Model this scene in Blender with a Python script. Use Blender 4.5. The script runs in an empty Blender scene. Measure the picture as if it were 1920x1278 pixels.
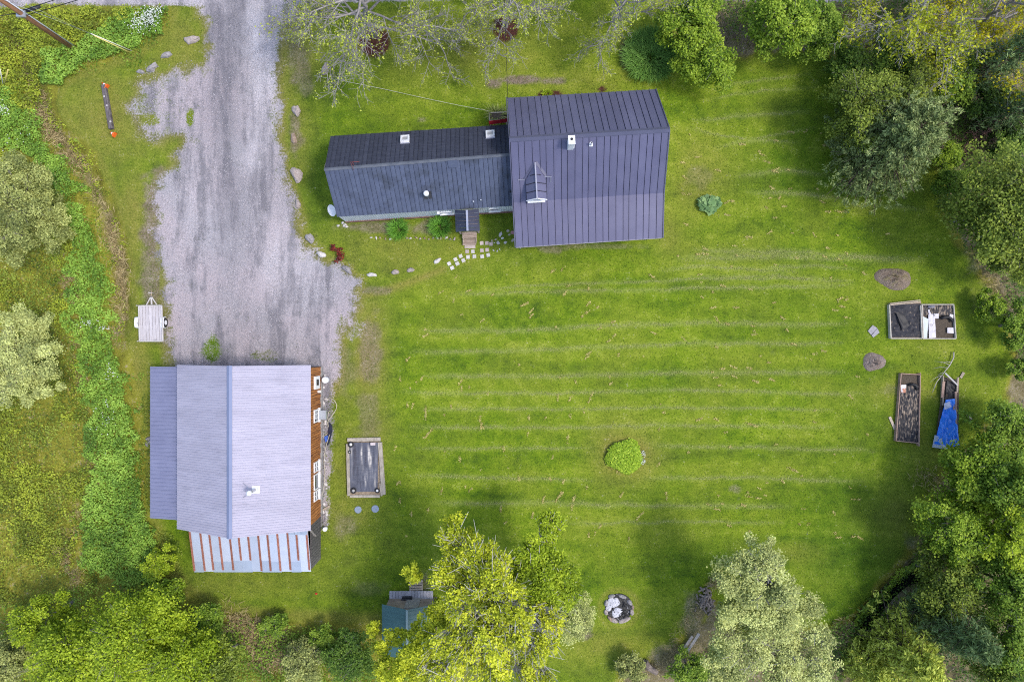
import bpy, math, random
import numpy as np
from mathutils import Vector, Matrix

# ------------------------------------------------------------------ camera, sky, sun, exposure
S = bpy.context.scene
COL = S.collection
H = 43.0            # drone height above the lawn (m)
FPX = 1280.0        # focal length in photo pixels (24 mm on a 36 mm wide sensor)
cam_d = bpy.data.cameras.new('camera')
cam_d.lens = 24.0; cam_d.sensor_width = 36.0; cam_d.clip_end = 3000.0
cam = bpy.data.objects.new('camera', cam_d); COL.objects.link(cam)
cam.location = (0, 0, H); cam.rotation_euler = (0, 0, 0)
S.camera = cam

SUN_EL, SUN_AZ = 60.0, -8.0      # azimuth: degrees from +X (image right) towards +Y (image top)
w = bpy.data.worlds.new('World'); S.world = w; w.use_nodes = True
wn = w.node_tree.nodes; wl = w.node_tree.links
bg = wn['Background']
sky = wn.new('ShaderNodeTexSky'); sky.sky_type = 'NISHITA'; sky.sun_disc = False
sky.sun_elevation = math.radians(SUN_EL)
sky.sun_rotation = math.radians(90 - SUN_AZ)
sky.air_density = 1.0; sky.dust_density = 2.0; sky.ozone_density = 1.0
wl.new(sky.outputs[0], bg.inputs[0]); bg.inputs[1].default_value = 0.15
sun_d = bpy.data.lights.new('sun', 'SUN'); sun_d.energy = 1.15; sun_d.angle = math.radians(10)
sun_d.color = (1.0, 0.955, 0.89)
sun = bpy.data.objects.new('sun', sun_d); COL.objects.link(sun)
_sv = Vector((math.cos(math.radians(SUN_EL)) * math.cos(math.radians(SUN_AZ)),
              math.cos(math.radians(SUN_EL)) * math.sin(math.radians(SUN_AZ)), math.sin(math.radians(SUN_EL))))
sun.rotation_euler = _sv.to_track_quat('Z', 'Y').to_euler()
sun.location = _sv * 60
S.view_settings.view_transform = 'Standard'; S.view_settings.look = 'None'
S.view_settings.exposure = 0.98; S.view_settings.gamma = 1.0
S.view_settings.use_curve_mapping = False
S.cycles.filter_width = 1.1
S.cycles.use_denoising = False

# ------------------------------------------------------------------ helpers
RNG = np.random.default_rng(7)
random.seed(7)

def W(x, y, z=0.0):
    """real place of the point seen at photo pixel (x, y) if it lies z metres above the lawn"""
    k = (H - z) / FPX
    return Vector(((x - 960.0) * k, (639.0 - y) * k, z))

def M(px, z=0.0):
    return px * (H - z) / FPX

def vnoise(x, y, seed=0):
    """value noise on numpy arrays, ~0..1"""
    xi = np.floor(x).astype(np.int64); yi = np.floor(y).astype(np.int64)
    xf = x - xi; yf = y - yi
    u = xf * xf * (3 - 2 * xf); v = yf * yf * (3 - 2 * yf)
    def h(a, b):
        n = (a * 374761393 + b * 668265263 + seed * 974634777) & 0xffffffff
        n = ((n ^ (n >> 13)) * 1274126177) & 0xffffffff
        n = n ^ (n >> 16)
        return (n & 0xffff) / 65535.0
    return (h(xi, yi) * (1 - u) + h(xi + 1, yi) * u) * (1 - v) + (h(xi, yi + 1) * (1 - u) + h(xi + 1, yi + 1) * u) * v

def fbm(x, y, seed=0, oct=4):
    t = 0; a = 0.5; s = 0
    for i in range(oct):
        t = t + a * vnoise(x * 2 ** i, y * 2 ** i, seed + i * 17); s += a; a *= 0.5
    return t / s

def sstep(a, b, x):
    t = np.clip((x - a) / (b - a), 0, 1)
    return t * t * (3 - 2 * t)

def poly_sd(px, py, poly):
    """signed distance (positive inside) to polygon, numpy"""
    P = np.array(poly, float); Q = np.roll(P, -1, axis=0)
    d = np.full(px.shape, 1e12); ins = np.zeros(px.shape, bool)
    for (ax, ay), (bx, by) in zip(P, Q):
        ex, ey = bx - ax, by - ay
        wx, wy = px - ax, py - ay
        t = np.clip((wx * ex + wy * ey) / (ex * ex + ey * ey + 1e-9), 0, 1)
        d = np.minimum(d, (wx - ex * t) ** 2 + (wy - ey * t) ** 2)
        c = ((ay > py) != (by > py)) & (px < ex * (py - ay) / (ey if abs(ey) > 1e-9 else 1e-9) + ax)
        ins ^= c
    d = np.sqrt(d)
    return np.where(ins, d, -d)

def line_d(px, py, pts):
    d = np.full(px.shape, 1e12)
    for (ax, ay), (bx, by) in zip(pts[:-1], pts[1:]):
        ex, ey = bx - ax, by - ay
        wx, wy = px - ax, py - ay
        t = np.clip((wx * ex + wy * ey) / (ex * ex + ey * ey + 1e-9), 0, 1)
        d = np.minimum(d, (wx - ex * t) ** 2 + (wy - ey * t) ** 2)
    return np.sqrt(d)

# ---- materials
def new_mat(name):
    m = bpy.data.materials.new(name); m.use_nodes = True
    nt = m.node_tree; b = nt.nodes['Principled BSDF']
    return m, nt, nt.nodes, nt.links, b

def pos_node(nt, scale=(1, 1, 1), obj=False):
    if obj:
        g = nt.nodes.new('ShaderNodeTexCoord'); out = g.outputs['Object']
    else:
        g = nt.nodes.new('ShaderNodeNewGeometry'); out = g.outputs['Position']
    mp = nt.nodes.new('ShaderNodeMapping'); mp.inputs['Scale'].default_value = scale
    nt.links.new(out, mp.inputs['Vector'])
    return mp.outputs[0]

def noise(nt, vec, scale, detail=3, rough=0.6):
    n = nt.nodes.new('ShaderNodeTexNoise'); n.inputs['Scale'].default_value = scale
    n.inputs['Detail'].default_value = detail; n.inputs['Roughness'].default_value = rough
    nt.links.new(vec, n.inputs['Vector'])
    return n.outputs['Fac']

def ramp(nt, fac, stops):
    r = nt.nodes.new('ShaderNodeValToRGB')
    e = r.color_ramp.elements
    while len(e) < len(stops): e.new(0.5)
    for i, (p, c) in enumerate(stops):
        e[i].position = p; e[i].color = (*c, 1) if len(c) == 3 else c
    nt.links.new(fac, r.inputs[0])
    return r.outputs[0]

def mixc(nt, fac, a, b, mode='MIX'):
    m = nt.nodes.new('ShaderNodeMix'); m.data_type = 'RGBA'; m.blend_type = mode
    for s, v in ((0, fac), (6, a), (7, b)):
        if isinstance(v, (int, float)): m.inputs[s].default_value = v
        elif isinstance(v, tuple): m.inputs[s].default_value = (*v, 1)
        else: nt.links.new(v, m.inputs[s])
    return m.outputs[2]

def math_n(nt, op, a, b=None, c=None, clamp=False):
    m = nt.nodes.new('ShaderNodeMath'); m.operation = op; m.use_clamp = clamp
    for i, v in enumerate((a, b, c)):
        if v is None: continue
        if isinstance(v, (int, float)): m.inputs[i].default_value = v
        else: nt.links.new(v, m.inputs[i])
    return m.outputs[0]

def bump(nt, height, strength, dist, b):
    n = nt.nodes.new('ShaderNodeBump'); n.inputs['Strength'].default_value = strength
    n.inputs['Distance'].default_value = dist
    nt.links.new(height, n.inputs['Height']); nt.links.new(n.outputs[0], b.inputs['Normal'])

_MC = {}
def pmat(name, c1, c2=None, scale=4.0, stretch=(1, 1, 1), rough=0.7, metallic=0.0, bmp=0.0, bdist=0.01, detail=4, lo=0.3, hi=0.7,
         var=0.0, c3=None, c3scale=1.5, c3lo=0.55, c3hi=0.7, spec=0.3):
    """mottled material: two colours by noise, an optional third in patches, per-object value variation"""
    if name in _MC: return _MC[name]
    m, nt, N, L, b = new_mat(name)
    v = pos_node(nt, stretch)
    f = noise(nt, v, scale, detail)
    col = ramp(nt, f, [(lo, c1), (hi, c2 or c1)])
    if c3:
        f3 = noise(nt, v, c3scale, 4)
        mask = ramp(nt, f3, [(c3lo, (0, 0, 0)), (c3hi, (1, 1, 1))])
        col = mixc(nt, mask, col, c3)
    if var:
        oi = N.new('ShaderNodeObjectInfo')
        mr = N.new('ShaderNodeMapRange'); mr.inputs[3].default_value = 1 - var; mr.inputs[4].default_value = 1 + var
        L.new(oi.outputs['Random'], mr.inputs[0])
        hsv = N.new('ShaderNodeHueSaturation'); L.new(mr.outputs[0], hsv.inputs['Value']); L.new(col, hsv.inputs['Color'])
        col = hsv.outputs[0]
    L.new(col, b.inputs['Base Color'])
    b.inputs['Roughness'].default_value = rough; b.inputs['Metallic'].default_value = metallic
    b.inputs['Specular IOR Level'].default_value = spec
    if bmp: bump(nt, f, bmp, bdist, b)
    _MC[name] = m
    return m

LEAF_GAIN = 1.72
def leafmat(name, dark, mid, light, trans=0.22, rough=0.55, gain=None, bl=0.62):
    """foliage: three tones picked leaf by leaf (face attribute tint), a little light through the leaf"""
    if name in _MC: return _MC[name]
    g_ = LEAF_GAIN if gain is None else gain
    dark, mid, light = (tuple(min(.85, v * g_ * (bl if i == 2 else 1)) for i, v in enumerate(c)) for c in (dark, mid, light))
    m, nt, N, L, b = new_mat(name)
    at = N.new('ShaderNodeAttribute'); at.attribute_name = 'tint'
    col = ramp(nt, at.outputs['Fac'], [(0.05, dark), (0.5, mid), (0.95, light)])
    L.new(col, b.inputs['Base Color']); b.inputs['Roughness'].default_value = rough
    b.inputs['Specular IOR Level'].default_value = 0.25
    tr = N.new('ShaderNodeBsdfTranslucent'); L.new(col, tr.inputs['Color'])
    mx = N.new('ShaderNodeMixShader'); mx.inputs[0].default_value = trans
    out = N['Material Output']
    L.new(b.outputs[0], mx.inputs[1]); L.new(tr.outputs[0], mx.inputs[2]); L.new(mx.outputs[0], out.inputs[0])
    _MC[name] = m
    return m

# ---- meshes
def link(name, me, mat=None, parent=None):
    o = bpy.data.objects.new(name, me); COL.objects.link(o)
    if mat: me.materials.append(mat)
    if parent: o.parent = parent
    return o

def fast_mesh(name, co, quads, tint=None, smooth=False):
    me = bpy.data.meshes.new(name)
    co = np.ascontiguousarray(co, np.float32); quads = np.ascontiguousarray(quads, np.int32)
    k = quads.shape[1]; n = len(quads)
    me.vertices.add(len(co)); me.vertices.foreach_set('co', co.ravel())
    me.loops.add(n * k); me.loops.foreach_set('vertex_index', quads.ravel())
    me.polygons.add(n)
    me.polygons.foreach_set('loop_start', np.arange(0, n * k, k, dtype=np.int32))
    try: me.polygons.foreach_set('loop_total', np.full(n, k, np.int32))
    except Exception: pass
    if smooth: me.polygons.foreach_set('use_smooth', np.ones(n, bool))
    me.update(calc_edges=True)
    if tint is not None:
        a = me.attributes.new('tint', 'FLOAT', 'FACE'); a.data.foreach_set('value', np.ascontiguousarray(tint, np.float32))
    return me

class MB:
    """collects faces in world coordinates"""
    def __init__(s): s.v = []; s.f = []; s.sm = []
    def add(s, vs, fs, smooth=False):
        o = len(s.v); s.v += [tuple(v) for v in vs]; s.f += [tuple(i + o for i in f) for f in fs]; s.sm += [smooth] * len(fs)
        return s
    def box(s, c, size, rz=0.0, mat=None):
        x, y, z = (d / 2 for d in size)
        R = mat or Matrix.Rotation(rz, 3, 'Z'); c = Vector(c)
        vs = [c + R @ Vector(p) for p in ((-x, -y, -z), (x, -y, -z), (x, y, -z), (-x, y, -z), (-x, -y, z), (x, -y, z), (x, y, z), (-x, y, z))]
        return s.add(vs, [(3, 2, 1, 0), (4, 5, 6, 7), (0, 1, 5, 4), (1, 2, 6, 5), (2, 3, 7, 6), (3, 0, 4, 7)])
    def slab(s, top, th, up=None):
        """thick sheet: polygon of top points, extruded downwards by th (or along -up)"""
        n = len(top); up = Vector(up or (0, 0, 1)).normalized()
        vs = [Vector(p) for p in top] + [Vector(p) - up * th for p in top]
        fs = [tuple(range(n)), tuple(range(2 * n - 1, n - 1, -1))] + [(i, i + n, (i + 1) % n + n, (i + 1) % n) for i in range(n)]
        return s.add(vs, fs)
    def bar(s, a, b, wd, ht, up=(0, 0, 1)):
        a = Vector(a); b = Vector(b); d = (b - a); L = d.length; d.normalize()
        x = d.cross(Vector(up)); 
        if x.length < 1e-5: x = Vector((1, 0, 0))
        x.normalize(); z = x.cross(d).normalized()
        R = Matrix((x, d, z)).transposed()
        return s.box((a + b) / 2, (wd, L, ht), mat=R)
    def tube(s, pts, r, n=8, caps=True, smooth=True):
        pts = [Vector(p) for p in pts]
        if not isinstance(r, (list, tuple)): r = [r] * len(pts)
        rings = []; ref = None
        for i, p in enumerate(pts):
            d = (pts[min(i + 1, len(pts) - 1)] - pts[max(i - 1, 0)]).normalized()
            if ref is None:
                ref = d.orthogonal().normalized()
            ref = (ref - d * ref.dot(d))
            if ref.length < 1e-6: ref = d.orthogonal()
            ref.normalize(); q = d.cross(ref)
            rings.append([p + (ref * math.cos(2 * math.pi * k / n) + q * math.sin(2 * math.pi * k / n)) * r[i] for k in range(n)])
        vs = [v for R in rings for v in R]
        fs = []
        for i in range(len(pts) - 1):
            for k in range(n):
                a = i * n + k; b_ = i * n + (k + 1) % n
                fs.append((a, b_, b_ + n, a + n))
        s.add(vs, fs, smooth)
        if caps:
            o = len(s.v) - len(vs)
            s.f.append(tuple(o + k for k in range(n - 1, -1, -1))); s.sm.append(False)
            s.f.append(tuple(o + len(vs) - n + k for k in range(n))); s.sm.append(False)
        return s
    def build(s, name, mat, parent=None, bevel=0.0):
        me = bpy.data.meshes.new(name)
        org = parent_origin(parent)
        me.from_pydata([(v[0] - org.x, v[1] - org.y, v[2] - org.z) for v in s.v], [], s.f)
        me.polygons.foreach_set('use_smooth', s.sm)
        me.update()
        o = link(name, me, mat, parent)
        if bevel:
            md = o.modifiers.new('bevel', 'BEVEL'); md.width = bevel; md.segments = 1; md.limit_method = 'ANGLE'
        return o

def parent_origin(p):
    o = Vector((0, 0, 0))
    while p is not None:
        o += p.location; p = p.parent
    return o

def tag(o, label, cat, group=None):
    o['label'] = label; o['category'] = cat
    if group: o['group'] = group
    return o
def structure(o): o['kind'] = 'structure'; return o
def stuff(o, label=None, cat=None):
    o['kind'] = 'stuff'
    if label: o['label'] = label
    if cat: o['category'] = cat
    return o
def thing(name, label, cat, loc, group=None):
    o = bpy.data.objects.new(name, None); COL.objects.link(o); o.location = loc
    o.empty_display_size = 0.3
    return tag(o, label, cat, group)
def single(mb, name, mat, loc, label, cat, group=None, bevel=0):
    """a thing that is one mesh, with its origin at its base"""
    me = bpy.data.meshes.new(name)
    me.from_pydata([(v[0] - loc[0], v[1] - loc[1], v[2] - loc[2]) for v in mb.v], [], mb.f)
    me.polygons.foreach_set('use_smooth', mb.sm); me.update()
    o = link(name, me, mat); o.location = loc
    if bevel:
        md = o.modifiers.new('bevel', 'BEVEL'); md.width = bevel; md.segments = 1
    return tag(o, label, cat, group)

def leaf_quads(c, size, ub=0.6, aspect=0.6, rng=RNG, droop=None):
    """c: (n,3) centres; size (n,) or float -> rhombic leaf faces"""
    n = len(c); size = np.broadcast_to(np.asarray(size, float), (n,)) * rng.uniform(0.7, 1.3, n)
    nr = rng.normal(size=(n, 3)); nr /= np.linalg.norm(nr, axis=1, keepdims=True)
    nr[:, 2] += ub * 2; nr /= np.linalg.norm(nr, axis=1, keepdims=True)
    t = rng.normal(size=(n, 3))
    if droop is not None: t = t * 0.5 + droop
    t -= nr * np.sum(t * nr, axis=1, keepdims=True); t /= np.linalg.norm(t, axis=1, keepdims=True) + 1e-9
    b = np.cross(nr, t)
    s = size[:, None]
    v = np.empty((n, 4, 3))
    v[:, 0] = c - t * s * 0.5; v[:, 1] = c + b * s * 0.5 * aspect - t * s * 0.05 + nr * s * 0.06
    v[:, 2] = c + t * s * 0.5; v[:, 3] = c - b * s * 0.5 * aspect - t * s * 0.05 + nr * s * 0.06
    return v.reshape(-1, 3), np.arange(n * 4).reshape(-1, 4)

# ------------------------------------------------------------------ the ground
GX0, GX1, GY0, GY1, GS = -42.0, 42.0, -29.4, 29.4, 0.14
DRIVE = [(372, -300), (378, 20), (394, 60), (397, 100), (388, 128), (330, 140), (268, 158), (250, 200), (262, 240), (300, 258), (335, 246), (352, 262),
         (345, 290), (312, 330), (296, 372), (290, 420), (300, 480), (312, 510), (314, 560), (320, 620), (326, 700), (330, 760), (600, 760), (632, 700), (628, 660), (640, 622),
         (668, 575), (662, 530), (628, 505), (600, 490), (568, 468), (555, 440), (548, 410), (541, 370), (527, 330), (521, 280), (518, 200),
         (519, 150), (525, 100), (530, 60), (545, 20), (570, -300)]
ROAD = [(-600, 21), (0, 18), (60, 8), (260, 11), (380, 12), (480, 14), (560, 10), (700, 3), (1000, -6), (1290, 1), (1560, 5), (1700, 0), (2500, 0), (2500, -250), (-600, -250)]
MEADOW = [(-600, 18), (320, 14), (312, 52), (250, 98), (178, 124), (122, 146), (104, 190), (130, 240), (176, 290), (212, 380), (236, 450), (244, 560), (232, 620), (250, 690),
          (268, 780), (274, 860), (278, 960), (306, 1050), (340, 1105), (420, 1148), (500, 1158), (620, 1166), (700, 1168), (740, 1190), (860, 1240), (900, 1500), (-600, 1500)]
WOOD = [(1250, -60), (1262, 60), (1300, 120), (1350, 128), (1420, 100), (1500, 104), (1570, 104), (1600, 150), (1600, 230), (1700, 290), (1745, 300), (1768, 350), (1772, 400), (1800, 468), (1848, 520),
        (1882, 600), (1900, 690), (1868, 780), (1770, 880), (1735, 960), (1700, 1045), (1640, 1112), (1590, 1158), (1540, 1170), (1400, 1190), (1330, 1110), (1300, 1180), (1255, 1220),
        (1160, 1240), (1120, 1500), (2600, 1500), (2600, -60)]
DITCH = [(20, 60), (60, 150), (90, 240), (150, 310), (196, 400), (222, 500), (226, 580), (214, 640)]
CREEK = [(1730, 1075), (1690, 1098), (1650, 1140), (1625, 1170), (1620, 1230)]
WINDROWS = [([(850, 551), (1000, 547), (1130, 545), (1300, 541), (1600, 534)], 4.0), ([(900, 541), (1060, 533), (1300, 524), (1560, 520)], 3.0),
            ([(785, 620), (1000, 619), (1200, 608), (1320, 606), (1590, 607)], 5.0), ([(770, 660), (1000, 656), (1280, 645), (1580, 642)], 4.5), ([(795, 703), (1000, 705), (1230, 700), (1580, 697)], 5.0),
            ([(755, 735), (1000, 737), (1280, 731), (1620, 739)], 4.0), ([(790, 765), (1000, 766), (1280, 764), (1560, 767)], 3.5),
            ([(770, 799), (1000, 801), (1280, 797), (1560, 800)], 4.0), ([(780, 839), (1000, 840), (1110, 838)], 3.5), ([(1225, 836), (1400, 838), (1640, 844)], 4.0),
            ([(775, 890), (940, 895), (1110, 900)], 4.5), ([(1205, 896), (1400, 895), (1620, 902)], 4.0), ([(810, 943), (1000, 942), (1280, 948), (1480, 949)], 5.0), ([(1060, 980), (1300, 978), (1470, 980)], 3.0),
            ([(1270, 486), (1420, 480), (1560, 482), (1730, 486)], 7.0), ([(1300, 470), (1500, 473), (1650, 482)], 5.0), ([(1400, 505), (1540, 497), (1610, 506)], 4.0), ([(1290, 522), (1450, 518), (1600, 528)], 5.0),
            ([(1340, 165), (1420, 150), (1520, 140)], 3.0), ([(1330, 184), (1440, 168), (1530, 166)], 3.0), ([(1300, 226), (1420, 214), (1520, 210)], 4.0), ([(1290, 240), (1400, 262), (1530, 240)], 3.0),
            ([(1340, 275), (1420, 262), (1500, 268)], 4.0), ([(1380, 330), (1470, 320), (1560, 330)], 5.0), ([(1400, 360), (1520, 366), (1600, 372)], 5.0), ([(1560, 382), (1700, 388), (1740, 394)], 4.0), ([(1240, 505), (1330, 500), (1500, 510)], 4.0)]
def pblob(px, py, cx, cy, rx, ry, e=1.0):
    return np.exp(-(((px - cx) / rx) ** 2 + ((py - cy) / ry) ** 2) ** e)

def rough_mask(px, py):
    j = (fbm(px / 40, py / 40, 3) - 0.5) * 36
    return np.maximum(sstep(-6, 6, poly_sd(px, py, MEADOW) + j * 0.5), sstep(-8, 8, poly_sd(px, py, WOOD) + j))

def ground_h(px, py, rough=None):
    if rough is None: rough = rough_mask(px, py)
    h = (fbm(px / 90, py / 90, 11, 3) - 0.5) * 0.07
    h = h + rough * (fbm(px / 30, py / 30, 12, 3) - 0.5) * 0.35
    h = h - 0.4 * np.exp(-(line_d(px, py, DITCH) / 20) ** 2)
    h = h - 0.75 * np.exp(-(line_d(px, py, CREEK) / 20) ** 2)
    h = h + 0.16 * pblob(px, py, 1174, 852, 60, 55, 1.5)
    edge = np.minimum(np.minimum(px + 290, 2210 - px), np.minimum(py + 236, 1514 - py))
    return h * sstep(0, 40, edge)

def gz(x, y):
    return float(ground_h(np.array([float(x)]), np.array([float(y)]))[0])
def G(x, y):
    p = W(x, y, 0); p.z = gz(x, y); return p

nx = int(round((GX1 - GX0) / GS)) + 1; ny = int(round((GY1 - GY0) / GS)) + 1
gx, gy = np.meshgrid(np.linspace(GX0, GX1, nx), np.linspace(GY0, GY1, ny))
gpx = (gx * FPX / H + 960).ravel(); gpy = (639 - gy * FPX / H).ravel()
j1 = (fbm(gpx / 22, gpy / 22, 1) - 0.5); j2 = (fbm(gpx / 70, gpy / 70, 2) - 0.5); j3 = (fbm(gpx / 8, gpy / 8, 5, 3) - 0.5)
m_rough = rough_mask(gpx, gpy)
sd_drive = poly_sd(gpx, gpy, DRIVE)
m_gravel = sstep(-24, 20, sd_drive + j1 * 44 + j3 * 20)
m_gravel *= 1 - .34 * pblob(gpx, gpy, 270, 205, 70, 60)
m_gravel *= 1 - 0.72 * sstep(0.25, 0.90, pblob(gpx, gpy, 400, 655, 24, 36) + j1 * 0.7)          # grass island by the barn
m_gravel *= 1 - 0.95 * sstep(0.30, 0.8, pblob(gpx, gpy, 357, 220, 9, 20) + j1 * 0.5)
m_gravel *= 1 - 0.6 * sstep(0.4, 0.7, pblob(gpx, gpy, 270, 225, 40, 12) + j1 * 0.9)
m_gravel *= 1 - 0.45 * sstep(0.45, 0.75, pblob(gpx, gpy, 500, 668, 40, 16) + j1 * 0.9)
barnstrip = .9 * sstep(-12, 10, poly_sd(gpx, gpy, [(596, 684), (622, 690), (626, 760), (622, 830), (616, 900), (612, 985), (594, 1000)]) + j1 * 14)
m_gravel = np.maximum(m_gravel, barnstrip)
m_road = sstep(-5, 5, poly_sd(gpx, gpy, ROAD) + j1 * 8)
m_gravel = np.maximum(m_gravel, m_road)
m_gravel = np.maximum(m_gravel, 0.42 * sstep(0.35, 0.7, pblob(gpx, gpy, 645, 600, 40, 60) + j1))
# bare brown earth
m_dirt = np.zeros_like(gpx)
def earth(cx, cy, rx, ry, a, jn=0.9):
    global m_dirt
    m_dirt = np.maximum(m_dirt, a * sstep(0.3, 0.75, pblob(gpx, gpy, cx, cy, rx, ry) + j1 * jn + j3 * 0.4))
for e in [(283, 420, 26, 90, 1.0), (282, 530, 24, 70, .9), (300, 590, 22, 60, .5), (300, 330, 16, 30, .8), (640, 690, 34, 60, .4), (560, 110, 26, 60, .7), (553, 250, 14, 50, .8), (575, 160, 18, 30, .6), (505, 655, 40, 24, .7), (975, 150, 50, 9, 1.3, .5), (925, 157, 18, 9, 1.1, .5), (1040, 152, 34, 8, 1.0, .6),
          (1170, 105, 7, 40, .6), (720, 425, 90, 14, .8), (800, 428, 40, 16, .8), (1040, 468, 30, 9, .7), (1120, 462, 90, 6, .5), (698, 660, 22, 80, .7), (690, 780, 24, 60, .45), (705, 545, 40, 8, .7), (650, 985, 26, 26, .5), (790, 224, 10, 4, .6),
          (1378, 915, 12, 8, .6), (1098, 1190, 12, 9, .9), (1875, 560, 50, 40, .5), (1830, 470, 30, 40, .5), (1718, 1015, 26, 22, .5), (1820, 280, 40, 60, .8), (1770, 250, 30, 40, .6),
          (1690, 730, 60, 10, .3), (470, 1180, 50, 26, .9), (510, 1215, 60, 40, .8), (1250, 1228, 46, 22, .8), (1305, 1160, 26, 50, .8), (690, 1100, 40, 20, .3), (790, 1095, 20, 20, .6), (1310, 330, 30, 26, .3), (200, 875, 30, 20, .2)]:
    earth(*e)
m_dirt = np.maximum(m_dirt, 0.7 * sstep(.32, .6, j1 + .6) * np.exp(-((line_d(gpx, gpy, DITCH) + j1 * 16) / 11) ** 2))
m_dirt = np.maximum(m_dirt, 0.85 * sstep(-4, 4, poly_sd(gpx, gpy, WOOD) - 10 + j1 * 30))
# worn dry path and yellowed turf
m_dry = np.zeros_like(gpx)
for (cx, cy, rx, ry, a) in [(200, 220, 120, 100, .7), (250, 420, 34, 130, .75), (255, 700, 34, 100, .8), (560, 90, 60, 80, .6), (760, 60, 160, 60, .35), (760, 470, 160, 50, .45), (692, 660, 34, 100, 1.0), (700, 800, 40, 110, .45), (660, 960, 60, 70, .45), (900, 90, 200, 70, .4), (1060, 150, 120, 40, .35),
                            (1310, 330, 60, 80, .5), (1350, 470, 120, 40, .2), (1172, 852, 58, 50, .95), (700, 480, 120, 30, .35), (540, 150, 30, 120, .5), (560, 260, 28, 100, .45), (1690, 730, 90, 26, .4), (1740, 840, 50, 60, .25), (1780, 640, 60, 60, .2),
                            (450, 1095, 140, 40, .35), (1150, 1210, 90, 40, .45), (1480, 1035, 60, 20, .3), (1680, 960, 40, 60, .3), (1250, 430, 30, 60, .4), (640, 850, 50, 180, .35), (340, 90, 60, 70, .6), (60, 900, 120, 120, .3), (120, 600, 90, 120, .25)]:
    m_dry = np.maximum(m_dry, a * pblob(gpx, gpy, cx, cy, rx, ry) * (0.7 + 1.2 * (j1 + 0.5) * 0.6))
m_dry = np.maximum(m_dry, 0.8 * np.exp(-(line_d(gpx, gpy, [(672, 556), (720, 546), (780, 524), (830, 505)]) / 9) ** 2))
m_dry = np.maximum(m_dry, 0.8 * np.exp(-((sd_drive + 10 + j1 * 20) / 16) ** 2) * np.where(gpx > 400, 1.0, .8))
m_dirt = np.maximum(m_dirt, 0.55 * np.exp(-((sd_drive + 2 + j1 * 24) / 10) ** 2))
m_dry = np.maximum(m_dry, 0.6 * np.exp(-((poly_sd(gpx, gpy, MEADOW) + 8) / 14) ** 2))
m_dry = np.maximum(m_dry, 0.85 * sstep(0.55, 0.75, pblob(gpx, gpy, 1683, 875, 0.1, 0.1)))
ring = np.hypot((gpx - 1160) / 1.0, gpy - 1141)
m_dry = np.maximum(m_dry, 0.5 * np.exp(-((ring - 36) / 6) ** 2))
# mown stripes: rows of clippings, and bands of lighter / darker sward between the passes
m_clip = np.zeros_like(gpx)
wob = (fbm(gpx / 26, gpy / 200, 21, 3) - 0.5) * 7
for pts, wd in WINDROWS:
    x0, x1 = pts[0][0], pts[-1][0]
    fade = sstep(x0 - 5, x0 + 50, gpx) * (1 - sstep(x1 - 70, x1 + 10, gpx))
    m_clip = np.maximum(m_clip, np.exp(-(line_d(gpx, gpy + wob, pts) / wd) ** 2) * (0.25 + 0.75 * fade))
m_lush_shade = np.zeros_like(gpx)  # lush turf, plus tree shade painted into the lawn colour, mostly lower right
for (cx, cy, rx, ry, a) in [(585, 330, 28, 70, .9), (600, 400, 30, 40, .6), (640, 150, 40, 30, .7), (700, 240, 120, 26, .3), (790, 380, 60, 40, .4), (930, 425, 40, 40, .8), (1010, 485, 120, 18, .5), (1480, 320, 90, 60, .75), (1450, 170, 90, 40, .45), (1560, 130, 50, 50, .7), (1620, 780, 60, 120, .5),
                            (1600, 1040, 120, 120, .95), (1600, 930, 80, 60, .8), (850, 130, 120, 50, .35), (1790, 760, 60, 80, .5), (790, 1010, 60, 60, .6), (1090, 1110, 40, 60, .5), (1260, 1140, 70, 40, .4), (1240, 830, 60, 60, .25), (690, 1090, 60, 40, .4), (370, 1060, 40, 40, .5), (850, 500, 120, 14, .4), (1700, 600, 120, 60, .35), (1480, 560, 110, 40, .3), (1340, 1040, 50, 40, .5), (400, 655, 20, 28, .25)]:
    m_lush_shade = np.maximum(m_lush_shade, a * pblob(gpx, gpy, cx, cy, rx, ry))
band = 0.5 + 0.5 * np.sin((gpy - 0.01 * gpx) / 19.0 + (fbm(gpx / 300, gpy / 60, 31, 2) - 0.5) * 9)
m_band = band * sstep(700, 800, gpx) * (1 - m_rough)
m_mulch = np.zeros_like(gpx)
for (cx, cy, r) in [(702, 78, 30), (948, 52, 26)]:
    m_mulch = np.maximum(m_mulch, sstep(-3, 3, r - np.hypot(gpx - cx, gpy - cy) + j1 * 8))
for (cx, cy, rx, ry) in [(1032, 178, 26, 10), (1128, 168, 10, 5)]:
    m_mulch = np.maximum(m_mulch, sstep(0.4, 0.6, pblob(gpx, gpy, cx, cy, rx, ry, 2)))
# driveway wear: dark damp wheel track, pale dusty fines
m_track = 0.95 * np.exp(-((line_d(gpx, gpy, [(440, -50), (428, 100), (415, 180), (425, 280), (432, 340), (436, 420)]) + j2 * 30) / 34) ** 2)
m_track = np.maximum(m_track, 0.35 * np.exp(-(line_d(gpx, gpy, [(440, 420), (450, 560), (470, 620)]) / 40) ** 2))
m_pale = 0.9 * np.exp(-(line_d(gpx, gpy, [(470, 30), (498, 120), (490, 220), (478, 300)]) / 26) ** 2)
m_pale = np.maximum(m_pale, 0.8 * pblob(gpx, gpy, 540, 490, 60, 70)); m_pale = np.maximum(m_pale, 0.7 * pblob(gpx, gpy, 450, 12, 90, 18))
m_pale = np.maximum(m_pale, 0.5 * pblob(gpx, gpy, 380, 380, 60, 90)); m_pale = np.maximum(m_pale, 0.6 * m_road)

gzv = ground_h(gpx, gpy, m_rough)
gco = np.stack([gx.ravel(), gy.ravel(), gzv], 1)

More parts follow.
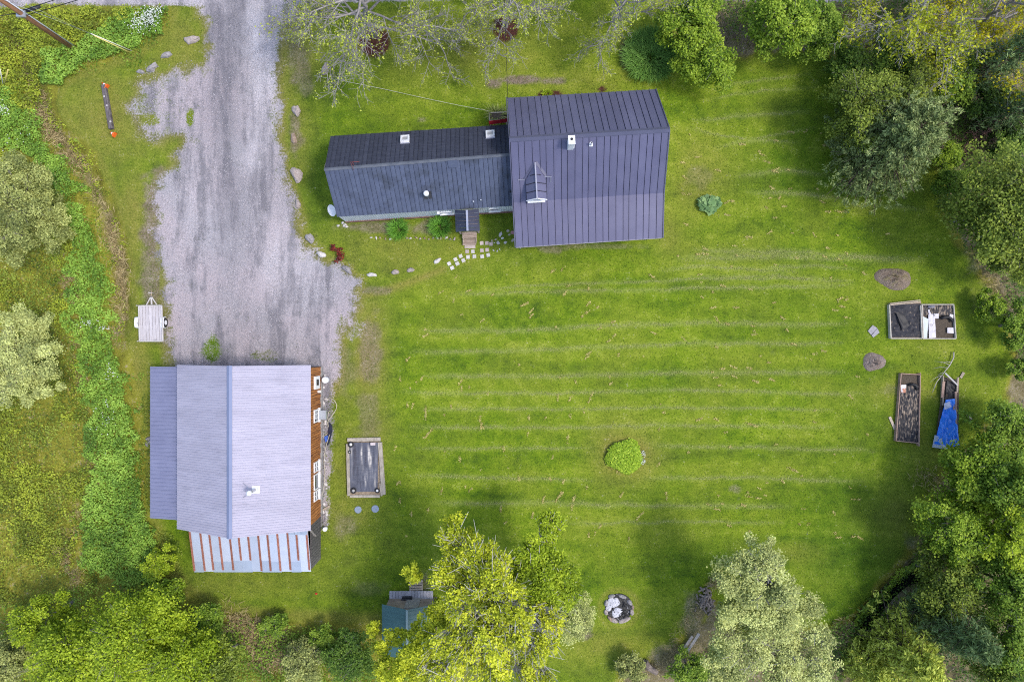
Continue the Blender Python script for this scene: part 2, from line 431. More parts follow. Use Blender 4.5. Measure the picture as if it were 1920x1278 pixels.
# ---- one ground shader; the masks above say what grows, lies or is painted as shade where
def ground_material():
    m, nt, N, L, b = new_mat('ground_surface')
    def attr(nm):
        a = N.new('ShaderNodeAttribute'); a.attribute_name = nm
        sp = N.new('ShaderNodeSeparateColor'); L.new(a.outputs['Color'], sp.inputs[0])
        return sp.outputs[0], sp.outputs[1], sp.outputs[2], a.outputs['Alpha']
    gr, di, dr, ro = attr('ga'); cl, lu_sh, mu, bd = attr('gb'); tk, pl, rd, _ = attr('gc')
    P = pos_node(nt)
    PX = pos_node(nt, (0.35, 1.6, 1)); PY = pos_node(nt, (0.85, 0.13, 1))
    nf = noise(nt, P, 9.0, 4, 0.75); nm_ = noise(nt, P, 1.6, 4, 0.65); nl = noise(nt, P, 0.22, 4, 0.6); nx_ = noise(nt, PX, 1.3, 3, 0.6)
    nff = noise(nt, P, 26.0, 2, 0.6)
    # turf
    t = math_n(nt, 'ADD', math_n(nt, 'MULTIPLY', nf, 0.42), math_n(nt, 'MULTIPLY', nm_, 0.34))
    t = math_n(nt, 'ADD', t, math_n(nt, 'MULTIPLY', nff, 0.22))
    t = math_n(nt, 'ADD', t, math_n(nt, 'MULTIPLY', nx_, 0.17))
    t = math_n(nt, 'ADD', t, math_n(nt, 'MULTIPLY', math_n(nt, 'SUBTRACT', bd, 0.5), 0.10))
    t = math_n(nt, 'SUBTRACT', t, 0.03)
    nb_ = noise(nt, P, 0.75, 5, 0.62)
    t = math_n(nt, 'ADD', t, math_n(nt, 'MULTIPLY', math_n(nt, 'SUBTRACT', nb_, 0.5), 0.32))
    turf = ramp(nt, t, [(0.37, (0.038, 0.086, 0.008)), (0.50, (0.118, 0.196, 0.008)), (0.60, (0.182, 0.257, 0.013)), (0.73, (0.31, 0.36, 0.045))])
    lf = ramp(nt, nl, [(0.40, (0, 0, 0)), (0.62, (1, 1, 1))])
    turf = mixc(nt, math_n(nt, 'MULTIPLY', lf, 0.30), turf, mixc(nt, nf, (0.13, 0.15, 0.015), (0.27, 0.27, 0.045)))
    lu_shm = math_n(nt, 'MULTIPLY', lu_sh, 0.75)
    turf = mixc(nt, lu_shm, turf, ramp(nt, t, [(0.34, (0.022, 0.058, 0.004)), (0.55, (0.055, 0.122, 0.007)), (0.75, (0.11, 0.19, 0.018))]))  # darker green for lush turf and for the painted tree shade
    dryc = ramp(nt, nf, [(0.3, (0.17, 0.152, 0.028)), (0.55, (0.275, 0.238, 0.055)), (0.75, (0.41, 0.345, 0.12))])
    dm = math_n(nt, 'MULTIPLY', dr, math_n(nt, 'ADD', 0.35, math_n(nt, 'MULTIPLY', nm_, 1.1)), clamp=True)
    turf = mixc(nt, dm, turf, dryc)
    clc = ramp(nt, nff, [(0.35, (0.15, 0.20, 0.035)), (0.5, (0.28, 0.31, 0.085)), (0.66, (0.45, 0.46, 0.18))])
    cm = math_n(nt, 'MULTIPLY', cl, ramp(nt, nf, [(0.28, (0.1, 0.1, 0.1)), (0.66, (0.62, 0.62, 0.62))]))
    turf = mixc(nt, cm, turf, clc)
    # rough meadow / wood floor
    mead = ramp(nt, math_n(nt, 'ADD', math_n(nt, 'MULTIPLY', nf, 0.5), math_n(nt, 'MULTIPLY', nm_, 0.5)),
                [(0.34, (0.09, 0.075, 0.02)), (0.44, (0.19, 0.185, 0.024)), (0.54, (0.25, 0.25, 0.03)), (0.66, (0.40, 0.31, 0.15))])
    col = mixc(nt, ro, turf, mead)
    earthc = ramp(nt, math_n(nt, 'ADD', math_n(nt, 'MULTIPLY', nf, 0.6), math_n(nt, 'MULTIPLY', nm_, 0.4)), [(0.32, (0.07, 0.052, 0.036)), (0.5, (0.20, 0.155, 0.11)), (0.68, (0.36, 0.30, 0.24))])
    em = math_n(nt, 'MULTIPLY', di, math_n(nt, 'ADD', 0.25, math_n(nt, 'MULTIPLY', nf, 1.2)), clamp=True)
    col = mixc(nt, em, col, earthc)
    mulc = ramp(nt, nf, [(0.3, (0.035, 0.012, 0.010)), (0.7, (0.12, 0.045, 0.035))])
    col = mixc(nt, mu, col, mulc)
    # gravel with wheel streaks
    ny_ = noise(nt, PY, 1.0, 4, 0.65); ny2 = noise(nt, PY, 3.2, 3, 0.6)
    g1 = mixc(nt, ramp(nt, nl, [(0.42, (0, 0, 0)), (0.6, (1, 1, 1))]), (0.320, 0.300, 0.312), (0.385, 0.335, 0.345))
    st = math_n(nt, 'ADD', math_n(nt, 'MULTIPLY', ny_, 0.62), math_n(nt, 'MULTIPLY', math_n(nt, 'ADD', math_n(nt, 'MULTIPLY', ny2, .5), math_n(nt, 'MULTIPLY', nm_, .5)), 0.38))
    g1 = mixc(nt, ramp(nt, st, [(0.42, (1, 1, 1)), (0.52, (0, 0, 0))]), g1, (0.190, 0.178, 0.192))
    g1 = mixc(nt, math_n(nt, 'MULTIPLY', pl, ramp(nt, st, [(0.40, (0.25, 0.25, 0.25)), (0.62, (0.95, 0.95, 0.95))])), g1, (0.53, 0.495, 0.51))
    g1 = mixc(nt, math_n(nt, 'MULTIPLY', tk, ramp(nt, st, [(0.40, (0.9, 0.9, 0.9)), (0.66, (0.3, 0.3, 0.3))])), g1, (0.165, 0.155, 0.170))
    g1 = mixc(nt, 0.4, g1, ramp(nt, nff, [(0.3, (0.10, 0.10, 0.10)), (0.5, (0.5, 0.5, 0.5)), (0.7, (0.95, 0.95, 0.95))]), 'OVERLAY')
    g1 = mixc(nt, 0.35, g1, ramp(nt, nf, [(0.3, (0.3, 0.29, 0.28)), (0.7, (0.75, 0.74, 0.76))]), 'OVERLAY')
    gm = math_n(nt, 'ADD', gr, math_n(nt, 'MULTIPLY', math_n(nt, 'SUBTRACT', nf, 0.5), 2.0))
    gm = math_n(nt, 'ADD', gm, math_n(nt, 'MULTIPLY', math_n(nt, 'SUBTRACT', nm_, 0.5), 1.1))
    gmask = ramp(nt, gm, [(0.30, (0, 0, 0)), (0.72, (1, 1, 1))])
    col = mixc(nt, gmask, col, g1)
    L.new(col, b.inputs['Base Color'])
    b.inputs['Roughness'].default_value = 0.92; b.inputs['Specular IOR Level'].default_value = 0.15
    hgt = math_n(nt, 'ADD', math_n(nt, 'MULTIPLY', nf, 0.7), math_n(nt, 'MULTIPLY', nff, 0.4))
    bump(nt, hgt, 0.9, 0.08, b)
    return m
GROUND = ground_material()

fi = (np.arange(nx - 1)[None, :] + np.arange(ny - 1)[:, None] * nx).ravel()
quads = np.stack([fi, fi + 1, fi + 1 + nx, fi + nx], 1)
def fmean(a): return a[quads].mean(1)
fg, frd, frw = fmean(m_gravel), fmean(m_road), fmean(m_rough)
inwood = fmean((gpx > 1000).astype(float)) > 0.5
cls = np.zeros(len(quads), int)                          # 0 lawn
cls[(frw > 0.5) & ~inwood] = 3; cls[(frw > 0.5) & inwood] = 4
cls[fg > 0.5] = 1; cls[frd > 0.5] = 2
for k, nm in enumerate(['lawn', 'driveway', 'road', 'meadow', 'woodland_floor']):
    q = quads[cls == k]
    used = np.unique(q); remap = np.zeros(len(gco), np.int32); remap[used] = np.arange(len(used))
    me = fast_mesh(nm, gco[used], remap[q], smooth=True)
    for an, cols in (('ga', (m_gravel, m_dirt, m_dry, m_rough)), ('gb', (m_clip, m_lush_shade, m_mulch, m_band)), ('gc', (m_track, m_pale, m_road, m_road))):
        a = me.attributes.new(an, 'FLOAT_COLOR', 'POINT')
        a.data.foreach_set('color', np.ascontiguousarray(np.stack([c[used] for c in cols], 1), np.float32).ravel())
    structure(link(nm, me, GROUND))
# the country around, out to the horizon
far = MB(); B = 1500
for (x0, x1, y0, y1) in [(-B, B, GY1, B), (-B, B, -B, GY0), (-B, GX0, GY0, GY1), (GX1, B, GY0, GY1)]:
    far.add([(x0, y0, 0), (x1, y0, 0), (x1, y1, 0), (x0, y1, 0)], [(0, 1, 2, 3)])
structure(far.build('terrain', pmat('far_field', (0.06, 0.10, 0.015), (0.15, 0.19, 0.03), 0.15, rough=0.95)))
# dark water standing in the hollow under the trees
cr = MB()
cp = [(1738, 1062), (1712, 1072), (1685, 1085), (1660, 1112), (1640, 1135), (1622, 1160), (1610, 1200), (1606, 1240), (1640, 1240), (1650, 1180), (1672, 1150), (1700, 1122), (1735, 1092)]
cr.add([W(x, y, -0.42) for x, y in cp], [tuple(range(len(cp) - 1, -1, -1))])
structure(cr.build('water', pmat('dark_water', (0.006, 0.007, 0.008), (0.012, 0.014, 0.012), 3, rough=0.08, spec=0.5)))

# ------------------------------------------------------------------ building helpers
def lerp(a, b, t): return a + (b - a) * t
def wall_panel(mb, pts_bottom, pts_top, th, outward):
    """upright wall sheet between two bottom points and matching top points, thickness inwards"""
    o = Vector(outward).normalized() * th
    a, b = pts_bottom; c, d = pts_top
    vs = [a, b, d, c, a - o, b - o, d - o, c - o]
    return mb.add(vs, [(0, 1, 2, 3), (7, 6, 5, 4), (0, 4, 5, 1), (1, 5, 6, 2), (2, 6, 7, 3), (3, 7, 4, 0)])

def seam_panel(mb, left, right, th=0.03, rib_w=0.035, rib_h=0.04, bow=0.0, gap=0.019):
    """a strip of roofing: left and right edge polylines (same count) from ridge to eave, with a raised seam along its left edge"""
    n = len(left)
    up = (right[0] - left[0]).cross(left[1] - left[0]).normalized()
    if up.z < 0: up = -up
    vs = []
    for l, r in zip(left, right):
        d = (r - l); L = d.length; d = d / L
        a = l + d * gap; c = r - d * 0.002
        vs += [a + up * rib_h, a + d * rib_w + up * rib_h, a + d * rib_w, a + d * L * 0.5 + up * bow, c, c - up * th, a - up * th]
    fs = []
    for i in range(n - 1):
        o = i * 7; p = o + 7
        for k in range(7):
            fs.append((o + k, o + (k + 1) % 7, p + (k + 1) % 7, p + k))
    fs.append(tuple(range(6, -1, -1))); fs.append(tuple((n - 1) * 7 + k for k in range(7)))
    # make faces look outwards
    mb.add(vs, [tuple(reversed(f)) for f in fs])
    return mb

def window(parent, c, wdt, hgt, nrm, frame_mat, glass_mat, bars=0, name='window', fw=0.07, muntin_h=0):
    """a window on an upright wall: frame, glazing bars and pane"""
    n = Vector(nrm).normalized(); x = Vector((0, 0, 1)).cross(n).normalized(); z = Vector((0, 0, 1)); c = Vector(c)
    R = Matrix((x, n, z)).transposed()
    mb = MB()
    for sx in (-1, 1): mb.box(c + x * sx * (wdt / 2 - fw / 2) + n * 0.03, (fw, 0.07, hgt), mat=R)
    for sz in (-1, 1): mb.box(c + z * sz * (hgt / 2 - fw / 2) + n * 0.031, (wdt - 2 * fw, 0.07, fw), mat=R)
    for b_ in range(bars): mb.box(c + x * (-wdt / 2 + wdt * (b_ + 1) / (bars + 1)) + n * 0.025, (0.04, 0.05, hgt - 2 * fw), mat=R)
    for b_ in range(muntin_h): mb.box(c + z * (-hgt / 2 + hgt * (b_ + 1) / (muntin_h + 1)) + n * 0.024, (wdt - 2 * fw, 0.045, 0.04), mat=R)
    f = mb.build(name, frame_mat, parent)
    MB().box(c + n * 0.008, (wdt - 2 * fw, 0.012, hgt - 2 * fw), mat=R).build('pane', glass_mat, f)
    MB().box(c - z * (hgt / 2 + 0.02) + n * 0.07, (wdt + 0.1, 0.14, 0.04), mat=R).build('sill', frame_mat, f)
    return f

M_under = pmat('dark_underlay', (0.012, 0.012, 0.02), (0.02, 0.02, 0.03), 3, rough=0.8)
M_seam = pmat('painted_steel_roof', (0.098, 0.096, 0.162), (0.118, 0.116, 0.190), 0.9, rough=0.42, metallic=0.15, var=0.08, detail=5, bmp=0.12, bdist=0.05, c3=(0.136, 0.133, 0.208), c3scale=0.5, c3lo=0.5, c3hi=0.8, spec=0.5)
M_seam_dark = pmat('painted_steel_trim', (0.085, 0.085, 0.135), (0.10, 0.10, 0.155), 1.5, rough=0.4, metallic=0.15, spec=0.5)
M_wing_s = pmat('slate_blue_roof', (0.070, 0.084, 0.136), (0.096, 0.114, 0.174), 2.2, rough=0.5, var=0.10, detail=6, c3=(0.05, 0.058, 0.082), c3scale=0.7, c3lo=0.52, c3hi=0.7, spec=0.4)
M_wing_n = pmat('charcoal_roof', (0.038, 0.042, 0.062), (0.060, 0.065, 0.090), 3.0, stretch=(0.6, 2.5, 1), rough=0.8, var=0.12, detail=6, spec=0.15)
M_white = pmat('white_paint', (0.70, 0.70, 0.72), (0.80, 0.80, 0.81), 3, rough=0.5, c3=(0.55, 0.54, 0.52), c3scale=2.0, c3lo=0.6, c3hi=0.8)
M_wwall = pmat('white_steel_siding', (0.74, 0.76, 0.82), (0.82, 0.84, 0.88), 2, rough=0.45, c3=(0.62, 0.63, 0.66), c3scale=1.2)
M_glass = pmat('window_glass', (0.015, 0.02, 0.025), (0.03, 0.04, 0.045), 1.0, rough=0.06, spec=0.8)
M_grey_glass = pmat('skylight_glass', (0.30, 0.30, 0.30), (0.42, 0.42, 0.41), 4.0, rough=0.12, spec=0.7)
M_brick = pmat('red_brown_masonry', (0.16, 0.08, 0.06), (0.28, 0.17, 0.13), 8, rough=0.9, bmp=0.4)
M_black = pmat('black_plastic', (0.012, 0.012, 0.014), (0.022, 0.022, 0.025), 6, rough=0.5)
M_galv = pmat('galvanised_steel', (0.42, 0.45, 0.50), (0.52, 0.55, 0.60), 3, rough=0.42, metallic=0.55, spec=0.5)
M_wood_grey = pmat('weathered_wood', (0.16, 0.145, 0.13), (0.34, 0.31, 0.28), 3.0, stretch=(8, 1, 1), rough=0.9, bmp=0.3, var=0.2)
M_wood_dark = pmat('dark_weathered_wood', (0.06, 0.055, 0.055), (0.17, 0.16, 0.155), 3.0, stretch=(1, 8, 1), rough=0.9, var=0.25)
M_deck = pmat('deck_boards', (0.24, 0.175, 0.135), (0.40, 0.315, 0.255), 2.5, stretch=(1, 9, 1), rough=0.85, var=0.14, bmp=0.2)
M_wood_tan = pmat('tan_lumber', (0.30, 0.24, 0.18), (0.50, 0.42, 0.33), 3.0, stretch=(3, 3, 1), rough=0.85, var=0.2, bmp=0.2)
M_timber = pmat('old_grey_timber', (0.24, 0.21, 0.17), (0.46, 0.41, 0.34), 2.5, stretch=(3, 1, 1), rough=0.9, var=0.12, bmp=0.3)
M_cedar = pmat('cedar_boards', (0.20, 0.068, 0.020), (0.50, 0.21, 0.062), 1.6, stretch=(1, 6, 0.4), rough=0.75, detail=5, c3=(0.07, 0.035, 0.022), c3scale=2.4, c3lo=0.56, c3hi=0.66)
M_rust = pmat('rusty_steel', (0.17, 0.060, 0.040), (0.36, 0.145, 0.095), 9, rough=0.85, bmp=0.4, var=0.15, detail=6)

# ------------------------------------------------------------------ main house (standing-seam roof, long rear slope)
ZE, ZR, ZK, TR, TK = 2.9, 5.74, 3.70, 0.370, 0.718
hNW, hNE, hSW, hSE = W(950.3, 183.6, ZE), W(1228.7, 167.6, ZE), W(967.1, 463.7, ZE), W(1242.0, 445.6, ZE)
def hplan(s, t):
    a = lerp(lerp(hNW, hNE, s), lerp(hSW, hSE, s), t); return Vector((a.x, a.y, 0))
def hroofz(t):
    if t < TR: return lerp(ZE, ZR, t / TR)
    if t < TK: return lerp(ZR, ZK, (t - TR) / (TK - TR))
    return lerp(ZK, ZE, (t - TK) / (1 - TK))
def hp(s, t, dz=0.0):
    p = hplan(s, t); p.z = hroofz(t) + dz; return p
def hinv(p):
    """plan point -> (s, t)"""
    ux = hNE - hNW; uy = hSW - hNW; d = Vector((p.x, p.y, ZE)) - hNW
    A = Matrix(((ux.x, uy.x), (ux.y, uy.y))).inverted() @ Vector((d.x, d.y))
    return A.x, A.y
def on_roof(px, py):
    z = 4.0
    for _ in range(12):
        p = W(px, py, z); s, t = hinv(p); z = hroofz(t)
    return W(px, py, z), s, t
house = thing('house', 'main house with slate purple standing seam metal roof and small dormer', 'house', (hplan(.5, .5).x, hplan(.5, .5).y, 0))
iw, il = 0.045, 0.045     # wall inset as a share of the plan (about 0.35 m overhang)
wl_ = MB()
cs = [(iw, il), (1 - iw, il), (1 - iw, 1 - il), (iw, 1 - il)]
def hw(s, t, z): q = hplan(s, t); q.z = z; return q
# long walls and gable walls with roof-shaped tops
for (s0, t0, s1, t1) in [(iw, il, 1 - iw, il), (1 - iw, 1 - il, iw, 1 - il)]:
    wl_.add([hw(s0, t0, 0), hw(s1, t1, 0), hw(s1, t1, hroofz(t1) - 0.1), hw(s0, t0, hroofz(t0) - 0.1)], [(0, 1, 2, 3)])
for s in (iw, 1 - iw):
    ring_ = [hw(s, il, 0), hw(s, 1 - il, 0), hw(s, 1 - il, hroofz(1 - il) - .1), hw(s, TK, ZK - .1), hw(s, TR, ZR - .1), hw(s, il, hroofz(il) - .1)]
    wl_.add(ring_, [tuple(range(6))])
hwall = wl_.build('wall', M_white, house)
fd = MB()
for (a, b_) in zip(cs, cs[1:] + cs[:1]):
    fd.bar(hw(*a, 0.15), hw(*b_, 0.15), 0.10, 0.42)
fd.build('foundation', M_brick, house)
hroof = MB()
hroof.slab([hp(0.002, TR, -.05), hp(0.002, 0.004, -.05), hp(0.998, 0.004, -.05), hp(0.998, TR, -.05)], 0.06)
hroof.slab([hp(0.002, TK, -.05), hp(0.002, TR, -.05), hp(0.998, TR, -.05), hp(0.998, TK, -.05)], 0.06)
hroof.slab([hp(0.002, 0.996, -.05), hp(0.002, TK, -.05), hp(0.998, TK, -.05), hp(0.998, 0.996, -.05)], 0.06)
roof = hroof.build('roof', M_under, house)
NP = 22
edges = [0.0] + [0.024 + (i) * (0.976 / (NP - 1)) for i in range(1, NP)] + [1.0]
edges = [i / NP + (0.004 * math.sin(i * 2.1) if 0 < i < NP else 0) for i in range(NP + 1)]
for i in range(NP):
    a, b_ = edges[i], edges[i + 1]
    seam_panel(MB(), [hp(a, TR), hp(a, 0)], [hp(b_, TR), hp(b_, 0)]).build('roof_panel', M_seam, roof)
    seam_panel(MB(), [hp(a, TR), hp(a, TK), hp(a, 1)], [hp(b_, TR), hp(b_, TK), hp(b_, 1)]).build('roof_panel', M_seam, roof)
rc = MB()
rc.slab([hp(-.004, TR - .018, .055 + 0.0), hp(-.004, TR, .075), hp(1.004, TR, .075), hp(1.004, TR - .018, .055)][::-1], 0.02)
rc.slab([hp(-.004, TR, .075), hp(-.004, TR + .018, .055), hp(1.004, TR + .018, .055), hp(1.004, TR, .075)][::-1], 0.02)
rc.build('ridge_cap', M_seam_dark, roof)
for s in (-0.004, 1.004):
    tr_ = MB()
    for (t0, t1) in ((0, TR), (TR, TK), (TK, 1)): tr_.bar(hp(s, t0, -.02), hp(s, t1, -.02), 0.05, 0.14)
    tr_.build('rake_trim', M_seam_dark, roof)
gut = MB(); gut.bar(hp(0.002, 1.0, -.09), hp(0.998, 1.0, -.09), 0.05, 0.06); gut.build('gutter', pmat('grey_gutter', (.3, .29, .31), (.4, .39, .41), 3), roof)
gut = MB(); gut.bar(hp(0.002, 0.012, -.14), hp(0.998, 0.012, -.14), 0.04, 0.12); gut.build('fascia', M_white, roof)
# downpipe corner (pale pipe end seen under the lower left eave)
dpp = hw(iw - .008, 1 - il + .01, 0); MB().tube([Vector((dpp.x, dpp.y, 2.6)), Vector((dpp.x, dpp.y, 0.1))], 0.05, 8).build('downpipe', M_white, house)
# front windows and door under the long eave
nS = (hSW - hNW).normalized()
for s in (0.22, 0.62, 0.84):
    q = hw(s, 1 - il, 1.45); window(house, q, 0.9, 1.0, nS, M_white, M_glass, 1)
q = hw(0.42, 1 - il, 1.0)
dr_ = MB(); Rn = Matrix((Vector((0, 0, 1)).cross(nS).normalized(), nS, Vector((0, 0, 1)))).transposed()
dr_.box(q + nS * 0.03, (0.92, 0.06, 2.0), mat=Rn); dob = dr_.build('door', pmat('red_paint', (0.20, 0.012, 0.016), (0.28, 0.02, 0.025), 3, rough=0.4), house)
MB().tube([q + nS * 0.06 + Vector((.36, 0, 0)), q + nS * 0.12 + Vector((.36, 0, 0))], 0.03, 8).build('handle', M_galv, dob)
for s in (0.25, 0.6): window(house, hw(s, il, 1.5), 0.9, 1.1, -nS, M_white, M_glass, 1)
eE = (hNE - hNW).normalized()
for t in (0.3, 0.7): window(house, hw(1 - iw, t, 1.5), 0.8, 1.1, eE, M_white, M_glass, 1)
# dormer
ap, s_, t_ = on_roof(1003.2, 305); zd = ap.z - 0.02
df = W(1007, 371.5, zd)                         # front end of the dormer ridge
lp, sl, tl = on_roof(985.0, 339); rp, sr, tr2 = on_roof(1021.8, 333)
zde = (lp.z + rp.z) / 2 + 0.02
ax_ = (df - ap); ax_.z = 0; axn = ax_.normalized(); cxn = Vector((-axn.y, axn.x, 0))  # cxn: to the right
if cxn.x < 0: cxn = -cxn
hwd = 0.56
lf, rf = df - cxn * hwd, df + cxn * hwd; lf.z = rf.z = zde
lb, rb = Vector((lp.x, lp.y, zde)), Vector((rp.x, rp.y, zde))
lb = df - cxn * hwd - axn * ((df - lp).dot(axn)); lb.z = zde
rb = df + cxn * hwd - axn * ((df - rp).dot(axn)); rb.z = zde
dorm = MB()
fb = df - axn * 0.10
_l, _r = fb - cxn * (hwd - .06), fb + cxn * (hwd - .06)
zb_ = lerp(zde, ZK, 0.0) - 0.62
dorm.add([Vector((_l.x, _l.y, zb_)), Vector((_r.x, _r.y, zb_)), Vector((_r.x, _r.y, zde)), Vector((fb.x, fb.y, zd - .05)), Vector((_l.x, _l.y, zde))], [(0, 1, 2, 3, 4)])
for e_, bk in ((_l, lb), (_r, rb)):
    back = Vector((bk.x, bk.y, 0)) + cxn * (0.06 if bk is lb else -0.06)
    dorm.add([Vector((e_.x, e_.y, zb_)), Vector((e_.x, e_.y, zde)), Vector((back.x, back.y, zde)), Vector((back.x, back.y, zb_))], [(0, 1, 2, 3)])
dm_ = dorm.build('dormer', M_white, house)
upL = Vector((0, 0, 1))
for (e0, e1, sgn) in ((lb, lf, -1), (rb, rf, 1)):
    # four strips of roofing down each side of the dormer, like the main seams
    dr1 = MB()
    dr1.slab([ap + upL * .03, e0 + upL * .03, e1 + upL * .03, df + upL * .03] if sgn < 0 else [ap + upL * .03, df + upL * .03, e1 + upL * .03, e0 + upL * .03], 0.05)
    o_ = dr1.build('dormer_roof', M_seam, dm_)
    for f_ in (0.33, 0.56, 0.79):
        rb_ = MB()
        rr = lerp(ap, df, max(f_, 0.02)); 
        q0 = df - axn * ((1 - f_) * (df - ap).length); e_ = df + cxn * sgn * hwd - axn * ((1 - f_) * (df - ap).length); e_.z = zde
        tmx = 1.0
        if (e_ - e0).dot(axn) < 0: tmx = 0.55
        rb_.bar(q0 + upL * .055, lerp(q0, e_, tmx) + upL * .055, 0.03, 0.035)
        rb_.build('dormer_seam', M_under, dm_)
dcap = MB(); dcap.bar(ap + upL * .07, df + upL * .07, 0.07, 0.03); dcap.build('dormer_ridge_cap', pmat('bright_flashing', (0.30, 0.30, 0.36), (0.36, 0.36, 0.42), 3, rough=0.4), dm_)
dfa = MB(); dfa.bar(lf + axn * .02, df + axn * .02 - upL * .02, 0.04, 0.10); dfa.bar(rf + axn * .02, df + axn * .02 - upL * .02, 0.041, 0.10); dfa.bar(_l + axn * .05 + upL * (zb_ + .12 - _l.z), _r + axn * .05 + upL * (zb_ + .12 - _r.z), 0.2, 0.06)
dfa.build('dormer_trim', M_white, dm_)
window(dm_, Vector((fb.x, fb.y, zde - 0.28)) + axn * 0.0, 0.5, 0.42, axn, M_white, M_glass, 0, fw=0.06)
M_flash = pmat('roof_flashing', (0.20, 0.21, 0.26), (0.26, 0.27, 0.33), 3, rough=0.4)
for (pa, pb) in (((971, 338), (984.5, 336.8)), ((1020, 332.2), (1034, 331.6)), ((1032.6, 333), (1032.6, 342))):
    MB().bar(on_roof(*pa)[0] + upL * .05, on_roof(*pb)[0] + upL * .05, 0.035, 0.02).build('flashing', M_flash, roof)
for (pa, pb) in (((1001.5, 304), (982, 336)), ((1005, 304), (1025, 331))):
    MB().bar(on_roof(*pa)[0] + upL * .012, on_roof(*pb)[0] + upL * .012, 0.16, 0.02).build('flashing', M_seam_dark, roof)
# chimney box and plumbing vent
cb, cs0, ct0 = on_roof(1069, 275.5)
ch = MB(); zc = cb.z
Rh = math.atan2(eE.y, eE.x)
ch.box((cb.x, cb.y + 0.08, zc + 0.36), (0.33, 0.44, 1.3), Rh)
cho = ch.build('chimney', M_white, house, bevel=0.015)
MB().box((cb.x, cb.y + 0.08, zc + 1.03), (0.37, 0.48, 0.05), Rh).build('chimney_cap', M_white, cho)
MB().tube([(cb.x, cb.y + 0.12, zc + 1.04), (cb.x, cb.y + 0.12, zc + 1.075)], 0.075, 12).build('flue', M_black, cho)
fl = MB(); pts = [on_roof(x, y)[0] + upL * .052 for x, y in ((1065.3, 267), (1065.0, 279), (1076.5, 278), (1078, 266))]
fl.slab(pts, 0.02); fl.build('flashing', M_white, cho)
vb, _, _ = on_roof(1107.8, 272)
v1 = MB(); v1.slab([on_roof(x, y)[0] + upL * .052 for x, y in ((1104.6, 269.5), (1104.6, 275.2), (1111.2, 275.2), (1111.2, 269.5), (1108, 266))], 0.02)
vo = v1.build('vent_flashing', M_white, house)
MB().tube([vb + upL * .03, vb + upL * .38], 0.055, 10).build('vent_pipe', M_white, vo)
MB().tube([vb + upL * .379, vb + upL * .395], 0.04, 10).build('vent_opening', M_black, vo)

# ------------------------------------------------------------------ the long low wing
WE = 2.2
wNW, wNE, wSW, wSE = W(619.5, 255.3, WE), W(953.5, 233.5, WE), W(631.7, 406.5, WE), W(963.0, 386.0, WE)
wRL, wRR = W(607.9, 318.0, 4.45), W(957.5, 289.5, 4.55)
def wn_(s, f): return lerp(lerp(wRL, wRR, s), lerp(wNW, wNE, s), f)
def ws_(s, f): return lerp(lerp(wRL, wRR, s), lerp(wSW, wSE, s), f)
wing = thing('house_wing', 'long low wing with charcoal roof, white siding and two skylights', 'house', ((wNW.x + wSE.x) / 2, (wNW.y + wSE.y) / 2, 0))
wxe = (wSE - wSW).normalized(); wnS = Vector((wxe.y, -wxe.x, 0))
def wq(s, side, z, ins=0.07):
    p = lerp(wSW, wSE, s) - wnS * ins if side else lerp(wNW, wNE, s) + wnS * ins
    return Vector((p.x, p.y, z))
ww = MB()
s0, s1 = 0.004, 0.999
ww.add([wq(s0, 1, 0.28), wq(s1, 1, 0.28), wq(s1, 1, WE - .03), wq(s0, 1, WE - .03)], [(0, 1, 2, 3)])
ww.add([wq(s0, 0, 0.28), wq(s1, 0, 0.28), wq(s1, 0, WE - .03), wq(s0, 0, WE - .03)], [(3, 2, 1, 0)])
for s in (s0, s1):
    r_ = lerp(wRL, wRR, s); ww.add([wq(s, 0, 0.28), wq(s, 1, 0.28), wq(s, 1, WE - .03), Vector((lerp(wq(s, 0, 0), wq(s, 1, 0), .5).x, lerp(wq(s, 0, 0), wq(s, 1, 0), .5).y, r_.z - .1)), wq(s, 0, WE - .03)], [(0, 1, 2, 3, 4)])
wwo = ww.build('wall', M_wwall, wing)
rb2 = MB()                                    # vertical ribs of the steel siding
for i in range(74):
    s = 0.006 + i * 0.0134
    a = wq(s, 1, 0.28) + wnS * .012; rb2.box(a + Vector((0, 0, (WE - .31) / 2)), (0.022, 0.03, WE - .31), math.atan2(wxe.y, wxe.x))
stuff(rb2.build('siding_ribs', pmat('siding_rib', (0.40, 0.42, 0.48), (0.48, 0.5, 0.56), 3, rough=0.5), wwo))
fw2 = MB()
fw2.bar(wq(s0, 1, 0.14), wq(s1, 1, 0.14), 0.12, 0.28); fw2.bar(wq(s0, 0, 0.14), wq(s1, 0, 0.14), 0.12, 0.28); fw2.bar(wq(s0, 0, 0.14), wq(s0, 1, 0.14), 0.12, 0.281)
fw2.build('foundation', M_brick, wing)
wr = MB()
wr.slab([wn_(0.002, 0, ) - upL * .05, wn_(0.002, .99) - upL * .05, wn_(.998, .99) - upL * .05, wn_(.998, 0) - upL * .05], 0.05)
wr.slab([ws_(0.002, .99) - upL * .05, ws_(0.002, 0) - upL * .05, ws_(.998, 0) - upL * .05, ws_(.998, .99) - upL * .05], 0.05)
wro = wr.build('roof', M_under, wing)
NW_ = 40
rr = random.Random(3)
